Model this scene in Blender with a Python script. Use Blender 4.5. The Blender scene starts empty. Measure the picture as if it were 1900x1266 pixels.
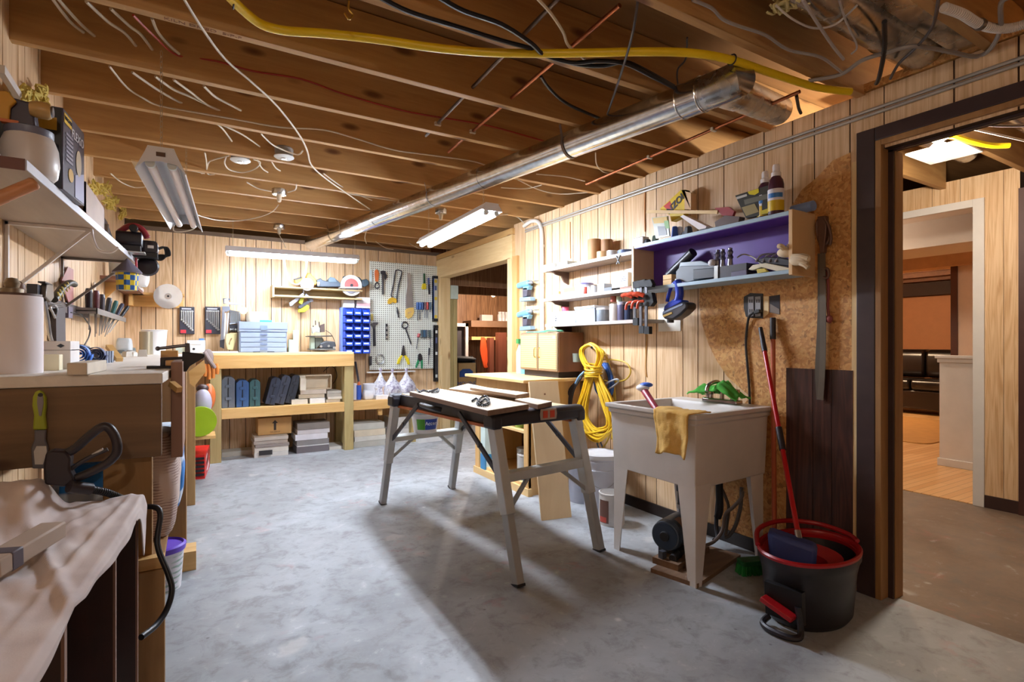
import bpy, math, random
from math import sin, cos, pi, radians as rad, sqrt
from mathutils import Vector as V, Matrix
random.seed(7)
SC = bpy.context.scene
COL = SC.collection
# ---------------------------------------------------------------- camera, world, exposure
F, CX, CY, HC = 985.0, 950.0, 637.0, 1.21
TH = math.atan(583/985.0)
cam = bpy.data.cameras.new('camera')
cam.sensor_width = 36; cam.lens = 36*F/1900; cam.shift_y = 4/1900; cam.clip_start = .05
camo = bpy.data.objects.new('camera', cam); COL.objects.link(camo)
camo.location = (0, 0, HC); camo.rotation_euler = (pi/2, 0, -TH)
SC.camera = camo
SC.view_settings.view_transform = 'Standard'; SC.view_settings.look = 'None'
SC.view_settings.gamma = 1; SC.view_settings.use_curve_mapping = False
SC.view_settings.exposure = EXPOSURE = 0.7
TUBE_E, BULB_W, HALL_W, STORE_W = (92, 182), 20, 56, 80
wd = bpy.data.worlds.new('world'); SC.world = wd; wd.use_nodes = True
wd.node_tree.nodes['Background'].inputs[0].default_value = (1, .93, .85, 1)
wd.node_tree.nodes['Background'].inputs[1].default_value = .07
# ---------------------------------------------------------------- measuring helpers (photo point -> point on a real plane)
_S, _C = sin(TH), cos(TH)
def ray(u, v):
    r = (u-CX)/F
    return V((r*_C+_S, -r*_S+_C, (CY-v)/F))
def PZ(u, v, z):
    d = ray(u, v); t = (z-HC)/d.z; return V((d.x*t, d.y*t, z))
def PX(u, v, x):
    d = ray(u, v); t = x/d.x; return V((x, d.y*t, HC+d.z*t))
def PY(u, v, y):
    d = ray(u, v); t = y/d.y; return V((d.x*t, y, HC+d.z*t))
# ---------------------------------------------------------------- materials
MATS = {}
class NT:
    def __init__(s, name):
        s.m = bpy.data.materials.new(name); s.m.use_nodes = True
        s.n = s.m.node_tree.nodes; s.l = s.m.node_tree.links
        s.b = s.n['Principled BSDF']
    def add(s, t, **kw):
        x = s.n.new(t)
        for k, val in kw.items():
            if k.startswith('i_'):
                key = k[2:]; key = int(key) if key.isdigit() else key
                x.inputs[key].default_value = val
            else: setattr(x, k, val)
        return x
    def link(s, a, b): s.l.new(a, b)
    def coords(s, scale=(1, 1, 1), rot=(0, 0, 0), kind='Object'):
        tc = s.add('ShaderNodeTexCoord'); mp = s.add('ShaderNodeMapping')
        mp.inputs['Scale'].default_value = scale; mp.inputs['Rotation'].default_value = rot
        s.link(tc.outputs[kind], mp.inputs[0]); return mp.outputs[0]
    def noise(s, co, scale, detail=3, dist=0, rough=.5):
        x = s.add('ShaderNodeTexNoise'); s.link(co, x.inputs['Vector'])
        x.inputs['Scale'].default_value = scale; x.inputs['Detail'].default_value = detail
        x.inputs['Distortion'].default_value = dist; x.inputs['Roughness'].default_value = rough
        return x.outputs['Fac']
    def ramp(s, fac, stops, interp='LINEAR'):
        x = s.add('ShaderNodeValToRGB'); e = x.color_ramp.elements; x.color_ramp.interpolation = interp
        e[0].position = stops[0][0]; e[0].color = c4(stops[0][1])
        e[1].position = stops[-1][0]; e[1].color = c4(stops[-1][1])
        for p, c in stops[1:-1]:
            k = e.new(p); k.color = c4(c)
        s.link(fac, x.inputs[0]); return x.outputs[0]
    def mix(s, fac, a, b, mode='MIX'):
        x = s.add('ShaderNodeMix', data_type='RGBA', blend_type=mode)
        for val, k in ((fac, 0), (a, 6), (b, 7)):
            if hasattr(val, 'is_linked'): s.link(val, x.inputs[k])
            else: x.inputs[k].default_value = val if k == 0 else c4(val)
        return x.outputs[2]
    def math(s, op, a, b=None):
        x = s.add('ShaderNodeMath', operation=op)
        for val, sock in ((a, x.inputs[0]), (b, x.inputs[1])):
            if val is None: continue
            if hasattr(val, 'is_linked'): s.link(val, sock)
            else: sock.default_value = val
        return x.outputs[0]
    def bump(s, h, strength=.2, dist=.01):
        x = s.add('ShaderNodeBump'); x.inputs['Strength'].default_value = strength; x.inputs['Distance'].default_value = dist
        s.link(h, x.inputs['Height']); s.link(x.outputs[0], s.b.inputs['Normal'])
    def col(s, c):
        if hasattr(c, 'is_linked'): s.link(c, s.b.inputs['Base Color'])
        else: s.b.inputs['Base Color'].default_value = c4(c)
def srgb(h):
    h = h.lstrip('#')
    def f(x): return x/12.92 if x <= .04045 else ((x+.055)/1.055)**2.4
    return tuple(f(int(h[i:i+2], 16)/255) for i in (0, 2, 4))
def c4(c):
    if isinstance(c, str): c = srgb(c)
    if isinstance(c, (int, float)): return (c, c, c, 1)
    return tuple(c) if len(c) == 4 else tuple(c)+(1,)
def plain(h, rough=.5, metal=0, var=.12, key=None, **kw):
    """one-colour procedural material with a faint grime noise"""
    k = key or 'p_%s_%s_%s' % (h, rough, metal)
    if k in MATS: return MATS[k]
    n = NT(k); co = n.coords()
    c = srgb(h)
    n.col(n.ramp(n.noise(co, 9, 4), [(.25, tuple(x*(1-var) for x in c)), (.75, tuple(min(1, x*(1+var*.6)) for x in c))]))
    n.b.inputs['Roughness'].default_value = rough; n.b.inputs['Metallic'].default_value = metal
    for kk, val in kw.items(): n.b.inputs[kk.replace('_', ' ')].default_value = val
    MATS[k] = n.m; return n.m
def wood(key, c1, c2, axis='x', rough=.55, fine=16, knots=None, bump=.08):
    if key in MATS: return MATS[key]
    n = NT(key)
    sc = {'x': (.09, 1, 1), 'y': (1, .09, 1), 'z': (1, 1, .09)}[axis]
    co = n.coords(sc)
    g = n.noise(co, fine, 5, 1.2, .6)
    g2 = n.noise(co, fine*.35, 3, .8)
    h = n.math('ADD', n.math('MULTIPLY', g, .6), n.math('MULTIPLY', g2, .4))
    c = n.ramp(h, [(.32, c1), (.5, [(a+b)/2 for a, b in zip(c4(c1), c4(c2))][:3]), (.68, c2)])
    if knots:
        kc = n.coords({'x': (2.2, 6, 6), 'y': (6, 2.2, 6), 'z': (6, 6, 2.2)}[axis])
        vo = n.add('ShaderNodeTexVoronoi'); n.link(kc, vo.inputs['Vector']); vo.inputs['Scale'].default_value = 1
        kf = n.ramp(vo.outputs['Distance'], [(.05, .85), (.10, .55), (.15, 0)])
        c = n.mix(kf, c, knots)
    n.col(c); n.b.inputs['Roughness'].default_value = rough
    if bump: n.bump(g, bump, .004)
    MATS[key] = n.m; return n.m
def glow(key, h, e):
    if key in MATS: return MATS[key]
    n = NT(key); n.col(h); n.b.inputs['Emission Color'].default_value = c4(h); n.b.inputs['Emission Strength'].default_value = e
    MATS[key] = n.m; return n.m
def glass(h='#eef4f4', rough=.05, alpha=None, key=None):
    k = key or 'g_'+h+str(rough)
    if k in MATS: return MATS[k]
    n = NT(k); n.col(h); n.b.inputs['Roughness'].default_value = rough
    n.b.inputs['Transmission Weight'].default_value = .85 if alpha is None else alpha; n.b.inputs['IOR'].default_value = 1.15
    MATS[k] = n.m; return n.m
# ---------------------------------------------------------------- mesh builder (world coordinates; optional local frame)
def frame(loc=(0, 0, 0), rz=0, rx=0, ry=0):
    return Matrix.Translation(V(loc)) @ Matrix.Rotation(rad(rz), 4, 'Z') @ Matrix.Rotation(rad(ry), 4, 'Y') @ Matrix.Rotation(rad(rx), 4, 'X')
def axes(loc, right, up):
    """frame whose x is right, y is up, z points out at the viewer"""
    r = V(right).normalized(); u = V(up); u = (u-r*u.dot(r)).normalized(); o = r.cross(u)
    m = Matrix((r, u, o)).transposed().to_4x4(); m.translation = V(loc); return m
def smooth_path(pts, k=6, closed=False):
    P = [V(p) for p in pts]
    if len(P) < 3: return P
    out = []; n = len(P); rng = n if closed else n-1
    for i in range(rng):
        if closed: a, b, c, d = P[i-1], P[i], P[(i+1) % n], P[(i+2) % n]
        else: a, b, c, d = P[max(i-1, 0)], P[i], P[i+1], P[min(i+2, n-1)]
        for j in range(k):
            t = j/k
            out.append(.5*((2*b)+(c-a)*t+(2*a-5*b+4*c-d)*t*t+(3*b-a-3*c+d)*t**3))
    if not closed: out.append(P[-1])
    return out
class MB:
    def __init__(s, m=None): s.v = []; s.f = []; s.m = m or Matrix()
    def put(s, vs, fs):
        o = len(s.v); s.v += [s.m @ V(p) for p in vs]; s.f += [[i+o for i in f] for f in fs]; return s
    def box(s, x0, x1, y0, y1, z0, z1):
        return s.put([(x0,y0,z0),(x1,y0,z0),(x1,y1,z0),(x0,y1,z0),(x0,y0,z1),(x1,y0,z1),(x1,y1,z1),(x0,y1,z1)],
                     [(0,3,2,1),(4,5,6,7),(0,1,5,4),(1,2,6,5),(2,3,7,6),(3,0,4,7)])
    def frust(s, c, a, b, h, a2, b2):
        """tapered box standing on c: a x b at the foot, a2 x b2 at the top"""
        x, y, z = c
        return s.put([(x-a/2,y-b/2,z),(x+a/2,y-b/2,z),(x+a/2,y+b/2,z),(x-a/2,y+b/2,z),(x-a2/2,y-b2/2,z+h),(x+a2/2,y-b2/2,z+h),(x+a2/2,y+b2/2,z+h),(x-a2/2,y+b2/2,z+h)],
                     [(0,3,2,1),(4,5,6,7),(0,1,5,4),(1,2,6,5),(2,3,7,6),(3,0,4,7)])
    def hexa(s, vs): return s.put(vs, [(0,3,2,1),(4,5,6,7),(0,1,5,4),(1,2,6,5),(2,3,7,6),(3,0,4,7)])
    def bar(s, p, q, w, h, up=(0, 0, 1), w2=None, h2=None):
        p, q = V(p), V(q); d = (q-p).normalized(); u = V(up)
        if abs(d.dot(u)) > .98: u = V((0, 1, 0))
        r = d.cross(u).normalized(); u = r.cross(d)
        w2 = w if w2 is None else w2; h2 = h if h2 is None else h2
        A = [p-r*w/2-u*h/2, p+r*w/2-u*h/2, p+r*w/2+u*h/2, p-r*w/2+u*h/2]
        B = [q-r*w2/2-u*h2/2, q+r*w2/2-u*h2/2, q+r*w2/2+u*h2/2, q-r*w2/2+u*h2/2]
        return s.put(A+B, [(0,1,2,3),(7,6,5,4),(0,4,5,1),(1,5,6,2),(2,6,7,3),(3,7,4,0)])
    def cyl(s, p, q, r, r2=None, n=16):
        p, q = V(p), V(q); r2 = r if r2 is None else r2; d = (q-p).normalized()
        a = d.orthogonal().normalized(); b = d.cross(a)
        C = [(a*cos(2*pi*i/n)+b*sin(2*pi*i/n)) for i in range(n)]
        vs = [p+c*r for c in C]+[q+c*r2 for c in C]
        return s.put(vs, [(i,(i+1)%n,n+(i+1)%n,n+i) for i in range(n)]+[list(range(n))[::-1], list(range(n,2*n))])
    def tube(s, pts, r, n=8, k=6, closed=False, sm=True, r2=None):
        P = smooth_path(pts, k, closed) if sm else [V(p) for p in pts]
        N = len(P); vs = []; fs = []; up = None
        for i in range(N):
            if closed: d = P[(i+1) % N]-P[i-1]
            else: d = P[min(i+1, N-1)]-P[max(i-1, 0)]
            d.normalize()
            if up is None: up = d.orthogonal().normalized()
            else:
                up = up-d*up.dot(d)
                up = up.normalized() if up.length > 1e-5 else d.orthogonal().normalized()
            b = d.cross(up); rr = r if r2 is None else r+(r2-r)*i/(N-1)
            vs += [P[i]+(up*cos(2*pi*j/n)+b*sin(2*pi*j/n))*rr for j in range(n)]
        for i in range(N if closed else N-1):
            o, q = i*n, ((i+1) % N)*n
            fs += [(o+j,o+(j+1)%n,q+(j+1)%n,q+j) for j in range(n)]
        if not closed: fs += [list(range(n))[::-1], list(range((N-1)*n, N*n))]
        return s.put(vs, fs)
    def ribbon(s, pts, w, t, side, k=6, sm=True):
        P = smooth_path(pts, k) if sm else [V(p) for p in pts]
        N = len(P); vs = []; fs = []; sd = V(side).normalized()
        for i in range(N):
            d = (P[min(i+1, N-1)]-P[max(i-1, 0)]).normalized(); r = (sd-d*sd.dot(d)).normalized(); u = r.cross(d)
            vs += [P[i]-r*w/2-u*t/2, P[i]+r*w/2-u*t/2, P[i]+r*w/2+u*t/2, P[i]-r*w/2+u*t/2]
        for i in range(N-1):
            o, q = i*4, i*4+4
            fs += [(o+j,o+(j+1)%4,q+(j+1)%4,q+j) for j in range(4)]
        fs += [(3,2,1,0), ((N-1)*4,(N-1)*4+1,(N-1)*4+2,(N-1)*4+3)]
        return s.put(vs, fs)
    def lathe(s, prof, o=(0, 0, 0), n=24, ax='z', sx=1, sy=1):
        vs = []; fs = []; M = len(prof); o = V(o)
        for r, z in prof:
            for i in range(n):
                a = 2*pi*i/n; x, y = r*cos(a)*sx, r*sin(a)*sy
                vs.append(o+{'z': V((x,y,z)), 'x': V((z,x,y)), 'y': V((y,z,x))}[ax])
        for k in range(M-1):
            fs += [(k*n+i,k*n+(i+1)%n,(k+1)*n+(i+1)%n,(k+1)*n+i) for i in range(n)]
        if prof[0] == prof[-1]: return s.put(vs, fs)
        if prof[0][0] > 1e-4: fs.append(list(range(n))[::-1])
        if prof[-1][0] > 1e-4: fs.append(list(range((M-1)*n, M*n)))
        return s.put(vs, fs)
    def prism(s, poly, d):
        """planar polygon (3-D points) swept along d"""
        n = len(poly); P = [V(p) for p in poly]; d = V(d)
        return s.put(P+[p+d for p in P], [list(range(n))[::-1], list(range(n, 2*n))]+[(i,(i+1)%n,n+(i+1)%n,n+i) for i in range(n)])
    def plate(s, pts, t, z=0):
        """2-D outline in the local xy plane, thickness t along z"""
        return s.prism([(a, b, z) for a, b in pts], (0, 0, t))
    def ell(s, c, r, n=16, m=10):
        vs = []; fs = []; c = V(c)
        for j in range(m+1):
            a = pi*j/m
            for i in range(n):
                b = 2*pi*i/n
                vs.append(c+V((r[0]*sin(a)*cos(b), r[1]*sin(a)*sin(b), r[2]*cos(a))))
        for j in range(m):
            fs += [(j*n+i,(j+1)*n+i,(j+1)*n+(i+1)%n,j*n+(i+1)%n) for i in range(n)]
        return s.put(vs, fs)
    def rbox(s, x0, x1, y0, y1, z0, z1, r=.01, n=3, ax='z'):
        """box with rounded edges round one axis"""
        def ro(a0, a1, b0, b1):
            o = []
            for cx, cy, st in ((a1-r, b1-r, 0), (a0+r, b1-r, 90), (a0+r, b0+r, 180), (a1-r, b0+r, 270)):
                for i in range(n+1):
                    a = rad(st+90*i/n); o.append((cx+r*cos(a), cy+r*sin(a)))
            return o
        if ax == 'z': return s.prism([(a, b, z0) for a, b in ro(x0, x1, y0, y1)], (0, 0, z1-z0))
        if ax == 'x': return s.prism([(x0, a, b) for a, b in ro(y0, y1, z0, z1)], (x1-x0, 0, 0))
        return s.prism([(b, y0, a) for a, b in ro(z0, z1, x0, x1)], (0, y1-y0, 0))
    def grid(s, fn, nu, nv):
        vs = [fn(i/nu, j/nv) for j in range(nv+1) for i in range(nu+1)]
        return s.put(vs, [(j*(nu+1)+i, j*(nu+1)+i+1, (j+1)*(nu+1)+i+1, (j+1)*(nu+1)+i) for j in range(nv) for i in range(nu)])
    def build(s, name, mat, parent=None, bevel=0, ang=38, solid=0, sub=0, origin=None):
        if parent is None:
            xs = [p.x for p in s.v]; ys = [p.y for p in s.v]; zs = [p.z for p in s.v]
            o = V(origin) if origin else V(((min(xs)+max(xs))/2, (min(ys)+max(ys))/2, min(zs)))
        else: o = WORLD[parent.name]
        me = bpy.data.meshes.new(name); me.from_pydata([p-o for p in s.v], [], s.f)
        me.validate(); me.polygons.foreach_set('use_smooth', [True]*len(me.polygons))
        me.set_sharp_from_angle(angle=rad(ang))
        ob = bpy.data.objects.new(name, me); COL.objects.link(ob)
        me.materials.append(mat)
        if parent is None: ob.location = o
        else: ob.parent = parent
        WORLD[ob.name] = o
        if solid:
            m = ob.modifiers.new('s', 'SOLIDIFY'); m.thickness = solid; m.offset = 0
        if sub:
            m = ob.modifiers.new('u', 'SUBSURF'); m.levels = m.render_levels = sub
        if bevel:
            m = ob.modifiers.new('b', 'BEVEL'); m.width = bevel; m.segments = 2; m.limit_method = 'ANGLE'; m.angle_limit = rad(40)
        return ob
WORLD = {}
def tag(o, label, cat, group=None, kind=None):
    o['label'] = label; o['category'] = cat
    if group: o['group'] = group
    if kind: o['kind'] = kind
    return o
def T(name, loc, label, cat, group=None):
    o = bpy.data.objects.new(name, None); COL.objects.link(o); o.location = V(loc); o.empty_display_size = .05
    WORLD[o.name] = V(loc)
    return tag(o, label, cat, group)
def ST(name, mb, mat, **kw):
    o = mb.build(name, mat, **kw); o['kind'] = 'structure'; return o
def kids(o): return [c for c in list(COL.objects) if c.parent == o]
def dup(o, loc, rz=0, label=None, parent=None, scale=None, group=None):
    c = o.copy(); COL.objects.link(c)
    if parent is None:
        c.location = V(loc); c.rotation_euler = (0, 0, rad(rz)); WORLD[c.name] = V(loc)
        if label: c['label'] = label
        if group: c['group'] = group
        if scale: c.scale = scale
    else: c.parent = parent
    for k in kids(o): dup(k, None, parent=c)
    return c
def text(body, m, size, mat, parent, name='lettering', ext=.0006, bold=0, sx=1):
    cu = bpy.data.curves.new('t', 'FONT'); cu.body = body; cu.size = size; cu.extrude = ext; cu.offset = bold
    cu.align_x = 'CENTER'; cu.align_y = 'CENTER'
    to = bpy.data.objects.new('t', cu); COL.objects.link(to)
    dg = bpy.context.evaluated_depsgraph_get(); me = bpy.data.meshes.new_from_object(to.evaluated_get(dg))
    bpy.data.objects.remove(to); bpy.data.curves.remove(cu)
    o = WORLD[parent.name]
    me.transform(Matrix.Diagonal((sx, 1, 1, 1))); me.transform(m); me.transform(Matrix.Translation(-o))
    me.materials.clear(); me.materials.append(mat)
    ob = bpy.data.objects.new(name, me); COL.objects.link(ob); ob.parent = parent; WORLD[ob.name] = o
    return ob
# ---------------------------------------------------------------- surfaces
def panel_mat(key, c1, c2, dark, axis='z', rough=.42):
    n = NT(key); co = n.coords((9, 9, .42)); geo = n.add('ShaderNodeNewGeometry')
    off = n.add('ShaderNodeVectorMath', operation='ADD'); n.link(co, off.inputs[0])
    sc = n.math('MULTIPLY', geo.outputs['Random Per Island'], 37.0)
    cm = n.add('ShaderNodeCombineXYZ'); [n.link(sc, cm.inputs[i]) for i in range(3)]
    n.link(cm.outputs[0], off.inputs[1])
    g = n.noise(off.outputs[0], 5, 4, 1.6, .62); g2 = n.noise(off.outputs[0], 1.3, 2, .6)
    # cathedral rings
    w = n.math('SINE', n.math('MULTIPLY', g2, 60.0)); w = n.math('MULTIPLY', n.math('ADD', w, 1.0), .10)
    h = n.math('ADD', n.math('MULTIPLY', g, .72), w)
    c = n.ramp(h, [(.2, dark), (.42, c2), (.62, c1)])
    t = n.ramp(geo.outputs['Random Per Island'], [(0, (.86, .82, .78)), (.5, (.97, .95, .93)), (1, (1, 1, 1))])
    n.col(n.mix(1.0, c, t, 'MULTIPLY')); n.b.inputs['Roughness'].default_value = rough
    MATS[key] = n.m; return n.m
M_PANEL = panel_mat('wall_panelling', srgb('#e6c8a2'), srgb('#d9b68c'), srgb('#bf9468'))
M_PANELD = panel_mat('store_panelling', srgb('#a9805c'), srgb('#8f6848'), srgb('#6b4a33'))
M_GROOVE = plain('#3a2517', .8)
def concrete(cc=('#7f8184', '#9fa3a6', '#b7bcc0')):
    n = NT('concrete_floor'); co = n.coords()
    a = n.noise(co, 1.1, 6, .6, .62); b = n.noise(co, 9, 8, .4, .7); d = n.noise(co, 60, 3)
    c = n.ramp(a, [(.28, cc[0]), (.47, cc[1]), (.72, cc[2])])
    c = n.mix(n.ramp(b, [(.35, .5), (.5, 0), (1, 0)]), c, '#6f6a66')
    c = n.mix(n.ramp(b, [(0, 0), (.60, 0), (.72, .55)]), c, '#cfd0ce')
    vo = n.add('ShaderNodeTexVoronoi'); n.link(co, vo.inputs['Vector']); vo.inputs['Scale'].default_value = 5
    sp = n.math('MULTIPLY', n.ramp(vo.outputs['Distance'], [(.03, 1), (.10, 0)]), n.ramp(n.noise(co, 3.1, 2), [(.5, 0), (.6, 1)]))
    c = n.mix(n.math('MULTIPLY', sp, .6), c, '#e2e2dc')
    wn = n.add('ShaderNodeTexVoronoi'); n.link(n.mix(.12, co, n.ramp(n.noise(co, 11, 3), [(0, 0), (1, 1)])), wn.inputs['Vector']); wn.inputs['Scale'].default_value = 2.1
    wp = n.math('MULTIPLY', n.ramp(wn.outputs['Distance'], [(.07, 1), (.12, 0)]), n.ramp(n.noise(co, 1.9, 2), [(.46, 0), (.52, 1)]))
    c = n.mix(n.math('MULTIPLY', wp, .5), c, '#dad8d2')
    c = n.mix(n.ramp(n.noise(co, .7, 5, .5, .6), [(.42, 0), (.7, .5)]), c, '#6a5f58')
    v2 = n.add('ShaderNodeTexVoronoi'); n.link(co, v2.inputs['Vector']); v2.inputs['Scale'].default_value = 14
    s2 = n.math('MULTIPLY', n.ramp(v2.outputs['Distance'], [(.05, 1), (.12, 0)]), n.ramp(n.noise(co, 2.3, 2), [(.55, 0), (.63, 1)]))
    c = n.mix(n.math('MULTIPLY', s2, .6), c, '#4a4644')
    rd = n.math('MULTIPLY', n.ramp(n.noise(co, 4.2, 2), [(.62, 0), (.70, 1)]), n.ramp(n.noise(co, 17, 2), [(.5, 0), (.6, 1)]))
    c = n.mix(n.math('MULTIPLY', rd, .22), c, '#b06a62')
    n.col(c); n.link(n.ramp(b, [(.3, .62), (.7, .36)]), n.b.inputs['Roughness'])
    n.bump(n.math('ADD', n.math('MULTIPLY', b, .6), n.math('MULTIPLY', d, .15)), .12, .01)
    MATS['concrete'] = n.m; return n.m
def osb():
    n = NT('strand_board'); co = n.coords((1, 1, 1)); vo = n.add('ShaderNodeTexVoronoi', distance='MANHATTAN')
    nz = n.add('ShaderNodeTexNoise'); n.link(co, nz.inputs['Vector']); nz.inputs['Scale'].default_value = 12
    ad = n.mix(.06, co, nz.outputs['Color']); n.link(ad, vo.inputs['Vector']); vo.inputs['Scale'].default_value = 75
    c = n.ramp(vo.outputs['Color'], [(.1, '#a9713a'), (.45, '#c98f4e'), (.75, '#d9a765'), (.95, '#8b5a2c')])
    n.col(n.mix(n.ramp(n.noise(co, 1.6, 3), [(.4, 0), (.75, .35)]), c, '#9c6a38')); n.b.inputs['Roughness'].default_value = .6
    n.bump(vo.outputs['Distance'], .15, .003); MATS['osb'] = n.m; return n.m
M_CONC = concrete(); M_OSB = osb()
M_JOIST = wood('joist_lumber', '#a67846', '#cfa56c', 'x', .6, 14, '#5b2e16')
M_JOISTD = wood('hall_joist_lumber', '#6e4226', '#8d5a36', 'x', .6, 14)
M_SUB = wood('subfloor_boards', '#8a6238', '#a67c4a', 'x', .7, 12)
M_PINEX = wood('pine_x', '#c9964f', '#e8bf7e', 'x', .55, 14, '#8a5526')
M_PINEY = wood('pine_y', '#d6b27a', '#efd5a2', 'y', .55, 14, '#9a6a3a')
M_PINEZ = wood('pine_z', '#d6b27a', '#efd5a2', 'z', .55, 14, '#9a6a3a')
M_GREENZ = wood('treated_z', '#a08a55', '#bda872', 'z', .6, 14, '#6b5a33')
M_OLDZ = wood('old_wood_z', '#8f6a3e', '#b18a58', 'z', .65, 14, '#5a3a1e')
M_DARKTRIM = plain('#3d2c2b', .45, var=.25)
M_WHITEP = plain('#dedad6', .4, var=.05)
def planks(cuts, fn, mb):
    for a, b in zip(cuts[:-1], cuts[1:]):
        fn(mb, a+.0035, b-.0035)
# floor, upper floor
ST('floor', MB().box(-.9, 2.86, -1.9, 9.5, -.12, 0), M_CONC)
ST('floor_hall', MB().box(2.86, 5.0, -1.9, 4.47, -.12, 0), concrete(('#5f4f43', '#7b6858', '#8f7c6a')))  # darker concrete, with the hall's warm light put into its brown colour
ST('floor_passage', MB().box(2.86, 5.0, 4.47, 9.5, -.12, 0), M_CONC)
ST('ceiling', MB().box(-.9, 9.6, -1.9, 9.5, 2.66, 2.70), M_SUB)
# left wall
def vcuts(a, b, seed, lo=.09, hi=.23):
    r = random.Random(seed); o = [a]
    while o[-1] < b-hi: o.append(o[-1]+r.choice((.10, .115, .15, .2, .23)))
    return o+[b]
XL, XR, YB = -.64, 2.78, 6.65
mb = MB(); planks(vcuts(-1.9, YB, 1), lambda m, a, b: m.box(XL-.006, XL, a, b, 0, 2.66), mb)
ST('wall_left', mb, M_PANEL)
ST('wall_left_core', MB().box(XL-.12, XL-.004, -1.9, YB+.12, 0, 2.66), M_GROOVE)
# back wall: grooves measured
cu = [XL]+[PY(u, 500, YB).x for u in (262, 289, 320.7, 344, 380.6, 426, 456, 475, 503.5, 522.5, 558, 576, 606, 640, 655, 678, 702, 735, 760, 792)]+[XR+.1]
mb = MB(); planks(cu, lambda m, a, b: m.box(a, b, YB, YB+.006, 0, 2.40), mb)
ST('wall_back', mb, M_PANEL)
ST('wall_back_core', MB().box(XL, XR+.12, YB+.004, YB+.12, 0, 2.40), M_GROOVE)
ST('wall_front', MB().box(XL-.1, 5.0, -2.0, -1.9, 0, 2.66), M_PANEL)
# right wall
gy = sorted([PX(u, 300, XR).y for u in (1890, 1770, 1640, 1577, 1511, 1470.6, 1417.6, 1343, 1295, 1267, 1218, 1198)])
gy = [.36]+[y for y in gy if .4 < y]
ex = [gy[-1]]
r_ = random.Random(5)
while ex[-1] < 4.4: ex.append(ex[-1]+r_.choice((.10, .115, .15, .2, .23)))
full = [y for y in gy+ex[1:] if y < 4.56]+[4.66]
mb = MB()
for a, b in zip(full[:-1], full[1:]):
    if b <= 1.27: mb.box(XR, XR+.006, a+.0035, b-.0035, 2.13, 2.42)
    elif a < 1.27:
        mb.box(XR, XR+.006, a+.002, 1.27, 2.13, 2.42); mb.box(XR, XR+.006, 1.27, b-.0035, 0, 2.42)
    else: mb.box(XR, XR+.006, a+.0035, b-.0035, 0, 2.42)
mb.box(XR, XR+.006, -1.9, .36, 0, 2.42)
ST('wall_right', mb, M_PANEL)
mb = MB().box(XR+.004, XR+.11, 1.27, 4.66, 0, 2.42).box(XR+.004, XR+.11, .36, 1.27, 2.13, 2.42).box(XR+.004, XR+.11, -1.9, .36, 0, 2.42)
ST('wall_right_core', mb, M_GROOVE)
# raw edge of board along the wall top near the doorway
ST('trim_1', MB().box(XR-.012, XR+.11, -.2, 1.36, 2.425, 2.46), M_OSB)
# strand board where the panelling is cut away, dark offcut panel, pale furring strip
P = [(1578,283),(1545,298),(1515,330),(1488,352),(1470,380),(1440,440),(1380,500),(1300,530),(1297,560),(1302,600),(1315,640),(1330,670),(1350,700),(1375,722),(1392,736),(1372,760),(1340,800),(1332,900),(1338,985)]
pts = [PX(u, v, XR-.004) for u, v in P]
pts += [V((XR-.004, pts[-1].y, .02)), V((XR-.004, 1.72, .02)), V((XR-.004, 1.72, 1.05)), V((XR-.004, 1.40, 1.05))]
ST('wall_right_patch', MB().prism(pts, (.004, 0, 0)), M_OSB)
M_DKPAN = panel_mat('dark_offcut_panelling', srgb('#54332a'), srgb('#40261f'), srgb('#2b1915'), rough=.35)
mb = MB()
for a, b in ((1.392, 1.492), (1.495, 1.588), (1.591, 1.735)): mb.box(XR-.010, XR-.004, a, b, .02, 1.075)
ST('wall_right_offcut', mb, M_DKPAN)
ST('trim_2', MB().box(XR-.008, XR, 1.370, 1.398, 0, 2.1), M_PINEZ)
ST('baseboard_right', MB().box(XR-.014, XR, 1.75, 4.55, 0, .075), plain('#2a211e', .5))
# near doorway: dark casing, jambs
ST('trim_3', MB().box(XR-.022, XR, 1.288, 1.370, 0, 2.232).box(XR-.022, XR, .2, 1.288, 2.168, 2.232).box(XR-.022, XR, .2, .30, 0, 2.168), M_DARKTRIM, bevel=.003)
M_JAMB = wood('jamb_wood', '#8a6138', '#b08654', 'z', .5, 14)
ST('door_frame', MB().box(XR-.02, XR+.13, 1.262, 1.288, 0, 2.168).box(XR-.02, XR+.13, .30, 1.262, 2.143, 2.168).box(XR-.02, XR+.13, .30, .325, 0, 2.143), M_JAMB, bevel=.002)
ST('trim_4', MB().box(XR+.045, XR+.058, 1.240, 1.262, 0, 2.125).box(XR+.045, XR+.058, .33, 1.262, 2.118, 2.143), M_DARKTRIM)
ST('trim_5', MB().box(XR+.06, XR+.13, 1.236, 1.262, 0, 2.12), M_JAMB)
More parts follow.
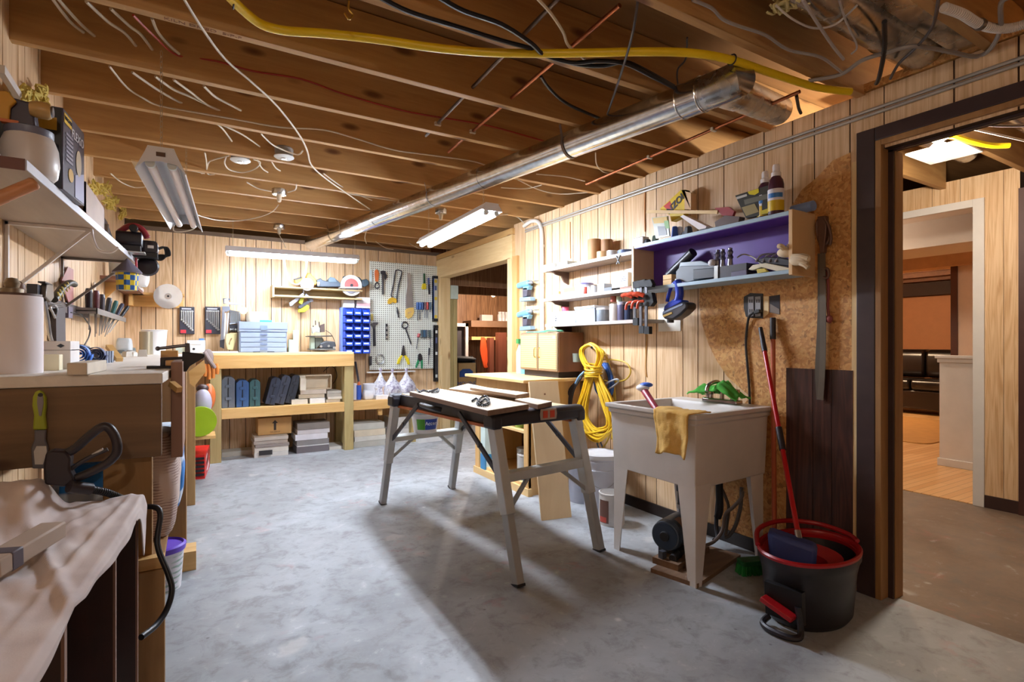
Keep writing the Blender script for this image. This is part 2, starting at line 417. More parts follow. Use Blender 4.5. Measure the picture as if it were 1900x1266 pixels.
# far doorway in the right wall: beam, posts
mb = MB().box(XR-.035, XR+.11, 4.64, 6.64, 2.075, 2.315)
ST('trim_6', mb, M_PINEY, bevel=.003)
ST('trim_7', MB().box(XR-.03, XR+.11, 4.64, 6.64, 2.319, 2.385), wood('plate_wood', '#b98c52', '#d3ab6e', 'y', .6, 14, '#7a4d26'), bevel=.003)
ST('trim_8', MB().box(XR-.035, XR+.11, 4.645, 4.735, 0, 2.075), M_PINEZ, bevel=.003)
ST('trim_9', MB().box(XR-.03, XR+.0, 4.55, 4.64, 0, 2.09), wood('strip_wood', '#b98a50', '#d2a86c', 'z', .6, 14), bevel=.002)
ST('trim_10', MB().box(XR-.035, XR+.11, 6.49, 6.64, 0, 2.075), M_PINEZ, bevel=.003)
ST('trim_11', MB().box(XR+.115, XR+.155, 6.50, 6.60, 0, 1.80).box(XR+.16, XR+.215, 6.5, 6.60, 0, 1.80), M_GREENZ, bevel=.003)
ST('trim_12', MB().box(XR+.115, XR+.22, 6.48, 6.615, 1.80, 1.98), plain('#c9d3c4', .5))
# joists
JY = [2.34-.49*k for k in range(8, 0, -1)]+[2.34+.49*k for k in range(0, 9)]
jr = random.Random(3)
for y in JY:
    o = MB().box(-.72, 5.0, y-.02, y+.02, 2.41, 2.655).build('ceiling_joist', M_JOIST, bevel=.002)
    o['kind'] = 'structure'
    if abs(y-2.34) < .01: text('KILN DRIED  S-P-F', axes((.02, y, 2.4095), (1,0,0), (0,-1,0)), .026, plain('#8a5a3a', .7), o, name='stamp', sx=1.25)
ST('trim_13', MB().box(XL, XR, YB-.03, YB, 2.38, 2.42), plain('#6e5a48', .7))
# ---------------------------------------------------------------- hall beyond the near doorway
HX = 5.0
hc = [1.407, 1.49, 1.593]
mb = MB()
for a, b, z0, z1 in ((1.40, 1.487, 0, 2.46), (1.49, 1.60, 0, 2.46), (1.60, 1.74, 2.28, 2.46), (1.743, 1.92, 2.28, 2.46), (1.923, 2.20, 2.28, 2.46), (2.203, 2.45, 2.28, 2.46), (2.72, 3.2, 0, 2.46), (3.203, 4.2, 0, 2.46)):
    mb.box(HX, HX+.006, a, b, z0, z1)
ST('wall_hall', mb, M_PANEL)
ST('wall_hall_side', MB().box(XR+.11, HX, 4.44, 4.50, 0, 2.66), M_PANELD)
ST('wall_hall_core', MB().box(HX+.004, HX+.1, 1.40, 1.60, 0, 2.46).box(HX+.004, HX+.1, 1.60, 2.72, 2.28, 2.46).box(HX+.004, HX+.1, 2.72, 6.5, 0, 2.66), M_GROOVE)
ST('trim_14', MB().box(HX-.02, HX, 1.593, 1.660, 0, 2.285).box(HX-.02, HX, 1.660, 2.66, 2.228, 2.285).box(HX-.02, HX, 2.66, 2.72, 0, 2.285).box(HX, HX+.1, 1.645, 1.662, 0, 2.228), M_WHITEP, bevel=.002)
ST('baseboard_hall', MB().box(HX-.015, HX, 1.40, 1.593, 0, .09), plain('#3a2622', .5))
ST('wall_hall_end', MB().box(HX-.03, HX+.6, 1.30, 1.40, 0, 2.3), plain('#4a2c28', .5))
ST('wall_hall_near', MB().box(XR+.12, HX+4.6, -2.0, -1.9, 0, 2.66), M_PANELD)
# family room: laminate, back wall, half wall, soffits
def laminate():
    n = NT('laminate'); co = n.coords()
    br = n.add('ShaderNodeTexBrick'); n.link(co, br.inputs['Vector']); br.inputs['Scale'].default_value = 1
    br.inputs['Brick Width'].default_value = 1.2; br.inputs['Row Height'].default_value = .06; br.inputs['Mortar Size'].default_value = .002
    br.inputs['Color1'].default_value = c4('#d8a56a'); br.inputs['Color2'].default_value = c4('#e6bb84'); br.inputs['Mortar'].default_value = c4('#9a6a3a')
    n.col(br.outputs[0]); n.b.inputs['Roughness'].default_value = .35; return n.m
M_LAM = laminate()
ST('floor_family_room', MB().box(HX, 13.2, -1.0, 6.55, -.12, .006), M_LAM)
ST('floor_store', MB().box(HX, 9.6, 6.55, 9.5, -.12, 0), M_CONC)
ST('wall_store_right', MB().box(9.5, 9.6, 6.6, 9.5, 0, 2.66), M_PANELD)
ST('wall_family_far', MB().box(12.6, 12.7, 1, 6.55, 0, 2.66), plain('#c98a5a', .6, var=.05))
ST('wall_family_side', MB().box(8.4, 8.5, 0, 2.95, 0, 2.66), plain('#e6d2bf', .6, var=.04))
ST('wall_family_end', MB().box(HX+.1, 13, -1.1, -1.0, 0, 2.66), plain('#e6d2bf', .6, var=.04))
ST('wall_family_left', MB().box(HX+.0, 13, 6.5, 6.6, 0, 2.66), plain('#d8b090', .6, var=.04))
ST('trim_15', MB().box(8.38, 8.5, 2.95, 3.02, 0, 2.4), plain('#5a3524', .5))
ST('ceiling_family', MB().box(HX+.1, 9.6, -1, 6.5, 2.42, 2.46), plain('#e4d8cc', .6, var=.04))
ST('trim_16', MB().box(6.2, 6.9, -.5, 6, 2.16, 2.42), plain('#dccfc2', .55, var=.04))
ST('trim_17', MB().box(8.3, 8.6, -.5, 6.5, 2.20, 2.42), plain('#caa27c', .6))
for k in range(4):
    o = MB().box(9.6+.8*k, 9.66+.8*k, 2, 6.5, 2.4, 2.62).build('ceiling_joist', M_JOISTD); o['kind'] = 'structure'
ST('ceiling_family_back', MB().box(9.6, 12.8, 1, 6.55, 2.62, 2.66), plain('#5a3a26', .8))
ST('trim_18', MB().box(12.3, 12.6, 2, 6.5, 2.15, 2.4), plain('#3a2418', .7))
mb = MB().box(6.30, 6.42, 1.2, 2.36, 0, 1.06)
ST('wall_half', mb, M_WHITEP)
ST('trim_19', MB().box(6.27, 6.45, 1.2, 2.39, 1.06, 1.09).box(6.285, 6.435, 1.2, 2.375, 1.02, 1.06).box(6.285, 6.435, 1.2, 2.375, .006, .08), M_WHITEP, bevel=.004)
# ---------------------------------------------------------------- store room beyond the far doorway
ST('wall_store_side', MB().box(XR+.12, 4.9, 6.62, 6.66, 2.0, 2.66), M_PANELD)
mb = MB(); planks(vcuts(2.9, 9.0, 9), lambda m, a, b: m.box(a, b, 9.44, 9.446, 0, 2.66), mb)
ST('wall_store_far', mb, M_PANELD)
ST('wall_store_back', MB().box(-1, 9, 9.45, 9.5, 0, 2.66), M_GROOVE)
# ---------------------------------------------------------------- lamps
M_TUBES = [glow('lit_tube_back', '#e6f0ff', TUBE_E[0]), glow('lit_tube_side', '#e6f0ff', TUBE_E[1])]; M_TUBEOFF = plain('#e8d8d4', .25, var=.03)
M_HOOD = plain('#e9e9ec', .3, .0, var=.04); M_SOCK = plain('#d6dcd8', .4)
M_CHAIN = plain('#b9a98e', .3, .9)
def chain(p, q, r, n_pitch, mat, parent, name='chain', w=.0012):
    p, q = V(p), V(q); L = (q-p).length; n = max(2, int(L/n_pitch)); mb = MB()
    d = (q-p)/n; u = d.normalized(); a = u.orthogonal().normalized(); b = u.cross(a)
    for i in range(n):
        c = p+d*(i+.5); s = a if i % 2 else b
        mb.tube([c+u*d.length*.62*cos(2*pi*k/8)+s*r*sin(2*pi*k/8) for k in range(8)], w, 5, 1, True, False)
    return mb.build(name, mat, parent)
def shop_light(name, p, q, lit, label, chains, cw=.10):
    """two-tube shop light from p to q (tube ends); hood opens downward"""
    p, q = V(p), V(q); d = (q-p); L = d.length; u = d.normalized()
    s = u.cross(V((0, 0, 1))).normalized(); up = s.cross(u); c = (p+q)/2
    t = T(name, c+V((0, 0, -.05)), label, 'light fixture', None)
    m = Matrix((u, s, up)).transposed().to_4x4(); m.translation = c
    h = L/2+.03
    prof = [(-cw, -.045), (-cw*.62, .03), (-.045, .055), (.045, .055), (cw*.62, .03), (cw, -.045), (cw-.004, -.047), (cw*.58, .026), (.042, .050), (-.042, .050), (-cw*.58, .026), (-cw+.004, -.047)]
    if lit: prof = [(-.082, -.010), (-.045, .042), (.045, .042), (.082, -.010)]
    MB(m).prism([(-h, a, b) for a, b in prof], (2*h, 0, 0)).build('hood', M_HOOD, t)
    for e in (-1, 1):
        if lit: MB(m).box(e*(h-.002), e*(h+.002), -.05, .05, -.012, .042).build('end_plate', M_HOOD, t)
        else: MB(m).prism([(e*(h-.002), a, b) for a, b in ((-cw*.95, -.04), (-cw*.6, .03), (-.04, .05), (.04, .05), (cw*.6, .03), (cw*.95, -.04), (.055, -.012), (0, -.004), (-.055, -.012))], (e*.003, 0, 0)).build('end_plate', M_HOOD, t)
    mt = M_TUBES[lit-1] if lit else M_TUBEOFF
    for e in (-1, 1):
        zt = -.024 if lit else -.012
        MB(m).cyl((-L/2, e*.038, zt), (L/2, e*.038, zt), .0175, n=14).build('tube', mt, t)
        for f in (-1, 1):
            MB(m).cyl((f*L/2, e*.038, zt), (f*(L/2+.022), e*.038, zt), .018, n=12).box(f*(L/2+.012)-.008, f*(L/2+.012)+.008, e*.038-.014, e*.038+.014, zt, .03).build('tube_holder', M_SOCK, t)
    for a, z in chains:
        c0 = m @ V((a*h, 0, .055)); chain(c0, (c0.x, c0.y, z), .006, .022, M_CHAIN, t)
    if not lit:
        MB(m).box(-h-.0045, -h-.003, -.016, .016, .015, .032).build('label_plate', plain('#5a3a22', .5), t)
    return t
L1 = shop_light('fluorescent_shop_light', (.26, 5.79, 2.10), (1.46, 5.79, 2.115), 1, 'lit fluorescent shop light hanging level in front of the back wall', ((-.9, 2.41), (.95, 2.41)), .075)
L2 = shop_light('fluorescent_shop_light', (1.735, 4.42, 2.10), (1.72, 3.20, 2.12), 2, 'lit fluorescent shop light hanging beside the far doorway beam', ((-.85, 2.41), (.8, 2.41)), .075)
L3 = shop_light('fluorescent_shop_light', (-.128, 2.62, 1.955), (-.062, 3.84, 1.955), 0, 'unlit fluorescent shop light hung by a chain near the left shelf', ((-.97, 2.41), (.97, 2.41)), .088)
tag(MB().bar(PZ(256, 299, 1.985), PZ(281, 344, 1.985), .05, .006).build('thin_lath', M_PINEY), 'thin yellow wood slat lying against the left side of the unlit shop light', 'slat')
def bulb(name, c, watts, col, label, cat, base=True, r=.032, plate=.055, strength=60):
    c = V(c); t = T(name, c+V((0, 0, .03)), label, cat)
    MB().ell(c, (r, r, r*1.1)).build('bulb', glow('bulb_glow_'+name, '#fff0d8', strength), t)
    MB().lathe([(.018, .0), (.022, .03), (plate, .05), (plate, .075)], c+V((0, 0, .028))).build('lamp_holder', M_SOCK, t)
    ld = bpy.data.lights.new('bulb_light', 'POINT'); ld.energy = watts; ld.color = col; ld.shadow_soft_size = r*1.1
    lo = bpy.data.objects.new('bulb_light', ld); COL.objects.link(lo); lo.parent = t; lo.location = (0, 0, -.03-r*1.3)
    return t
bulb('ceiling_lamp', (-.3, -.9, 2.26), BULB_W, (1, .90, .80), 'bare bulb in a ceiling holder behind the camera', 'light bulb')
hl = bulb('hall_ceiling_lamp', PZ(1742, 282, 2.28), HALL_W, (1, .86, .70), 'glowing bare bulb on the hall ceiling seen through the dark doorway', 'light bulb', r=.05)
bulb('store_ceiling_lamp', (4.47, 8.2, 2.06), STORE_W, (1, .82, .66), 'glowing ceiling bulb in the store room beyond the far doorway', 'light bulb', r=.035)
bulb('family_room_lamp', (9.0, 5.2, 2.28), 120, (1, .72, .45), 'warm lamp bulb in the family room, out of sight', 'light bulb')
bulb('family_room_lamp', (5.9, 3.6, 2.30), 45, (1, .80, .62), 'lamp bulb inside the family room by the white trimmed doorway', 'light bulb')
# ---------------------------------------------------------------- pipes, ducts and cables under the joists
def galv(key, rough, c, bm=.12):
    n = NT(key); co = n.coords((1, 1, 1)); n.col(n.ramp(n.noise(co, 26, 4, .5), [(.3, tuple(x*.72 for x in srgb(c))), (.7, srgb(c))]))
    n.b.inputs['Metallic'].default_value = 1
    n.link(n.ramp(n.noise(co, 14, 3), [(.3, rough*.7), (.7, rough*1.3)]), n.b.inputs['Roughness'])
    n.bump(n.noise(co, 7, 2), bm, .01); MATS[key] = n.m; return n.m
M_GALV = galv('galvanised_sheet', .2, '#d6d6d6'); M_GALV2 = galv('dull_galvanised_sheet', .25, '#cfcdca', .03)
M_COPPER = plain('#b06a48', .38, 1, var=.3); M_OLDCU = plain('#6b5a4e', .5, .8)
M_WHT = plain('#cfc0a8', .5); M_BLK = plain('#17161a', .45); M_RED = plain('#a8321f', .5); M_YEL = plain('#e8c513', .4, var=.06); M_GRY = plain('#8f8a86', .45)
M_STEEL = plain('#a9a9ab', .3, 1); M_BRASS = plain('#c09a4a', .3, 1)
t = T('round_duct', (1.55, 3.9, 2.26), 'long shiny round galvanized duct hanging under the joists with an elbow', 'duct')
A = PZ(1285, 182, 2.335); B = PZ(578, 452, 2.335); d = (B-A).normalized(); R = .074
mb = MB().cyl(A, B, R, n=36)
o = mb.build('pipe', M_GALV, t)
for f in (.33, .66):
    c = A.lerp(B, f); MB().tube([c+d*0]+[c+d*.004], .001, 4).cyl(c-d*.012, c+d*.012, R+.0025, n=36).build('crimped_joint', M_GALV, t)
c0 = A-d*.02
mb = MB().cyl(A+d*.05, A-d*.06, R+.004, n=36)
mb.tube([A+d*.05+(V((0,0,1))*cos(a)+d.cross(V((0,0,1)))*sin(a))*(R+.004) for a in [2*pi*k/32 for k in range(32)]], .004, 6, 1, True, False)
mb.tube([A-d*.05+(V((0,0,1))*cos(a)+d.cross(V((0,0,1)))*sin(a))*(R+.004) for a in [2*pi*k/32 for k in range(32)]], .004, 6, 1, True, False)
mb.build('collar', M_GALV, t)
E0 = A-d*.06; E1 = PZ(1345, 165, 2.36); E2 = PZ(1430, 200, 2.43); E3 = E2+(E2-E1).normalized()*.10
MB().tube([E0, E0-d*.07, E0-d*.13+(E1-E0)*.18+V((0,0,.004)), E1, E1+(E2-E1)*.25], R+.002, 28, 5).build('elbow', M_GALV2, t)
MB().cyl(E1+(E2-E1)*.1, E3, R-.002, n=30).build('branch_pipe', M_GALV2, t)
q = axes(A-d*.085+V((-.35,-.75,.42)).normalized()*(R+.006), -d, (.1, 0, 1)); MB(q).plate([(-.016,-.014),(.016,-.014),(.016,.014),(-.016,.014)], .001).build('sticker', plain('#e8e6e6', .5), t)
# straps and tie wires round the duct
def hoop(f, mat, label, r=.003):
    c = A.lerp(B, f); s = d.cross(V((0, 0, 1))).normalized(); u = V((0, 0, 1))
    P = [c+s*.09+V((0,0,.09))]+[c+s*cos(a)*(R+.004)+u*sin(a)*(R+.004) for a in [0.3-k*(pi+.6)/10 for k in range(11)]]+[c-s*.09+V((0,0,.09))]
    if r < .003: o = MB().tube(P, r, 5, 3).build('tie_wire', mat)
    else: o = MB().ribbon(P, .016, .0015, d, 3).build('hanger_strap', mat)
    return tag(o, label, 'strap')
hoop(.16, M_OLDCU, 'dark perforated strap looped under the near end of the round duct')
hoop(.46, M_STEEL, 'thin tie wire under the middle of the round duct', .0022)
hoop(.80, M_WHT, 'pale tie wire round the far end of the duct', .0022)
hoop(.86, M_OLDCU, 'dark tie wire round the duct close to the back wall', .0022)
def cable(name, pts, r, mat, label, cat='cable', n=7, **kw):
    return tag(MB().tube(pts, r, n, 5).build(name, mat), label, cat, **kw)
def Z(pts, z): return [PZ(u, v, z) for u, v in pts]
yel = T('yellow_hose', PZ(1000, 99, 2.36), 'thick yellow hose hung across the joists from left to the right wall', 'hose')
MB().tube(Z([(424,-8),(450,18),(485,45),(530,57),(600,62),(700,73),(800,88),(900,97),(1000,99),(1100,98),(1200,96),(1290,99),(1360,112),(1420,132),(1500,158),(1540,166),(1578,170)], 2.385), .0165, 12, 5).build('tubing', M_YEL, yel)
for u, v in ((433, 4), (1358, 111)):
    c = PZ(u, v, 2.385); MB().tube([c+V((.0, .021*cos(a), .021*sin(a))) for a in [2*pi*k/12 for k in range(12)]], .003, 5, 1, True, False).build('clip', M_BLK, yel)
# water pipes
def pipe(name, a, b, r, mat, label, clips=()):
    t = T(name, (a+b)/2, label, 'pipe'); MB().cyl(a, b, r, n=12).build('tubing', mat, t)
    for f in clips:
        c = a.lerp(b, f); MB().box(c.x-.018, c.x+.018, c.y-.008, c.y+.008, c.z-.012, c.z+.006).build('clip', M_WHT, t)
ya = PZ(1045,-12,2.455); yb = PZ(790,252,2.455)
pipe('water_pipe', ya, yb, .0085, M_OLDCU, 'tarnished grey pipe crossing the joists, left of the copper one', ((1.87-ya.y)/(yb.y-ya.y), (2.365-ya.y)/(yb.y-ya.y), (2.80-ya.y)/(yb.y-ya.y)))
ya = PZ(1150,10,2.455); yb = PZ(832,282,2.455)
pipe('water_pipe', ya, yb, .0085, M_COPPER, 'copper pipe crossing the joists beside the tarnished one', ((1.40-ya.y)/(yb.y-ya.y), (1.87-ya.y)/(yb.y-ya.y), (2.365-ya.y)/(yb.y-ya.y), (2.80-ya.y)/(yb.y-ya.y)))
ya = PZ(1484,170,2.385); yb = PZ(1088,342,2.385)
pipe('water_pipe', ya, yb, .0085, M_COPPER, 'long copper pipe under the joists by the top of the right wall', (.3, .6))
# cables
cable('white_cable', Z([(340,-4),(380,60),(420,112),(470,155),(515,198),(555,250),(570,280),(577,305),(600,328),(645,360),(686,388)], 2.40), .005, M_WHT, 'long white cable running diagonally under the joists toward the duct')
cable('red_cable', [PZ(247,28,2.45), PZ(285,66,2.47)]+[PY(u, v, 2.805) for u, v in ((330,103),(400,113),(470,132),(560,147),(640,175),(760,208),(900,232),(1010,262))], .0045, M_RED, 'thin red cable stapled along a joist face')
runs = [(((96,-4),(130,40),(155,60)), 'leftmost pale cable passing between the top left joists'), (((106,-4),(150,45),(198,86)), 'pale cable second from the left between the top left joists'),
 (((160,3),(200,40),(230,60),(252,85)), 'pale cable third from the left between the top left joists'), (((205,16),(240,48),(262,65),(288,100)), 'pale cable in the top left bay just left of the red cable'),
 (((282,34),(292,58),(310,80),(332,100)), 'short pale cable in the top left bay right of the red cable')]
for p, l in runs: cable('white_cable', Z(p, 2.50), .0062, M_WHT, l)
runs = [(((245,134),(290,165),(330,188),(357,198)), 'pale cable of the second bay ending at a hole beside the long wire'), (((288,142),(320,165),(350,178),(380,192)), 'pale cable of the second bay crossing behind its neighbour'),
 (((322,148),(355,172),(385,195),(418,209)), 'straight pale cable of the second bay'), (((378,160),(400,180),(430,196),(447,205)), 'rightmost pale cable of the second bay')]
for p, l in runs: cable('white_cable', Z(p, 2.48), .006, M_WHT, l)
cable('white_cable', [PZ(203,123,2.47), PZ(235,162,2.46), PZ(265,182,2.44)]+[PY(u, v, 3.285) for u, v in ((295,196),(360,208),(440,222),(520,236),(600,241),(660,257),(730,278),(800,288),(880,300),(920,315))], .0048, M_WHT, 'long thin pale cable stapled along the third joist')
cable('white_cable', Z([(396,226),(412,238),(430,262)], 2.46), .0048, M_WHT, 'short pale cable left of the ceiling boxes, left one of two')
cable('white_cable', Z([(415,233),(450,250),(482,272)], 2.46), .0048, M_WHT, 'short pale cable left of the ceiling boxes, right one of two')
cable('white_cable', Z([(484,248),(505,268),(530,280),(553,287),(562,279)], 2.44), .0048, M_WHT, 'pale cable feeding the right round ceiling box')
cable('white_cable', Z([(425,289),(398,296),(387,302),(382,318),(374,322)], 2.43), .0048, M_WHT, 'pale cable bending down left of the left ceiling box')
cable('white_cable', Z([(380,283),(383,300),(385,322),(398,324)], 2.425), .0048, M_WHT, 'short pale cable hanging between joists near the unlit light')
cable('white_cable', Z([(420,290),(417,303),(426,315),(450,320),(472,314),(483,302),(470,296)], 2.42), .0048, M_WHT, 'looped pale cable under the left round ceiling box')
cable('white_cable', Z([(478,297),(486,312),(497,320)], 2.43), .0048, M_WHT, 'short cable end right of the looped cable')
cable('white_cable', Z([(504,300),(512,312),(520,317)], 2.43), .0048, M_WHT, 'short cable end below the right round ceiling box')
cable('white_cable', Z([(325,317),(350,316),(380,322)], 2.425), .0048, M_WHT, 'thin pale cable just behind the unlit light')
cable('white_cable', Z([(205,322),(225,338),(250,348),(275,346)], 2.408), .0048, M_WHT, 'pale cable running toward the left end of the unlit light')
cable('white_cable', Z([(458,338),(480,350),(507,356)], 2.41), .0048, M_WHT, 'pale cable entering the nearer junction box from the left')
cable('white_cable', Z([(534,357),(548,352),(550,342)], 2.41), .0048, M_WHT, 'pale cable leaving the nearer junction box on its right')
lp = PZ(517,380,2.33)
cable('power_cord', [lp, PZ(505,393,2.30), PZ(480,403,2.28), PZ(440,410,2.26), PZ(400,408,2.2), PZ(362,398,2.05), PZ(352,395,2.0)], .004, M_WHT, 'white cord sagging from the junction box plug to the unlit light', 'cord')
cable('power_cord', [PY(325,412,3.9), PY(322,428,3.9), PY(340,430,3.9), PY(360,424,3.9), PY(363,410,3.9), PY(355,398,3.9)], .004, M_WHT, 'white cord looped below the far end of the unlit light', 'cord')
cable('white_cable', Z([(610,350),(650,360),(700,368),(745,375)], 2.42), .0045, M_WHT, 'pale cable between joists left of the duct middle')
cable('white_cable', Z([(600,322),(640,350),(690,372)], 2.44), .0045, M_WHT, 'pale cable slanting toward the duct from the left')
cable('white_cable', Z([(930,348),(975,350),(1005,343)], 2.41), .0045, M_WHT, 'pale cable sagging right of the duct, nearer one')
cable('white_cable', Z([(960,333),(1000,352),(1040,360),(1090,357)], 2.41), .0045, M_WHT, 'pale cable sagging right of the duct toward the wall top')
cable('white_cable', Z([(995,323),(1050,328),(1085,336)], 2.41), .0045, M_WHT, 'pale cable by the end of the long copper pipe')
cable('white_cable', Z([(1105,283),(1107,305),(1118,318),(1132,322)], 2.40), .004, M_WHT, 'thin grey cable hanging from the duct to the copper pipe')
cable('white_cable', Z([(683,422),(677,440),(680,452)], 2.39), .0045, M_WHT, 'short white cable hanging beside the far end of the duct')
cable('white_cable', Z([(697,448),(715,460),(730,463)], 2.40), .0045, M_WHT, 'short white cable between the last joists')
cable('white_cable', Z([(760,452),(775,460),(785,462)], 2.40), .0045, M_WHT, 'short white cable left of the lit light by the beam')
cable('white_cable', Z([(995,-5),(1022,25),(1045,60),(1055,85),(1085,110)], 2.402), .006, M_WHT, 'white cable between the two water pipes at the top')
# black service cables
cable('black_cable', Z([(700,-8),(760,22),(850,50),(930,75),(985,90),(1030,108),(1075,120),(1120,122),(1160,115),(1200,132),(1250,160)], 2.396), .009, M_BLK, 'thick black cable running along the joist, lower of the pair')
cable('black_cable', Z([(815,-5),(860,20),(930,45),(985,80),(1010,102),(1060,116),(1110,113),(1160,118),(1210,142),(1262,168)], 2.380), .009, M_BLK, 'thick black cable running along the joist, upper of the pair')
cable('black_cable', Z([(1003,141),(1020,165),(1048,190),(1085,208),(1118,222)], 2.45), .008, M_BLK, 'black cable passing between the joists behind the duct')
cable('grey_cable', [PZ(1184,-6,2.43), PZ(1178,40,2.37), PZ(1168,85,2.35), PZ(1148,150,2.36), PZ(1127,212,2.40)], .005, plain('#4a4648', .5), 'dark grey cable hanging loose across the yellow hose')
cable('grey_cable', Z([(1275,70),(1272,110),(1257,130),(1258,160)], 2.47), .004, plain('#4a4648', .5), 'thin dark cable above the duct elbow')
# ceiling boxes
def cbox(u, v, z, label):
    c = PZ(u, v, z); t = T('ceiling_box', c, label, 'electrical box')
    MB().lathe([(.055, .0), (.058, .05), (.05, .06)], c, 20).build('box_body', M_GRY, t)
    MB().lathe([(.0, -.012), (.05, -.012), (.062, -.004), (.062, .0)], c, 24).build('cover', plain('#eef2f2', .35), t)
    MB().lathe([(.0, -.018), (.018, -.018), (.02, -.012)], c, 16).build('centre_cap', M_GALV2, t)
cbox(446, 297, 2.43, 'round white covered ceiling box, left of the two')
cbox(527, 291, 2.43, 'round white covered ceiling box, right of the two')
def jbox(u, v, z, label, plug=True):
    c = PZ(u, v, z); t = T('junction_box', c, label, 'electrical box')
    MB().lathe([(.0, .0), (.05, .0), (.053, .004), (.053, .045), (.03, .05)], c, 8).build('box_body', M_GALV2, t)
    if plug: MB().lathe([(.008, -.055), (.014, -.05), (.018, -.02), (.02, 0)], c, 12).build('plug', M_WHT, t)
jbox(518, 362, 2.36, 'galvanized junction box with a plug, nearer the camera')
jbox(518, 425, 2.36, 'galvanized junction box with a plug, above the back light')
jbox(818, 397, 2.36, 'galvanized junction box above the light by the beam')
cable('power_cord', [PZ(518,436,2.30), PY(526,450,5.75), PY(530,460,5.78)], .004, M_WHT, 'white cord from the junction box to the back light', 'cord')
hk = T('ceiling_hook', PZ(648, 8, 2.40), 'brass screw hook under a joist at the top edge', 'hook')
c = PZ(647, 2, 2.41); MB().tube([c, c-V((0,0,.03)), c+V((.014,0,-.045)), c+V((.0,0,-.062)), c+V((-.014,0,-.046))], .004, 7).build('hook_shank', M_BRASS, hk)
# cluster over the right wall
big = T('round_duct', (2.3, 1.12, 2.42), 'large dull galvanized duct over the right wall above the doorway', 'duct')
MB().cyl((1.75, 1.10, 2.535), (3.3, 1.10, 2.535), .105, n=30).build('pipe', M_GALV2, big)
MB().cyl((2.5, 1.10, 2.535), (2.56, 1.10, 2.535), .109, n=30).build('joint_band', M_GALV, big)
tag(MB().box(1.75, 4.6, .90, .985, 2.44, 2.62).build('flat_duct', M_GALV2), 'flat grey sheet metal duct beside the large round duct', 'duct')
rr = random.Random(4); mb = MB()
for k in range(90):
    c = PZ(1470+rr.uniform(-28, 26), 4+rr.uniform(-16, 9), 2.45)+V((0, 0, rr.uniform(-.01, .06)))
    mb.tube([c+V((rr.uniform(-.03,.03), rr.uniform(-.03,.03), rr.uniform(-.02,.02))) for _ in range(4)], .005, 4, 3)
tag(mb.build('insulation', plain('#d8c98e', .95)), 'tuft of yellowish fibre insulation by the large duct', 'insulation', kind='stuff')
G2 = plain('#9a9490', .35); G3 = plain('#565054', .45)
cable('armoured_cable', Z([(1885,-8),(1858,5),(1856,55),(1838,90),(1812,105),(1770,98),(1730,90),(1690,86),(1650,96),(1600,112),(1560,138),(1500,150)], 2.398), .0085, G2, 'stout grey cable arching over the doorway corner')
cable('grey_cable', Z([(1285,0),(1320,15),(1340,35),(1370,48),(1420,65),(1462,92),(1520,105),(1550,125),(1562,135)], 2.403), .006, G2, 'grey cable running beside the near joist to the cluster')
cable('grey_cable', Z([(1490,0),(1515,40),(1545,85),(1565,110)], 2.41), .006, plain('#b5aeaa', .4), 'pale grey cable dropping to the cluster, left')
cable('grey_cable', Z([(1557,0),(1570,40),(1590,85),(1580,100)], 2.41), .004, plain('#b5aeaa', .4), 'thin pale cable dropping to the cluster, right')
cable('grey_cable', Z([(1440,10),(1470,35),(1510,52),(1550,45),(1590,10)], 2.42), .004, plain('#d0cac4', .4), 'thin white cable looping under the large duct')
cable('black_cable', Z([(1742,-5),(1730,50),(1700,88),(1668,118),(1652,146)], 2.40), .006, G3, 'dark cable curving down to the top of the wall')
cable('black_cable', Z([(1641,40),(1641,90),(1632,140),(1626,155)], 2.395), .009, M_BLK, 'thick black cable dropping to the wall top')
cable('black_cable', Z([(1840,103),(1870,98),(1905,90)], 2.40), .005, G3, 'thin dark cable along the wall top at the right edge')
hose = T('corrugated_hose', PZ(1830, 48, 2.44), 'white corrugated hose with a clamp at the top right corner', 'hose')
hp = Z([(1752,14),(1785,26),(1815,44),(1850,53),(1885,50),(1925,35)], 2.39)
sp = smooth_path(hp, 10); mb = MB()
mb.tube(hp, .014, 12, 8)
for i in range(0, len(sp)-1):
    dd = (sp[i+1]-sp[i]).normalized(); a = dd.orthogonal().normalized(); b = dd.cross(a)
    mb.tube([sp[i]+(a*cos(2*pi*k/10)+b*sin(2*pi*k/10))*.0145 for k in range(10)], .003, 5, 1, True, False)
mb.build('tubing', plain('#d9cfc6', .5), hose)
dd = (sp[22]-sp[20]).normalized(); MB().cyl(sp[21]-dd*.008, sp[21]+dd*.008, .021, n=16).build('hose_clamp', M_STEEL, hose)
cable('black_cable', Z([(1478,178),(1482,200),(1486,210)], 2.40), .008, M_BLK, 'black cable stub at the end of the copper pipe')
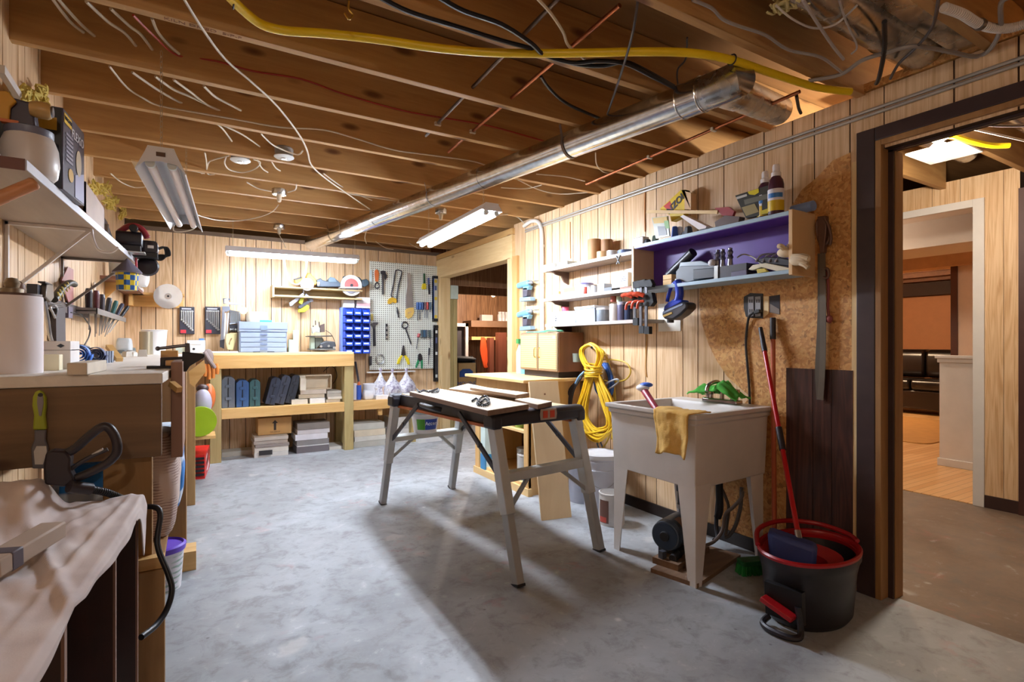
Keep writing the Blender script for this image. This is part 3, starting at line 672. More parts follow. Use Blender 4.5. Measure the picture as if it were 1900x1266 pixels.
# hall ceiling behind the doorway
pz = PZ(1700, 282, 2.385)
tag(MB().box(pz.x-.02, pz.x+.32, pz.y-.22, pz.y+.05, 2.375, 2.385).build('reflector_panel', plain('#f2f0ec', .4)), 'white metal plate beside the hall bulb', 'panel')
for y, l in ((1.62, 'round duct run over the hall, nearer the bulb'), (2.02, 'round duct run over the hall, farther from the doorway jamb'), (1.18, 'round duct run over the hall at the right edge')):
    t = T('round_duct', (4.2, y, 2.44), l, 'duct'); MB().cyl((3.3, y, 2.583), (4.75, y, 2.583), .075, n=26).ell((4.75, y, 2.583), (.05, .075, .075)).build('pipe', M_GALV2, t)
cable('yellow_hose', [PZ(1765,251,2.34), PZ(1800,262,2.34), PZ(1840,270,2.34), PZ(1872,270,2.34)], .016, M_YEL, 'yellow hose across the hall ceiling right of the bulb', 'hose')
cable('grey_cable', Z([(1778,233),(1830,245),(1905,262)], 2.33), .006, plain('#d0ccc8', .4), 'pale cable crossing the hall ceiling')
cable('black_cable', Z([(1785,228),(1850,233),(1910,233)], 2.35), .008, G3, 'dark cable crossing the hall ceiling')
# ---------------------------------------------------------------- left side: bench, shelf, foreground rack
M_BROWNX = wood('old_brown_x', '#66503a', '#86694a', 'x', .65, 13, '#46291a'); M_BROWNY = wood('old_brown_y', '#8a6238', '#ad8250', 'y', .65, 13)
M_TOP = wood('worn_bench_top', '#d8d0c4', '#efe9df', 'y', .5, 10)
M_PLY = wood('plywood_z', '#b98f5c', '#d3ad78', 'z', .6, 12)
lb = T('workbench', (-.35, 3.6, 0), 'long worn wooden workbench along the left wall with a pale top', 'workbench')
def bx(y): return -.10+.035*(y-2.14)
MB().hexa([(-.635,2.12,1.075),(bx(2.12),2.12,1.075),(bx(5.9),5.9,1.075),(-.635,5.9,1.075),(-.635,2.12,1.11),(bx(2.12),2.12,1.11),(bx(5.9),5.9,1.11),(-.635,5.9,1.11)]).build('bench_top', M_TOP, lb, bevel=.003)
MB().box(-.635, bx(2.13)-.004, 2.125, 2.163, .832, 1.074).build('apron', M_BROWNX, lb, bevel=.003)
MB().hexa([(bx(2.2)-.20,2.165,.94),(bx(2.2)-.16,2.165,.94),(bx(5.8)-.16,5.8,.94),(bx(5.8)-.20,5.8,.94),(bx(2.2)-.20,2.165,1.074),(bx(2.2)-.16,2.165,1.074),(bx(5.8)-.16,5.8,1.074),(bx(5.8)-.20,5.8,1.074)]).build('side_rail', M_BROWNY, lb, bevel=.003)
for y, w in ((2.18, .13), (3.52, .09), (4.62, .09)):
    i_ = .035 if w > .1 else .003
    MB().box(bx(y)-w-.004-i_, bx(y)-i_, y, y+.04 if w > .1 else y+.09, 0, .83 if w > .1 else 1.07).build('leg', M_OLDZ, lb, bevel=.003)
    MB().box(-.63, -.54, y, y+.09, 0, .83 if w > .1 else 1.07).build('leg', M_OLDZ, lb, bevel=.003)
MB().box(-.63, bx(2.2)-.003, 2.225, 5.0, .445, .47).build('lower_shelf', M_BROWNY, lb)
MB().box(bx(2.2)-.12, bx(2.2)+.002, 2.135, 2.175, 0, .45).build('front_leg_board', M_OLDZ, lb, bevel=.003)
MB().box(bx(2.2)-.135, bx(2.2)-.0, 2.14, 2.18, .452, .49).build('shelf_edge', M_PINEX, lb)
MB().box(-.63, bx(3.4)-.02, 3.30, 3.32, .47, 1.06).build('divider_panel', M_PLY, lb)
# things hanging on and under the bench
ty = 2.118
tr = T('grout_tool', PY(75, 870, ty), 'green and grey handled scraper hanging on the brown apron of the left bench', 'tool')
q = PY(75, 728, ty); 
def apr(pts, y=ty): return [PY(u, v, y) for u, v in pts]
hd = [(75,723),(82,727),(87,736),(88,752),(86,770),(89,796),(64,796),(66,770),(63,752),(64,736),(68,727)]
MB().prism(apr(hd, ty-.004), (0, -.022, 0)).build('handle', plain('#a9b32c', .5), tr, bevel=.004)
MB().prism(apr([(75,729),(80,735),(81,748),(77,772),(73,772),(69,748),(70,735)], ty-.027), (0, -.003, 0)).build('grip_inlay', plain('#8a8488', .5), tr)
MB().prism(apr([(66,797),(87,797),(86,815),(91,830),(88,868),(62,868),(60,830),(66,815)], ty-.006), (0, -.016, 0)).build('blade_shaft', plain('#6f6c70', .4), tr, bevel=.003)
MB().prism(apr([(68,828),(86,828),(87,838),(80,862),(65,862),(63,838)], ty-.023), (0, -.002, 0)).build('label_patch', plain('#d9d4cc', .5), tr)
MB().cyl(apr([(75,733)], ty-.031)[0], apr([(75,733)], ty-.02)[0], .006).build('nail_head', M_BLK, tr)
# pressure washer gun
gy_ = 1.93; gn = T('pressure_washer_gun', PY(130, 890, gy_), 'black pressure washer gun with open trigger guard lying behind the drop cloth', 'tool')
M_GUN = plain('#2c262c', .38)
def gp(pts, dy=0): return [PY(u, v, gy_+dy) for u, v in pts]
MB().tube(gp([(122,842),(140,832),(165,810),(188,793),(203,795),(215,815),(217,838),(205,855),(185,868),(160,880),(140,888)]), .0125, 10, 5).build('hand_grip', M_GUN, gn)
MB().prism(gp([(84,842),(95,836),(122,838),(132,850),(130,872),(140,892),(118,905),(82,900),(80,866)], -.02), (0, .045, 0)).build('body', M_GUN, gn, bevel=.006)
MB().tube(gp([(130,872),(150,858),(172,846),(200,834)]), .006, 8, 4).build('trigger', M_GUN, gn)
MB().cyl(gp([(172,845)])[0], gp([(192,834)])[0], .005).build('trigger_lock', plain('#c9c4c0', .4), gn)
hs = T('pressure_hose', PY(200, 912, 2.0), 'black rubber hose coming from the washer gun and looping down by the rack', 'hose')
MB().cyl(PY(128, 903, 1.9), PY(168, 908, 1.93), .017, n=14).build('connector', M_GUN, hs)
MB().tube([PY(168,908,1.93), PY(200,915,1.98), PY(224,925,2.02), PY(252,940,2.05), V((-.105,2.02,.68)), PY(292,1010,1.97), PY(312,1065,1.93), PY(319,1095,1.91), PY(310,1130,1.88), PY(290,1160,1.84), PY(262,1183,1.78)], .0085, 10, 6).build('tubing', M_BLK, hs)
sp = smooth_path([PY(168,908,1.93), PY(200,915,1.98), PY(224,925,2.02)], 9); mb = MB()
for i in range(len(sp)-1):
    dd = (sp[i+1]-sp[i]).normalized(); a = dd.orthogonal().normalized(); b = dd.cross(a)
    mb.tube([sp[i]+(a*cos(2*pi*k/10)+b*sin(2*pi*k/10))*.0095 for k in range(10)], .002, 5, 1, True, False)
mb.build('strain_relief', M_BLK, hs)
# rack under the drop cloth
M_STAIN = wood('dark_stained_z', '#2b1814', '#452820', 'z', .45, 10)
M_EDGE = wood('board_edge_z', '#7d5a4a', '#9c7a66', 'z', .6, 12)
rk = T('slatted_rack', (-.4, 1.35, 0), 'dark stained upright board rack covered by a drop cloth in the left foreground', 'rack')
def ed(y): return -.150-.07*(1.93-y)
for y in (1.20, 1.605, 1.90):
    MB().box(-.60, ed(y)-.005, y, y+.022, 0, .715).build('upright_board', M_STAIN, rk); MB().box(ed(y)-.005, ed(y), y, y+.022, 0, .715).build('board_edge', M_EDGE, rk)
MB().hexa([(-.60,.80,.715),(ed(.8)-.03,.80,.715),(ed(1.92)-.03,1.92,.715),(-.60,1.92,.715),(-.60,.80,.735),(ed(.8)-.03,.80,.735),(ed(1.92)-.03,1.92,.735),(-.60,1.92,.735)]).build('top_board', M_STAIN, rk)
tag(MB().box(-.30, -.19, 1.76, 1.79, 0, .25).build('offcut_board', plain('#d8cbb8', .6)), 'pale board standing inside the dark rack at the bottom left', 'board')
# drop cloth
def clothmat():
    n = NT('canvas_cloth'); co = n.coords(); a = n.noise(co, 5, 5, .5); w = n.noise(co, 300, 2)
    n.col(n.ramp(a, [(.3, '#c6b7b2'), (.55, '#ddd0cb'), (.75, '#e6dcd6')])); n.b.inputs['Roughness'].default_value = .9
    n.bump(w, .12, .002); MATS['canvas'] = n.m; return n.m
from mathutils import noise as mn
def sst(t): t = min(1, max(0, t)); return t*t*(3-2*t)
def cz(x, y):
    h = .748
    h += .088*sst((-.315-x)/.07)*math.exp(-((y-1.90)/.17)**2)*sst((x+.66)/.1)        # cloth bunched up against the bench
    for k, (a, f, ph) in enumerate(((.008, 7, .3), (.007, 17, 1.7), (.004, 33, .4))):
        h += a*(.25+.75*sst((ed(y)-x)/.09))*mn.noise(V((x*f*1.2+ph+y*f*.35, y*f*.45-x*f*.3, k*3.1)))
    for q, w, a in (((x+.27)+.30*(y-1.45), .022, .014), ((x+.36)+.16*(y-1.3), .03, .016), ((x+.44)-.35*(y-1.25), .025, .012), ((x+.22)-.10*(y-1.5), .016, .009)):
        h += a*(max(0, 1-abs(q)/w)**1.3)*(.5+.5*sin(y*4+w*90))
    return h
NX, NY = 110, 150
def cl(u, v):
    y = .42+1.55*v; edge = ed(y)+.006+.002*sin(y*9); x0_ = -.60; L_ = (edge-x0_)+.075
    x = x0_+u*L_
    if x <= edge: return V((x, y, cz(x, y)))
    o = x-edge; hang = .022+.012*sin(y*8+1)+.15*math.exp(-((y-1.93)/.05)**2)
    f = o/.075
    return V((edge+.008*min(1, f*3)+.002*sin(y*31)*f, y+(.012*sin(f*5) if y > 1.8 else 0), cz(edge, y)-f*hang-.006*min(1, f*4)))
clo = MB().grid(cl, NX, NY).build('drop_cloth', clothmat(), ang=180, solid=.003)
tag(clo, 'crumpled off white canvas drop cloth over the dark rack in the left foreground', 'cloth')
tb = T('wooden_offcut', PZ(50, 1010, .80), 'grey tan end of a wooden board lying on the drop cloth', 'board')
w0 = PZ(100, 983, .792); w1 = PZ(-30, 1060, .785)
MB().bar(w0, w1, .05, .036).build('board_piece', plain('#b9a898', .7), tb, bevel=.004)
MB().bar(w1.lerp(w0, .16), w1.lerp(w0, .32), .052, .038).build('dark_end', plain('#5b5560', .6), tb, bevel=.003)
# bags and clutter below the bench
def bag(name, x0, x1, y0, y1, z0, z1, mat, label, cat='bag', seed=1):
    r = random.Random(seed)
    def fn(u, v):
        a = 2*pi*u; e = 5.5
        ca, sa = cos(a), sin(a)
        px = math.copysign(abs(ca)**(2/e), ca); py = math.copysign(abs(sa)**(2/e), sa)
        k = sin(pi*min(max(v*.94+.03, 0), 1))**.13
        n = .035*mn.noise(V((ca*2.5, sa*2.5, v*7+seed)))
        return V(((x0+x1)/2+px*(x1-x0)/2*(k+n), (y0+y1)/2+py*(y1-y0)/2*(k+n), z0+(z1-z0)*v))
    m = MB().grid(fn, 36, 22); m.f += [[i for i in range(36)][::-1], [22*37+i for i in range(36)]]
    return tag(m.build(name, mat, ang=60), label, cat)
def printed(key, base, ink, sc=30):
    n = NT(key); co = n.coords((1, 1, 1)); w = n.add('ShaderNodeTexWave', wave_type='BANDS', bands_direction='Z'); n.link(co, w.inputs[0]); w.inputs['Scale'].default_value = sc; w.inputs['Distortion'].default_value = 3.5
    f = n.math('MULTIPLY', n.ramp(w.outputs['Fac'], [(.62, 0), (.8, 1)]), n.ramp(n.noise(co, 9, 2), [(.42, 0), (.52, .8)]))
    n.col(n.mix(f, base, ink)); n.b.inputs['Roughness'].default_value = .7; MATS[key] = n.m; return n.m
M_PAPER = printed('printed_paper', '#cdb9ae', '#8c6a64'); M_BLUEBAG = printed('blue_bag', '#2270b4', '#dfe6ea', 2.2)
bag('cement_bag', -.31, -.062, 2.36, 2.72, .47, .86, M_PAPER, 'pinkish printed paper bag on the lower shelf behind the near bench leg', seed=2)
bag('blue_bag', -.27, -.052, 2.74, 3.0, .47, .84, M_BLUEBAG, 'blue and white bag on the lower shelf behind the paper bag', seed=5)
bag('blue_bag', -.40, -.26, 2.26, 2.34, .47, .80, M_BLUEBAG, 'blue white bag seen through the washer gun guard', seed=8)
bag('paper_bag', -.52, -.41, 2.26, 2.5, .47, .70, plain('#8f7f74', .8), 'dim paper bag in shadow under the left bench', seed=9)
tag(MB().cyl((-.60, 2.25, .75), (-.47, 2.3, .62), .012).cyl((-.47, 2.3, .62), (-.45, 2.26, .5), .012).build('bent_pipe', M_STEEL), 'bent metal pipe in the shadow below the apron', 'pipe')
bk = T('purple_lid_bucket', PZ(303, 1098, 0), 'small white bucket with a purple lid on the floor beside the left bench', 'bucket')
c = PZ(299, 1096, 0); c = V((min(c.x, -.13), c.y+.02, 0))
MB().lathe([(.0, .0), (.082, .0), (.095, .18), (.098, .185), (.098, .2)], c).build('body', printed('white_pail', '#e8e6ea', '#8fae9c', 12), bk)
MB().lathe([(.103, .19), (.106, .215), (.095, .222), (.088, .212), (.0, .212)], c).build('lid', plain('#6a45c4', .35), bk)
tag(MB().box(bx(3.5)-.03, bx(3.5)+.045, 3.30, 3.45, 0, .10).build('wood_offcut', M_PINEX), 'short wood block on the floor at the foot of the middle bench leg', 'wood block')
# red tool box on the floor
rd = T('red_box', (.02, 5.78, 0), 'bright red and white cardboard tool box on the floor at the bench end', 'box')
ra, rb_ = V((.055, 5.47, 0)), V((.10, 5.98, 0))
MB().hexa([V((-.14,5.50,0)),ra,rb_,V((-.10,6.0,0)),V((-.14,5.50,.215)),ra+V((0,0,.215)),rb_+V((0,0,.215)),V((-.10,6.0,.215))]).build('body', plain('#d8261f', .4), rd, bevel=.002)
dd = (rb_-ra).normalized(); q = axes(ra.lerp(rb_, .5)+V((.002,0,.12)), dd, (0, 0, 1)); q = axes(ra.lerp(rb_, .5)+V((.003,0,.11)), dd, (0,0,1))
MB(q).plate([(-.2,-.01),(-.02,-.01),(.15,.075),(.12,.085),(-.05,.02)], .001).build('tool_picture', plain('#3a3236', .4), rd)
MB(q).plate([(-.2,.03),(-.05,.075),(-.08,.09),(-.2,.06)], .001).build('white_swoosh', plain('#f2eaea', .4), rd)
MB(q).plate([(-.15,-.06),(-.02,-.04),(.1,-.01),(.12,-.05),(.0,-.08)], .001).build('white_patch', plain('#f2eaea', .4), rd)
for k in range(5):
    MB().box(-.13, .05, 5.462, 5.478, .03+.036*k, .05+.036*k).build('black_rib', M_BLK, rd)
# orange and green power tool under the bench end
pt = T('leaf_blower', (-.02, 5.45, .45), 'grey and orange yard tool with a lime green disc under the bench end', 'tool')
c = PY(376, 775, 5.45); 
MB().cyl((c.x-.02, 5.40, c.z-.03), (c.x-.02, 5.46, c.z-.03), .13, n=28).build('green_disc', plain('#9bb81e', .35), pt)
MB().ell((c.x, 5.53, c.z+.12), (.075, .07, .13)).build('grey_housing', plain('#b9b4c4', .4), pt)
MB().ell((c.x+.05, 5.60, c.z+.17), (.055, .06, .12)).build('orange_cover', plain('#e0743a', .4), pt)
MB().ell((c.x, 5.56, c.z+.25), (.05, .05, .04)).build('dark_cap', plain('#4a3634', .4), pt)
MB().box(c.x-.1, c.x+.1, 5.42, 5.7, c.z-.19, c.z-.165).build('base_board', M_PINEX, pt)
# vise at the bench corner
vs = T('bench_vise', V((bx(2.5), 2.5, 1.0)), 'black iron woodworking vise with a wooden jaw at the corner of the left bench', 'vise')
M_IRON = plain('#1e1d22', .45)
vy = 2.50
def vp(pts, y=vy): return [PY(u, v, y) for u, v in pts]
MB().prism(vp([(297,664),(342,662),(342,667),(306,669),(306,685),(297,685)]), (0, .05, 0)).build('fixed_arm', M_IRON, vs, bevel=.003)
MB().prism(vp([(338,653),(380,657),(380,663),(352,680),(346,690),(340,690),(338,672)]), (0, .06, 0)).build('jaw_casting', M_IRON, vs, bevel=.003)
MB().prism(vp([(343,637),(352,637),(353,654),(343,654)]), (0, .035, 0)).build('screw_boss', plain('#5a5658', .4), vs, bevel=.002)
MB().cyl(vp([(293,647)])[0], vp([(345,641)])[0], .006).ell(vp([(293,647)])[0], (.009,)*3).build('handle_bar', plain('#6f6d70', .3, 1), vs)
MB().cyl(vp([(272,682)])[0], vp([(318,682)])[0], .0065).build('slide_rod', M_IRON, vs)
MB().box(PY(317,700,2.36).x, PY(339,700,2.36).x, 2.36, 2.80, .78, PY(325,672,2.36).z).build('wooden_jaw', wood('jaw_wood', '#8a6654', '#a37e69', 'z', .6, 12), vs, bevel=.003)
MB().box(PY(298,655,2.75).x, PY(330,655,2.75).x, 2.75, 2.82, 1.112, PY(298,651,2.75).z).build('packing_block', M_PINEX, vs)
tag(MB().bar(vp([(318,712)], 2.34)[0], vp([(333,724)], 2.30)[0], .02, .02).build('dowel', M_PINEX), 'short pale dowel stuck out beside the wooden vise jaw', 'dowel')
tag(MB().prism(vp([(350,690),(379,668),(382,690),(360,718),(352,712)], 4.4), (0, .03, 0)).build('corner_brace', M_PINEX), 'pale sawn brace board fixed at the end of the left bench', 'board')
gl = T('work_gloves', PY(388, 668, 6.05), 'grey and orange work gloves hanging at the left end of the back bench', 'gloves')
c = PY(388, 672, 6.07)
MB().ell((c.x-.01, c.y, c.z+.04), (.05, .025, .09)).tube([(c.x-.04,c.y-.02,c.z+.1),(c.x+.0,c.y-.035,c.z+.02),(c.x+.05,c.y-.03,c.z-.06)], .02, 8).build('cuff', plain('#8a7a74', .8), gl)
for dx, l in ((-.04, .12), (-.005, .15), (.03, .14), (.065, .10)):
    MB().tube([(c.x+dx, c.y-.02, c.z-.02), (c.x+dx+.008, c.y-.03, c.z-.02-l*.5), (c.x+dx+.004, c.y-.025, c.z-.02-l)], .016, 8, 4).build('finger', plain('#e0883a', .7), gl)
# ---- on the bench top
ZT = 1.11
pw = T('paper_towel_roll', (-.50, 2.40, ZT), 'white paper towel roll standing on a holder at the near end of the left bench', 'paper towel')
k = PY(80, 640, 2.36); c = V((k.x-.079, 2.36, ZT))
MB().lathe([(.02, .0), (.078, .0), (.079, .004), (.079, .252), (.078, .256), (.02, .256)], c, 40).build('roll', plain('#efe8ea', .85, var=.02), pw)
MB().lathe([(.0, .256), (.076, .256), (.076, .264), (.0, .264)], c, 32).build('holder_plate', plain('#5a4038', .5), pw)
MB().lathe([(.03, .264), (.03, .28), (.018, .285), (.022, .30), (.014, .315), (.0, .318)], c, 18).build('knob', plain('#9a8a72', .45, .5), pw)
def onb(u, v): return PZ(u, v, ZT)
def bbox(name, u0, u1, v, h, dp, mat, label, cat, z=ZT, bevel=.002, parts=None):
    a, b = PZ(u0, v, z), PZ(u1, v, z); y = (a.y+b.y)/2
    a, b = PY(u0, v, y), PY(u1, v, y)
    o = MB().box(a.x, b.x, y, y+dp, z, z+h).build(name, mat, bevel=bevel); return tag(o, label, cat)
b = T('white_box', onb(105, 682), 'flat white carton with a small dark logo on the left bench', 'box')
a0, b0 = PY(81, 682, 2.62), PY(131, 682, 2.62)
MB().box(a0.x, b0.x, 2.62, 2.80, ZT, ZT+.108).build('carton', plain('#e3dedb', .5), b, bevel=.002)
MB().box(a0.x, b0.x, 2.618, 2.80, ZT+.072, ZT+.075).build('lid_seam', plain('#a29c98', .5), b)
qx = axes((a0.x+.05, 2.617, ZT+.09), (1,0,0), (0,0,1))
MB(qx).plate([(-.012,0),(0,.008),(.012,0),(0,-.008)], .0008).build('logo', plain('#2a3038', .5), b)
tag(MB().box(*[PY(80,684,2.52).x, PY(110,684,2.52).x, 2.52, 2.58, ZT, ZT+.058]).build('pale_block', plain('#e6dcb8', .6), bevel=.002), 'small pale yellowish block in front of the white carton', 'block')
# coiled blue straps
def coil(name, c, r0, r1, n, w, mat, label, cat='strap'):
    P = []
    for i in range(n*12+1):
        a = 2*pi*i/12; r = r0+(r1-r0)*i/(n*12); P.append((c[0]+r*cos(a), c[1]+.0*i, c[2]+r*sin(a)))
    return tag(MB().ribbon(P, w, .003, (0, 1, 0), 2).build(name, mat), label, cat)
M_BLUE = plain('#2f6fd0', .6); M_NAVY = plain('#33406a', .6)
p = PY(146, 668, 2.95); coil('blue_strap', (p.x, 2.95, ZT+.050), .008, .048, 4, .05, M_BLUE, 'coiled bright blue strap behind the white carton')
p = PY(178, 667, 3.1); coil('navy_strap', (p.x, 3.1, ZT+.044), .01, .042, 4, .06, M_NAVY, 'coiled navy webbing right of the bright blue strap')
tag(MB().tube([PY(118,646,3.0), PY(140,642,3.0), PY(163,645,3.05), PY(160,652,3.05)], .008, 8).build('black_cable', M_BLK), 'black flat cable lying over the blue strap', 'cable')
for k in range(8): pass
sd = T('sanding_sponges', PY(195, 668, 3.25), 'row of thin grey sanding pads leaning behind the wood offcut', 'sanding pads')
for k in range(6):
    p = PY(184+4.5*k, 672, 3.25+.03*k); MB().box(p.x-.004, p.x+.004, p.y, p.y+.06, ZT, ZT+.06).build('pad', plain('#8f97a6', .7), sd)
sc = T('wood_offcut', PZ(158, 686, ZT), 'rough split wood offcut on the left bench top', 'wood offcut')
p0, p1 = PZ(143, 685, ZT+.02), PZ(182, 678, ZT+.02)
MB().bar(p0, p1, .05, .038).build('offcut_body', plain('#d9cbb6', .75), sc, bevel=.003)
tag(MB().bar(PY(202, 643, 3.6), PY(222, 668, 3.45), .03, .02).build('tapered_stick', M_PINEX), 'pale tapered wooden handle lying on the left bench', 'handle')
tag(MB().tube([PY(160,653,3.7), PY(175,650,3.7), PY(196,654,3.7), PY(212,665,3.6), PY(205,672,3.5), PY(190,672,3.5)], .004, 6).build('flex_lead', M_BLK), 'thin black cord curling on the left bench', 'cord')
tag(MB().ell((PY(183,650,3.8).x, 3.8, ZT+.03), (.05, .04, .025)).build('sanding_block', plain('#3a3846', .5)), 'dark rounded sander on the left bench', 'sander')
rr = random.Random(11)
for k in range(14):
    u = rr.uniform(222, 268); y = rr.uniform(4.6, 5.9); p = PY(u, 650, y); s = rr.uniform(.02, .045)
    col = rr.choice(('#b9b0a4', '#8d857c', '#d6d0c6', '#6f7470', '#a8a29a'))
    m = frame((p.x, y, ZT), rr.uniform(0, 90))
    o = MB(m).frust((0, 0, 0), s*1.6, s, s*rr.uniform(.6, 1.6), s*1.2, s*.8).build('small_part', plain(col, .5, .3), bevel=.003)
    tag(o, 'small grey hardware piece in the heap at the back of the left bench', 'hardware', 'hardware heap on the left bench')
bagc = bag('clear_bag', PY(217,655,5.2).x, PY(245,655,5.2).x, 5.1, 5.3, ZT, ZT+.14, glass('#dfe6ea', .3, .4), 'crumpled clear plastic bag of parts on the left bench', seed=4)
cn = T('tin_can', PZ(270, 650, ZT), 'tall worn tin can in front of the white pail on the left bench', 'can')
p = PY(271, 655, 5.6); MB().lathe([(.0,.0),(.05,.0),(.05,.2),(.047,.2),(.047,.01),(0,.01)], (p.x, 5.6, ZT)).build('can_body', plain('#a89c84', .4, .6), cn)
pl = T('white_pail', PY(285, 650, 5.9), 'white plastic pail at the back of the left bench', 'pail')
p = PY(286, 655, 5.75); MB().lathe([(.0,.0),(.085,.0),(.10,.21),(.105,.215),(.098,.22),(.08,.01),(0,.01)], (p.x, 5.75, ZT)).build('pail_body', plain('#f0eeee', .4, var=.03), pl)
# ---- wall above the bench
t = T('wall_shelf', (-.5, 2.8, 1.68), 'long grey edged melamine shelf on white brackets high on the left wall', 'shelf')
def sx(y): return -.40+.045*(y-1.9)
MB().hexa([(-.638,1.90,1.68),(sx(1.9),1.90,1.68),(sx(3.85),3.85,1.68),(-.638,3.85,1.68),(-.638,1.90,1.703),(sx(1.9),1.90,1.703),(sx(3.85),3.85,1.703),(-.638,3.85,1.703)]).build('shelf_board', wood('melamine_y', '#a89684', '#bfae9c', 'y', .45, 12), t)
MB().hexa([(sx(1.9),1.90,1.678),(sx(1.9)+.003,1.90,1.678),(sx(3.85)+.003,3.85,1.678),(sx(3.85),3.85,1.678),(sx(1.9),1.90,1.705),(sx(1.9)+.003,1.90,1.705),(sx(3.85)+.003,3.85,1.705),(sx(3.85),3.85,1.705)]).build('front_edge', plain('#cfcfd6', .4), t)
MB().box(-.638, sx(1.9), 1.896, 1.90, 1.675, 1.706).build('end_edge', plain('#6a3f33', .5), t)
for y in (2.75, 3.72):
    M_BR = plain('#e6e0dc', .4) if y < 3 else plain('#7a706a', .4)
    MB().box(-.637, -.627, y-.008, y+.008, 1.36, 1.68).box(-.637, sx(y)-.01, y-.008, y+.008, 1.667, 1.679).bar((-.63, y, 1.40), (sx(y)-.02, y, 1.67), .012, .012).build('bracket', M_BR, t)
MB().tube([(sx(2.75)-.012,2.75,1.675),(sx(2.75)-.008,2.75,1.64),(sx(2.75)+.01,2.75,1.595),(sx(2.75)+.05,2.75,1.588),(sx(2.75)+.075,2.75,1.612)], .005, 8).build('bracket_hook', plain('#e6e0dc', .4), t)
tag(MB().lathe([(.0,-.006),(.018,-.004),(.022,.006),(.012,.02),(.0,.024)], (-.625, 2.75, 1.425), 16, 'x').ell((-.60, 2.75, 1.425), (.022, .02, .028)).build('carved_ornament', plain('#7a5a4a', .5)), 'brown carved knob at the foot of the white shelf bracket', 'knob')
ZS = 1.704
def pyr(u0, u1, v0, v1, y): 
    a, b = PY(u0, v1, y), PY(u1, v0, y); return a.x, b.x, a.z, b.z
# sprayer
s = T('paint_sprayer', (-.42, 2.02, ZS), 'white paint sprayer cup with yellow trigger and tan nozzle on the left shelf', 'sprayer')
cx = -.437; y0 = 2.12
MB().lathe([(.0,.0),(.056,.0),(.066,.012),(.071,.05),(.068,.095),(.058,.125),(.05,.132)], (cx, y0, ZS), 28).build('cup', plain('#e4dcd6', .35, var=.04), s)
MB().lathe([(.054,.124),(.057,.128),(.057,.148),(.04,.155),(.0,.155)], (cx, y0, ZS), 24).build('cup_collar', plain('#7d7f92', .4), s)
MB().prism([(cx-.05, y0-.025, ZS+.153),(cx+.02, y0-.025, ZS+.153),(cx+.012, y0-.025, ZS+.225),(cx-.06, y0-.025, ZS+.235)], (0, .05, 0)).build('gun_body', plain('#4a4452', .4), s, bevel=.006)
MB().prism([(cx-.062, y0-.045, ZS+.156),(cx-.036, y0-.045, ZS+.156),(cx-.034, y0-.045, ZS+.195),(cx-.020, y0-.045, ZS+.215),(cx-.04, y0-.045, ZS+.24),(cx-.064, y0-.045, ZS+.235)], (0, .014, 0)).build('trigger', plain('#d39a2c', .4), s, bevel=.003)
MB().box(cx-.055, cx-.015, y0-.048, y0-.03, ZS+.148, ZS+.157).build('orange_band', plain('#d8743a', .4), s)
MB().lathe([(.020,-.022),(.024,-.01),(.025,.018),(.020,.026),(.010,.027),(.0,.022)], (cx+.03, y0-.03, ZS+.205), 20, 'x').build('nozzle', plain('#c9a262', .4), s)
MB().lathe([(.017,.026),(.015,.031),(.005,.032),(0,.03)], (cx+.03, y0-.03, ZS+.205), 16, 'x').build('nozzle_tip', M_STEEL, s)
tag(MB().lathe([(.0,.0),(.09,.0),(.10,.03),(.06,.14),(.03,.18),(0,.18)], (-.57, 1.98, ZS), 24).build('white_jug', plain('#dcdce0', .35, var=.04)), 'white plastic jug cut by the left edge of the photo', 'jug')
# sprayer carton
b = T('sprayer_carton', (-.5, 2.3, ZS), 'black and purple sprayer carton with yellow logo on the left shelf', 'box')
x1 = -.372; MB().hexa([(-.63,2.20,ZS),(x1,2.20,ZS),(x1+.02,2.43,ZS),(-.62,2.43,ZS),(-.63,2.20,ZS+.262),(x1,2.20,ZS+.262),(x1+.02,2.43,ZS+.262),(-.62,2.43,ZS+.262)]).build('carton', plain('#4a4150', .35), b, bevel=.002)
MB().box(-.628, x1-.004, 2.1975, 2.1995, ZS+.004, ZS+.258).build('front_print', plain('#1a161c', .35), b)
dd = V((.02, .23, 0)).normalized()
def side(a, z, off=.0012): return axes(V((x1, 2.20, ZS))+dd*a+V((off, 0, z)), dd, (0, 0, 1))
MB(side(.03, .235)).plate([(-.024,-.016),(.05,-.016),(.05,.016),(-.024,.016)], .001).build('logo_panel', plain('#e0b41e', .4), b)
text('WAGNER', side(.043, .235, .003), .017, M_BLK, b)
text('FLEXiO', side(.145, .21, .003), .042, plain('#e8e4ea', .4), b)
for k in range(7): MB(side(.06, .19-.014*k)).plate([(-.035,-.004),(.035,-.004),(.035,.004),(-.035,.004)], .0008).build('text_line', plain('#9a92a2', .4), b)
MB(side(.16, .13)).plate([(-.03*cos(a)*1, .045*sin(a)) for a in [-2*pi*k/20 for k in range(20)]], .0008).build('picture', plain('#c2aa86', .4), b)
MB(side(.075, .065)).plate([(.026*cos(a), .022*sin(a)) for a in [2*pi*k/20 for k in range(20)]], .0008).build('badge', plain('#d8a52a', .4), b)
MB(side(.17, .05)).plate([(-.05,-.045),(.05,-.045),(.05,.06),(-.05,.03)], .0006).build('pale_corner', plain('#a8a4c0', .4), b)
for k in range(6): MB().box(x1-.085, x1-.02, 2.1965, 2.198, ZS+.05+.016*k, ZS+.056+.016*k).build('text_line', plain('#bdb6c4', .4), b)
text('72 oz', axes((x1-.045, 2.196, ZS+.162), (1,0,0), (0,0,1)), .02, plain('#bdb6c4', .4), b)
MB().box(x1-.13, x1-.015, 2.196, 2.198, ZS+.185, ZS+.225).build('yellow_strip', plain('#c2941e', .4), b)
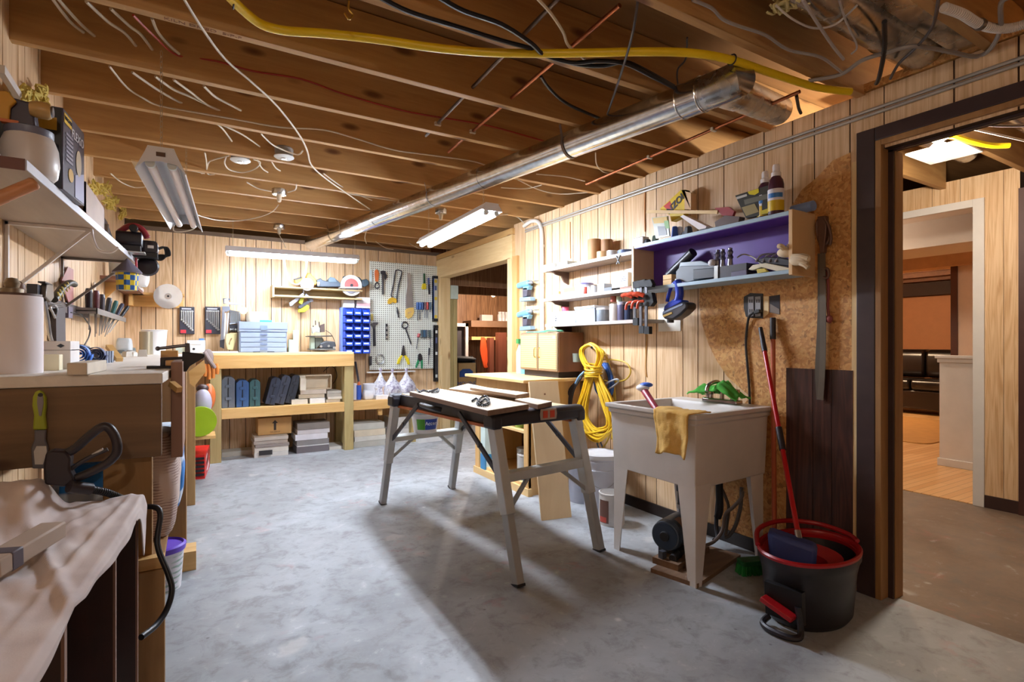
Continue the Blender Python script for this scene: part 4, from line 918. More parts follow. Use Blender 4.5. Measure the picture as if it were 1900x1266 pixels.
tag(MB().cyl((-.374,1.861,1.635), (-.43,1.846,1.59), .0165, n=18).cyl((-.43,1.846,1.59), (-.635,1.79,1.43), .0175, n=18).cyl((-.376,1.8605,1.6335), (-.371,1.862,1.6375), .0172, .014, n=18).build('wooden_tool', wood('handle_wood', '#b8764a', '#d69a6a', 'x', .45, 12)), 'round wooden tool handle poking out under the near end of the left shelf', 'handle')
# open tray box, drill, saw on the shelf
b = T('tray_box', (-.45, 2.75, ZS), 'tan open cardboard tray behind the sprayer carton on the left shelf', 'box')
xx = -.372
MB().box(-.56, xx, 2.60, 2.61, ZS+.012, ZS+.13).box(-.56, xx, 3.07, 3.08, ZS+.012, ZS+.13).box(xx-.008, xx, 2.60, 3.08, ZS+.012, ZS+.13).box(-.56, -.552, 2.60, 3.08, ZS+.012, ZS+.11).build('tray_sides', plain('#b09684', .6), b)
MB().box(-.56, xx, 2.60, 3.08, ZS, ZS+.012).build('tray_base', plain('#8a5a3c', .6), b)
def blob(parts, name, loc, label, cat):
    t = T(name, loc, label, cat)
    for nm, mb, m in parts: mb.build(nm, m, t, bevel=.003)
    return t
M_CHAR = plain('#26222c', .4); M_DRED = plain('#8a1f2c', .4)
y = 3.14; xx = -.33
blob([('case', MB().prism([(xx-.12,y,ZS),(xx-.03,y,ZS),(xx-.065,y,ZS+.122),(xx-.10,y,ZS+.185),(xx-.13,y,ZS+.15)], (0,.22,0)), M_CHAR),
      ('clasp', MB().box(xx-.058, xx-.032, y-.004, y, ZS+.03, ZS+.07), M_STEEL)], 'black_case', (xx-.08, y+.06, ZS), 'black wedge shaped tool case on the left shelf', 'case')
y = 3.58; xx = -.27
blob([('motor_housing', MB().rbox(xx-.11, xx+.005, y-.05, y+.05, ZS+.04, ZS+.115, .02, ax='x'), M_CHAR), ('red_grip', MB().tube([(xx-.10,y,ZS+.11),(xx-.05,y-.01,ZS+.15),(xx,y-.01,ZS+.14),(xx+.03,y-.01,ZS+.09)], .016, 8), M_DRED),
      ('base_plate', MB().box(xx-.1, xx+.02, y-.05, y+.05, ZS, ZS+.008), M_STEEL), ('support', MB().box(xx-.08, xx-.0, y-.03, y+.03, ZS+.008, ZS+.05), M_CHAR), ('knob', MB().cyl((xx-.03,y-.03,ZS+.13),(xx-.03,y-.07,ZS+.13), .02), M_BLK)], 'red_power_tool', (xx-.05, y, ZS), 'dark red and black power saw on the left shelf', 'power tool')
y = 3.76; xx = -.20
blob([('housing', MB().rbox(xx-.14, xx+.0, y-.05, y+.05, ZS+.03, ZS+.10, .02, ax='y'), M_CHAR), ('blue_band', MB().box(xx-.10, xx-.085, y-.052, y+.052, ZS+.03, ZS+.101), plain('#34457a', .4)),
      ('foot', MB().box(xx-.14, xx-.0, y-.06, y+.05, ZS, ZS+.03), M_BLK), ('label_patch', MB().box(xx-.05, xx-.02, y-.053, y-.05, ZS+.055, ZS+.072), plain('#e8e4e0', .4))], 'black_sander', (xx-.07, y, ZS), 'black power tool with a white label at the far end of the left shelf', 'power tool')
t = T('flex_lead', (-.27, 3.7, ZS), 'looped black power cord hanging off the far end of the left shelf', 'cord')
mb = MB()
for k in range(4):
    mb.tube([(xx-.01,3.76+.01*k,ZS+.06),(xx+.025+.006*k,3.76,ZS+.075),(xx+.035+.007*k,3.77,ZS+.03),(xx+.01,3.78,ZS-.0+.01*k),(xx-.05,3.77,ZS+.012)], .005, 7)
mb.build('cord_loops', M_BLK, t)
tag(MB().lathe([(.0,.02),(.045,.018),(.058,.0),(.05,-.02),(.02,-.03),(0,-.03)], (-.255, 3.80, ZS-.04), 20, 'y').build('round_black_tool', plain('#231d22', .4)), 'round black cap hanging at the end of the left shelf', 'tool')
# yellow insulation peeking above the shelf
rr = random.Random(8)
for (u, v, w, l) in ((58, 178, 24, 'tuft of yellow insulation above the sprayer carton'), (182, 350, 20, 'tuft of yellow insulation on the wall top above the tray'), (212, 376, 18, 'tuft of yellow insulation above the black case'), (238, 395, 14, 'small tuft of yellow insulation toward the back corner')):
    mb = MB()
    for k in range(46):
        p = PX(u+rr.uniform(-w, w), v+rr.uniform(-8, 8), -.60)
        mb.tube([p+V((rr.uniform(-.02,.02), rr.uniform(-.05,.05), rr.uniform(-.03,.03))) for _ in range(4)], .006, 4, 3)
    tag(mb.build('insulation', plain('#cdb45a', .95)), l, 'insulation', kind='stuff')
tag(MB().bar(PX(2,128,-.60), PX(34,178,-.60), .02, .03).build('white_trim_strip', plain('#d8d0c6', .5)), 'white strip running along the top of the left wall', 'strip')
# birdhouse
bh = T('birdhouse', (-.318, 3.60, 1.50), 'small hanging birdhouse with blue and yellow checks and a grey roof', 'birdhouse')
n = NT('checks'); co = n.coords(); ck = n.add('ShaderNodeTexChecker'); n.link(co, ck.inputs[0]); ck.inputs['Scale'].default_value = 36
ck.inputs['Color1'].default_value = c4('#d9c02a'); ck.inputs['Color2'].default_value = c4('#245a9c'); n.col(ck.outputs[0]); n.b.inputs['Roughness'].default_value = .5
c = V((-.335, 3.60, 1.502))
MB().lathe([(.0,.0),(.048,.0),(.053,.098),(.0,.098)], c, 8).build('body', n.m, bh)
MB().lathe([(.068,.094),(.07,.10),(.0,.178)], c, 16).build('roof', plain('#6d6674', .5), bh)
MB().cyl(c+V((0,0,.175)), c+V((0,0,.205)), .0025, n=6).build('hanging_cord', M_WHT, bh)
tag(MB().cyl((-.305,3.72,1.70), (-.30,3.72,1.56), .006).build('red_pencil', plain('#b32a34', .4)), 'thin red handled tool hanging beside the birdhouse', 'tool')
# strips, saw, spanner and screwdrivers on the left wall
XW = XL
tag(MB().prism([PX(u, v, XW+.004) for u, v in ((93,622),(112,622),(112,640),(95,640))], (.03,0,0)).build('dark_level', M_CHAR) if False else MB().prism([PX(u, v, -.625) for u, v in ((94,572),(112,570),(113,640),(95,641))], (.02,0,0)).build('dark_case', plain('#3a3238', .45)), 'dark flat case standing behind the white carton against the left wall', 'case')
r_ = T('magnetic_tool_bar', PX(120, 562, -.63), 'dark magnetic tool bar fixed across the left wall', 'tool rack')
a, b = PX(80, 562, -.632), PX(159, 562, -.632)
MB().box(-.635, -.615, a.y, b.y, a.z-.028, a.z+.028).build('bar', plain('#4a3a34', .45), r_, bevel=.002)
sw = T('pruning_saw', PX(118, 540, -.60), 'folding saw with a black and yellow striped handle on the left wall bar', 'saw')
MB().tube([PX(100,556,-.60), PX(108,544,-.60), PX(118,532,-.60), PX(130,525,-.60), PX(138,528,-.60)], .017, 10, 6).build('handle', plain('#2e2a1e', .45), sw)
for k, (u, v) in enumerate(((103,550),(107,545),(111,540),(116,535),(121,531))):
    q = PX(u, v, -.60); MB().bar(q+V((.014,-.03,.018)), q+V((.014,.03,-.012)), .006, .006).build('stripe', plain('#c9b45a', .4), sw)
pp = T('clamp_tool', PX(84, 580, -.59), 'long chrome handled clamp hanging beside the paper towel roll', 'tool')
MB().prism([PX(u, v, -.585) for u, v in ((76,527),(88,527),(90,552),(84,560),(74,552))], (.02,0,0)).build('head', plain('#6e6a66', .35, .7), pp, bevel=.003)
MB().box(*(lambda a, b: (-.59, -.565, a.y, b.y, b.z, a.z))(PX(73,522,-.585), PX(87,530,-.585))).build('cap', M_CHAR, pp)
MB().tube([PX(82,558,-.58), PX(88,590,-.58), PX(92,620,-.58), PX(97,637,-.58)], .008, 8).build('shaft', M_STEEL, pp)
tag(MB().box(*(lambda a, b: (-.62, -.585, a.y, b.y, b.z, a.z))(PX(61,527,-.60), PX(72,555,-.60))).build('dark_tin', M_CHAR), 'small dark tin on the wall ledge beside the clamp', 'tin')
tag(MB().tube([PX(112,565,-.6), PX(98,566,-.6), PX(94,572,-.6), PX(98,580,-.6), PX(102,590,-.6)], .005, 7).tube([PX(100,566,-.6), PX(106,572,-.6), PX(104,585,-.6)], .005, 7).build('wire_pliers', M_STEEL), 'thin steel pliers hanging from the left wall bar', 'pliers')
tag(MB().box(*(lambda a, b: (-.635, -.61, a.y, b.y, b.z, a.z))(PX(123,568,-.62), PX(131,591,-.62))).build('wall_outlet', plain('#6e6476', .45)), 'dark wall outlet below the magnetic bar', 'outlet')
tag(MB().tube([PX(131,580,-.61), PX(148,582,-.61), PX(158,592,-.6), PX(167,608,-.6), PX(165,625,-.6), PX(157,640,-.55)], .004, 7).build('outlet_lead', M_BLK), 'black cord curving from the wall outlet down to the bench', 'cord')
tag(MB().prism([PX(u, v, -.632) for u, v in ((124,495),(134,500),(134,565),(126,565),(112,520))], (.006,0,0)).build('red_saw', plain('#a86a66', .45)), 'dull red flat blade hung behind the striped saw', 'blade')
tag(MB().lathe([(.0,.0),(.03,.0),(.034,.006),(.03,.012),(.0,.010)], PX(173, 532, -.63), 20, 'x').build('round_tag', plain('#d8c9b8', .4)), 'round pale disc pinned on the left wall above the screwdrivers', 'disc')
rk = T('screwdriver_rack', (-.58, 4.7, 1.38), 'grey metal screwdriver rack on the left wall', 'tool rack')
MB().box(-.638, -.515, 3.98, 3.99, 1.385, 1.42).box(-.52, -.515, 3.98, 5.45, 1.385, 1.42).box(-.638, -.52, 3.98, 5.45, 1.40, 1.405).build('rack_body', plain('#8d8a88', .4, .6), rk)
hcol = ['#1d1a20', '#5a2a30', '#2a2630', '#3a3038', '#222028', '#2b2a34', '#2a3a4c', '#1f5a5a', '#b0b02a', '#30344a', '#403040', '#2a2a2e']
hname = ['black', 'dark red', 'smoky black', 'brown grey', 'charcoal', 'slate', 'navy', 'teal', 'yellow', 'blue grey', 'plum', 'black grey']
for k in range(12):
    y = 4.05+.115*k; x = -.565+.02*(k % 2); ln = .13-.03*(k/12); lean = 0 if k < 4 else .02*(k-3)*.55
    b0 = V((x, y, 1.41)); hh = V((lean*.6, lean*.5, ln)); m = MB()
    t = T('screwdriver', b0-V((0,0,.14)), '%s handled screwdriver, number %s from the near end of the grey rack' % (hname[k], ('one','two','three','four','five','six','seven','eight','nine','ten','eleven','twelve')[k]), 'screwdriver', 'screwdrivers in the grey rack')
    r = .02-.0004*k
    d = hh.normalized()
    MB().cyl(b0-d*.0, b0+d*.015, r*.6, r*.85, 12).cyl(b0+d*.015, b0+hh*.8, r*.85, r, 12).cyl(b0+hh*.8, b0+hh, r, r*.7, 12).build('handle', plain(hcol[k], .35), t)
    MB().cyl(b0, b0-d*(.12+.05*((k*7) % 5)/5)-V((0, 0, .0)), .004, .003, 8).build('shaft', M_STEEL, t)
# small corner shelves
t = T('corner_shelf', (-.55, 5.8, 1.70), 'small brown shelf on the left wall near the back corner', 'shelf')
MB().box(-.638, -.47, 5.05, 6.6, 1.70, 1.725).build('shelf_board', plain('#8a5a44', .5), t)
MB().prism([(-.638,5.30,1.70),(-.52,5.30,1.70),(-.638,5.30,1.56)], (0,.02,0)).build('bracket', M_PINEX, t)
tag(MB().lathe([(.0,.0),(.05,.0),(.055,.13),(0,.13)], (-.56, 5.3, 1.726)).build('white_cup', plain('#dfe6ea', .4)), 'white cup on the brown corner shelf', 'cup')
bag('white_bag', -.47, -.33, 5.0, 5.2, 1.66, 1.92, plain('#f0f0f2', .5), 'white plastic bag hanging behind the birdhouse', seed=12)
t = T('wooden_wall_shelf', (-.36, 6.55, 1.6), 'short golden pine shelf on the back wall above the wrench sets', 'shelf')
MB().box(-.60, -.12, 6.46, 6.645, 1.70, 1.72).build('shelf_board', M_PINEX, t); MB().box(-.57, -.13, 6.62, 6.645, 1.585, 1.70).build('back_rail', M_PINEX, t); MB().box(-.59, -.56, 6.47, 6.645, 1.585, 1.70).build('side_bracket', M_PINEX, t)
tag(MB().box(-.36, -.24, 6.5, 6.6, 1.721, 1.745).build('green_box', plain('#3e5a3a', .5)), 'small green box on the golden pine shelf', 'box')
t = T('saw_blade', PY(312, 550, 6.40), 'shiny silver circular saw blade hanging on the pine shelf', 'saw blade')
c = PY(312, 550, 6.42); MB().lathe([(.012,-.001),(.125,-.001),(.125,.001),(.012,.001)], c, 48, 'y').build('disc', plain('#d4d6d8', .25, .8), t); MB().cyl(c+V((0,-.006,0)), c+V((0,.004,0)), .03, n=24).build('hub', plain('#bfb9b4', .35, .7), t); MB().cyl(c+V((0,-.012,0)), c+V((0,.0,0)), .010).build('nail', M_BLK, t)
tag(MB().ell(PY(258, 539, 6.4), (.04, .03, .035)).build('white_ball', plain('#e8ded8', .5)), 'small white lump hanging beside the birdhouse on the pine shelf', 'ball')
# ---------------------------------------------------------------- back wall: bench, pegboard, tools
bb = T('back_workbench', (.83, 6.38, 0), 'pine two level workbench against the back wall', 'workbench')
MB().box(-.16, 1.53, 6.12, 6.64, 1.085, 1.11).build('bench_top', wood('pale_pine_x', '#dcc08e', '#f0dcb4', 'x', .5, 12), bb, bevel=.002)
MB().box(.13, 1.53, 6.10, 6.14, .95, 1.088).build('front_rail', M_PINEX, bb, bevel=.003)
for x in (.105, 1.425):
    MB().box(x, x+.10, 6.115, 6.20, 0, .948).build('leg', M_GREENZ, bb, bevel=.003); MB().box(x, x+.10, 6.55, 6.64, 0, 1.085).build('leg', M_GREENZ, bb, bevel=.003)
MB().box(.206, 1.424, 6.12, 6.16, .437, .54).build('shelf_rail', M_PINEX, bb, bevel=.003)
MB().box(.206, 1.424, 6.16, 6.55, .515, .54).build('lower_shelf', wood('shelf_pine_x', '#c9a066', '#dfba80', 'x', .6, 12), bb)
sb = T('low_side_shelf', (1.85, 6.4, .5), 'low pine shelf continuing right of the back workbench', 'shelf')
MB().box(1.528, 2.32, 6.14, 6.18, .44, .545).build('front_rail', M_PINEX, sb, bevel=.003); MB().box(1.528, 2.32, 6.18, 6.64, .52, .545).build('shelf_board', M_PINEX, sb); MB().box(1.83, 1.88, 6.19, 6.24, .36, .515).build('batten', M_PINEX, sb); MB().box(2.24, 2.32, 6.2, 6.28, 0, .52).build('leg', M_GREENZ, sb)
# pegboard
def pegmat():
    n = NT('pegboard'); co = n.coords((1/.0262,)*3); sp = n.add('ShaderNodeSeparateXYZ'); n.link(co, sp.inputs[0])
    a = n.math('SUBTRACT', n.math('FRACT', sp.outputs[0]), .5); b = n.math('SUBTRACT', n.math('FRACT', sp.outputs[2]), .5)
    d = n.math('SQRT', n.math('ADD', n.math('MULTIPLY', a, a), n.math('MULTIPLY', b, b)))
    n.col(n.mix(n.ramp(d, [(.20, 1), (.28, 0)]), '#e9ecdf', '#5d5a50')); n.b.inputs['Roughness'].default_value = .5; return n.m
YP = 6.60
pb = MB().box(1.845, 2.745, YP, YP+.012, .875, 2.235).build('pegboard', pegmat()); tag(pb, 'white perforated pegboard full of hand tools on the back wall', 'pegboard')
def K(X, Y): return 670+X/6.03, 480+Y/6.03
def kp(pts, y): return [PY(*K(a, b), y) for a, b in pts]
def flat(t, name, pts, mat, y=YP-.022, d=.016, bevel=.002): return MB().prism(kp(pts, y), (0, d, 0)).build(name, mat, t, bevel=bevel)
def rod(t, name, pts, r, mat, y=YP-.014, k=4): return MB().tube(kp(pts, y), r, 8, k).build(name, mat, t)
def kt(name, X, Y, label, cat): return T(name, PY(*K(X, Y), YP-.012), label, cat)
M_DSTEEL = plain('#5a5a60', .35, .8); M_LSTEEL = plain('#b9bcbc', .3, .8); M_ORG = plain('#d8723a', .45); M_TOOLY = plain('#e8d024', .45); M_DK = plain('#2e2d34', .45)
def hang(t, X, Y): MB().cyl(PY(*K(X, Y), YP-.03), PY(*K(X, Y), YP), .003, n=6).build('peg_hook', M_LSTEEL, t)
t = kt('clear_blade_pack', 110, 230, 'pale bluish blade pack hanging at the top left of the pegboard', 'blade'); flat(t, 'pack', [(95,130),(125,130),(125,285),(95,285)], plain('#cfe0e0', .4)); hang(t, 105, 118)
t = kt('pliers', 177, 330, 'orange handled pliers hanging at the top left of the pegboard', 'pliers'); flat(t, 'handle', [(155,135),(172,118),(195,132),(203,170),(195,250),(180,262),(160,250),(152,175)], M_ORG, bevel=.004); MB().tube(kp([(180,262),(160,290),(158,320),(178,335),(200,320),(200,292),(180,262)], YP-.014), .008, 8, 3).build('jaw', M_DSTEEL, t)
t = kt('pipe_wrench', 245, 400, 'dark pipe wrench hanging beside the orange pliers', 'wrench'); flat(t, 'handle', [(232,180),(258,180),(256,300),(258,400),(238,403),(236,300)], M_DSTEEL); flat(t, 'hook_jaw', [(220,140),(250,132),(272,140),(278,170),(290,185),(288,215),(272,235),(262,215),(262,185),(240,180),(222,172)], M_DK)
t = kt('hacksaw', 385, 510, 'hacksaw with a yellow handle hanging on the pegboard', 'saw'); rod(t, 'frame', [(402,490),(400,440),(420,300),(455,160),(425,130),(395,132),(385,150),(360,300),(338,410),(352,430)], .009, M_DSTEEL, k=5); flat(t, 'blade', [(340,410),(345,410),(395,140),(389,140)], M_LSTEEL, d=.004); flat(t, 'handle', [(300,480),(312,450),(350,432),(398,448),(402,490),(385,500),(355,488),(330,508),(302,505)], plain('#d6a82a', .45), d=.026, bevel=.005)
t = kt('hand_saw', 545, 670, 'hand saw with a broad grey blade and yellow wooden handle on the pegboard', 'saw'); flat(t, 'blade', [(515,165),(552,165),(560,200),(592,545),(498,560),(500,430),(515,300)], plain('#b4b2b2', .3, .7), d=.003); flat(t, 'handle', [(498,575),(540,545),(590,545),(597,600),(570,655),(530,675),(500,650)], plain('#e2bd66', .45), d=.026, bevel=.005); flat(t, 'handle_opening', [(520,605),(560,590),(565,602),(525,620)], M_PANEL, y=YP-.024, d=.002, bevel=0)
t = kt('drill_bit_holder', 412, 660, 'small dark bit hanging below the hacksaw on the pegboard', 'tool'); rod(t, 'shank', [(400,545),(410,600),(420,660)], .008, M_DSTEEL); rod(t, 'knob', [(406,580),(413,620)], .013, M_DK); hang(t, 401, 545)
t = kt('screwdriver', 695, 350, 'short tool with a wide bright yellow grip on the pegboard', 'tool'); flat(t, 'grip', [(690,285),(715,270),(730,290),(730,340),(700,345),(680,335)], M_TOOLY, d=.024, bevel=.004); flat(t, 'shank', [(700,165),(718,165),(722,280),(700,280)], plain('#2e5a3a', .45), d=.014); hang(t, 708, 152)
t = kt('metal_file', 758, 400, 'blue gripped dark file hanging beside the yellow grip tool', 'file'); flat(t, 'blade', [(750,290),(770,290),(775,400),(756,400)], M_DK, d=.01); flat(t, 'grip', [(748,215),(766,215),(770,290),(750,290)], plain('#4a5a8c', .45), d=.018)
def sdr(X, Y0, Y1, X2, Y2, col, label, lean=0):
    t = kt('screwdriver', X2, Y2, label, 'screwdriver'); rod(t, 'handle', [(X, Y0), (X+(X2-X)*.4, Y1)], .019, plain(col, .4), k=1); rod(t, 'shaft', [(X+(X2-X)*.4, Y1), (X2, Y2)], .006, M_DSTEEL, k=1)
for X, c, Y2, l in ((633,'#2f5a9c',695,'blue handled screwdriver leftmost in the upper pegboard row'), (660,'#3a6ab0',680,'blue handled screwdriver second in the upper pegboard row'), (686,'#264a86',600,'short blue screwdriver third in the upper pegboard row'), (716,'#5a3a40',660,'dark red screwdriver fourth in the upper pegboard row'), (740,'#c23a34',668,'bright red screwdriver fifth in the upper pegboard row'), (772,'#3e5566',600,'slate handled screwdriver at the right end of the upper row')):
    sdr(X, 490, 570, X-3, Y2, c, l)
for X, c, X2, Y2, l in ((650,'#c8585a',620,1010,'red handled screwdriver tilted at the left of the lower pegboard row'), (682,'#3f5058',678,890,'grey green screwdriver second in the lower pegboard row'), (705,'#2f5a78',705,900,'teal blue screwdriver third in the lower pegboard row'), (728,'#3a4a5a',726,900,'slate screwdriver fourth in the lower pegboard row'), (766,'#3e4a4a',778,990,'dark screwdriver at the right end of the lower pegboard row')):
    sdr(X, 800 if X > 660 else 840, 880, X2, Y2, c, l)
t = kt('chisel', 755, 1185, 'long thin dark chisel at the lower right of the pegboard', 'chisel'); rod(t, 'handle', [(766,1000),(758,1080)], .013, M_DK, k=1); rod(t, 'blade', [(758,1080),(752,1185)], .006, M_DSTEEL, k=1)
t = kt('hammer', 150, 980, 'dark claw hammer hanging on the pegboard beside the blue bins', 'hammer'); flat(t, 'handle', [(135,780),(162,780),(168,975),(138,980)], M_DK, bevel=.004); flat(t, 'head', [(110,730),(150,715),(195,712),(192,728),(165,750),(160,790),(136,790),(128,752),(108,750)], M_DSTEEL, d=.024, bevel=.004)
t = kt('torpedo_level', 288, 900, 'small dark torpedo level hanging on the pegboard middle', 'level'); flat(t, 'body', [(275,730),(298,730),(301,905),(277,905)], M_DK); hang(t, 288, 722); [flat(t, 'vial', [(279,Y),(296,Y),(296,Y+30),(280,Y+30)], M_LSTEEL, y=YP-.024, d=.004, bevel=0) for Y in (760, 815, 865)]
t = kt('ratchet_wrench', 555, 960, 'dark ring wrench with a long tilted handle on the pegboard', 'wrench'); MB().tube(kp([(490+33*cos(a), 745+35*sin(a)) for a in [2*pi*k/12 for k in range(12)]], YP-.014), .009, 8, 2, True).build('ring_head', M_DSTEEL, t); rod(t, 'handle', [(500,785),(560,960)], .009, M_DSTEEL, k=1)
t = kt('snips', 475, 1190, 'yellow handled tin snips open on the lower pegboard', 'snips'); flat(t, 'blade', [(470,970),(482,970),(488,1010),(500,1085),(470,1085),(450,1080),(462,1010)], M_DSTEEL); flat(t, 'handle', [(450,1080),(470,1085),(452,1120),(430,1180),(400,1180),(415,1125)], M_TOOLY, bevel=.004); flat(t, 'handle', [(480,1085),(502,1080),(535,1120),(550,1180),(525,1190),(500,1130)], M_TOOLY, bevel=.004)
t = kt('garden_pliers', 655, 1220, 'green handled pliers hanging at the bottom of the pegboard', 'pliers'); flat(t, 'jaw', [(640,1075),(660,1060),(682,1080),(690,1130),(660,1150),(636,1130)], M_DSTEEL); flat(t, 'handle', [(636,1130),(655,1150),(640,1190),(622,1225),(610,1215),(622,1165)], plain('#2f8a5a', .45), bevel=.003); flat(t, 'handle', [(665,1140),(690,1130),(694,1190),(688,1235),(674,1225),(672,1180)], plain('#2f8a5a', .45), bevel=.003)
t = kt('wire_coil', 210, 1185, 'roll of silver wire hanging at the lower left of the pegboard', 'wire')
for r in (50, 44, 38): MB().tube(kp([(213+r*cos(a), 1125+(r+8)*sin(a)) for a in [2*pi*k/16 for k in range(16)]], YP-.012-.0002*r), .004, 6, 1, True, False).build('wire_turn', M_LSTEEL, t)
t = kt('yellow_tape_pack', 122, 690, 'small yellow pack hanging on the pegboard right of the blue bins', 'pack'); flat(t, 'pack', [(108,620),(135,620),(138,690),(112,695)], plain('#e8d478', .5))
t = kt('black_holder', 105, 1195, 'small black holder at the lower left edge of the pegboard', 'holder'); flat(t, 'body', [(90,1095),(122,1092),(122,1195),(95,1198)], M_DK, d=.03)
def level(x0, x1, z0, z1, mat, name, label, edge):
    t = T(name, ((x0+x1)/2, YP-.03, z0), label, 'level'); MB().box(x0, x1, YP-.05, YP-.002, z0, z1).build('body', mat, t, bevel=.002)
    for f in (.1, .5, .88): MB().box(x0+.012, x1-.012, YP-.053, YP-.049, z0+(z1-z0)*f-.02, z0+(z1-z0)*f+.02).build('vial', plain('#d4b83a', .3) if edge else plain('#c9d0cc', .3), t)
    for f in (.03, .97): MB().box(x0-.002, x1+.002, YP-.052, YP, z0+(z1-z0)*f-.018, z0+(z1-z0)*f+.018).build('end_cap', M_BLK, t)
    MB().box(x0, x0+.008, YP-.052, YP-.001, z0, z1).build('edge_strip', plain('#2a55a8', .4) if edge else M_BLK, t)
    MB().box(x0+.015, x1-.015, YP-.0525, YP-.05, z0+(z1-z0)*.68, z0+(z1-z0)*.78).build('label_patch', plain('#56608a', .4), t)
level(2.675, 2.735, 1.50, 2.10, plain('#c9c8b8', .35, .3), 'spirit_level', 'pale blue edged spirit level hanging upright at the right edge of the pegboard', True)
level(2.69, 2.74, .70, 1.45, plain('#26272e', .4), 'spirit_level', 'long black spirit level hanging below the pale one', False)
# blue bin rack: pixel K from the 490..700 crop
bx0, bx1 = PY(640, 600, 6.44).x, PY(687, 600, 6.44).x; bz1 = PY(660, 572, 6.44).z; bz0 = PY(660, 657, 6.44).z
br = T('bin_rack', ((bx0+bx1)/2, 6.5, bz0), 'bright blue rack of eighteen small parts bins on the back wall', 'bin rack')
M_BIN = plain('#1f4fd0', .35, var=.05); M_BIND = plain('#173a9c', .4)
MB().box(bx0-.02, bx1+.005, 6.56, 6.645, bz0-.0, bz1+.01).build('back_panel', plain('#7a92dc', .4), br)
cw, rh = (bx1-bx0)/3, (bz1-bz0)/6
for i in range(3):
    for j in range(6):
        x0 = bx0+cw*i+.004; x1 = bx0+cw*(i+1)-.004; z0 = bz0+rh*j+.004; z1 = z0+rh-.006; yf, yb = 6.43, 6.56
        mb = MB().box(x0, x1, yf, yb, z0, z0+.004).box(x0, x0+.004, yf+.02, yb, z0, z1).box(x1-.004, x1, yf+.02, yb, z0, z1).box(x0, x1, yf, yf+.004, z0, z0+rh*.52).box(x0, x1, yb-.004, yb, z0, z1).box(x0, x0+.004, yf, yf+.03, z0, z0+rh*.62).box(x1-.004, x1, yf, yf+.03, z0, z0+rh*.62)
        b = mb.build('bin', M_BIN, br)
        MB().box(x0+.016, x1-.016, yf-.002, yf, z0+rh*.22, z0+rh*.42).build('label_slot', plain('#dfe6fa', .4), b)
# boxes on top of the rack
tag(MB().box(bx0+.0, bx0+.13, 6.52, 6.63, bz1+.011, bz1+.10).build('clear_box', plain('#e6e8ea', .4)), 'translucent white box standing on the blue bin rack, left one', 'box')
t = T('small_carton', (bx1-.02, 6.58, bz1+.011), 'white and pink carton on top of the blue bin rack, right one', 'box'); MB().box(bx0+.16, bx1+.02, 6.52, 6.63, bz1+.011, bz1+.14).build('carton', plain('#efe9ea', .5), t); MB().box(bx0+.16, bx1+.02, 6.518, 6.52, bz1+.03, bz1+.07).build('pink_band', plain('#e2b4b8', .5), t)
# shelf with saws
s0 = PY(508, 545, 6.50); s1 = PY(670, 545, 6.50)
ts = T('tool_shelf', ((s0.x+s1.x)/2, 6.5, 1.62), 'narrow tan wall shelf carrying the power saws above the blue bins', 'shelf')
zs = PY(560, 533, 6.44).z; zb = PY(560, 549, 6.44).z
MB().box(s0.x, s1.x, 6.44, 6.645, zs-.018, zs).build('shelf_board', plain('#b59c70', .55), ts, bevel=.002); MB().box(s0.x, s1.x, 6.44, 6.645, zb-.02, zb).build('lower_board', plain('#b59c70', .55), ts, bevel=.002); MB().box(s0.x-.02, s0.x, 6.44, 6.645, zb-.025, zs+.012).build('side_board', plain('#c9b488', .55), ts); MB().box(s0.x, s1.x, 6.62, 6.645, zb, zs-.018).build('back_board', plain('#8e7850', .6), ts)
def C(X, Y): return 490+X/6.662, 490+Y/6.662
def cp(pts, y): return [PY(*C(a, b), y) for a, b in pts]
def cf(t, name, pts, mat, y, d, bevel=.003): return MB().prism(cp(pts, y), (0, d, 0)).build(name, mat, t, bevel=bevel)
M_YT = plain('#e2a52a', .4)
t = T('angle_grinder', PY(*C(540, 280), 6.48), 'yellow angle grinder with a pale disc on the tan wall shelf', 'power tool')
cf(t, 'body', [(520,150),(545,108),(575,120),(640,190),(655,235),(640,262),(610,262),(575,215),(530,190)], M_YT, 6.48, .08, .006); cf(t, 'side_handle', [(372,190),(420,165),(470,170),(480,225),(440,245),(385,240)], M_YT, 6.50, .05, .006); cf(t, 'dark_grip', [(370,185),(465,158),(462,178),(380,200)], M_DK, 6.49, .06)
c = PY(*C(532, 252), 6.455); MB().lathe([(.012,-.004),(.072,-.004),(.075,.004),(.012,.006)], c, 32, 'y').build('disc', plain('#c9c2bc', .4), t); MB().cyl(c+V((0,-.014,0)), c, .02, n=16).build('disc_nut', plain('#9a7a5a', .4, .5), t)
t = T('router', PY(*C(790, 285), 6.50), 'dark blue grey planer lying on the tan wall shelf', 'power tool')
cf(t, 'body', [(650,200),(700,175),(725,200),(780,215),(820,165),(870,170),(920,215),(945,240),(940,282),(660,282)], plain('#3f4d5c', .4), 6.48, .10, .006); cf(t, 'motor_cap', [(790,190),(820,160),(875,172),(900,225),(800,225)], plain('#5a7080', .4), 6.47, .02); cf(t, 'silver_nose', [(650,225),(690,222),(690,262),(660,272)], M_LSTEEL, 6.465, .03)
t = T('circular_saw', PY(*C(1090, 300), 6.44), 'circular saw with a white guard and red blade on the tan wall shelf', 'power saw')
c = PY(*C(1080, 265), 6.46)
MB().lathe([(.0,.0),(.125,.0),(.125,.03),(.0,.03)], c, 40, 'y').build('blade_guard', plain('#e4e2e2', .35, var=.04), t)
MB().lathe([(.0,-.006),(.080,-.006),(.082,-.002),(.0,-.002)], c, 40, 'y').build('blade', plain('#d86a68', .35), t); MB().cyl(c+V((0,-.018,0)), c, .018, n=16).build('arbor_nut', M_DSTEEL, t)
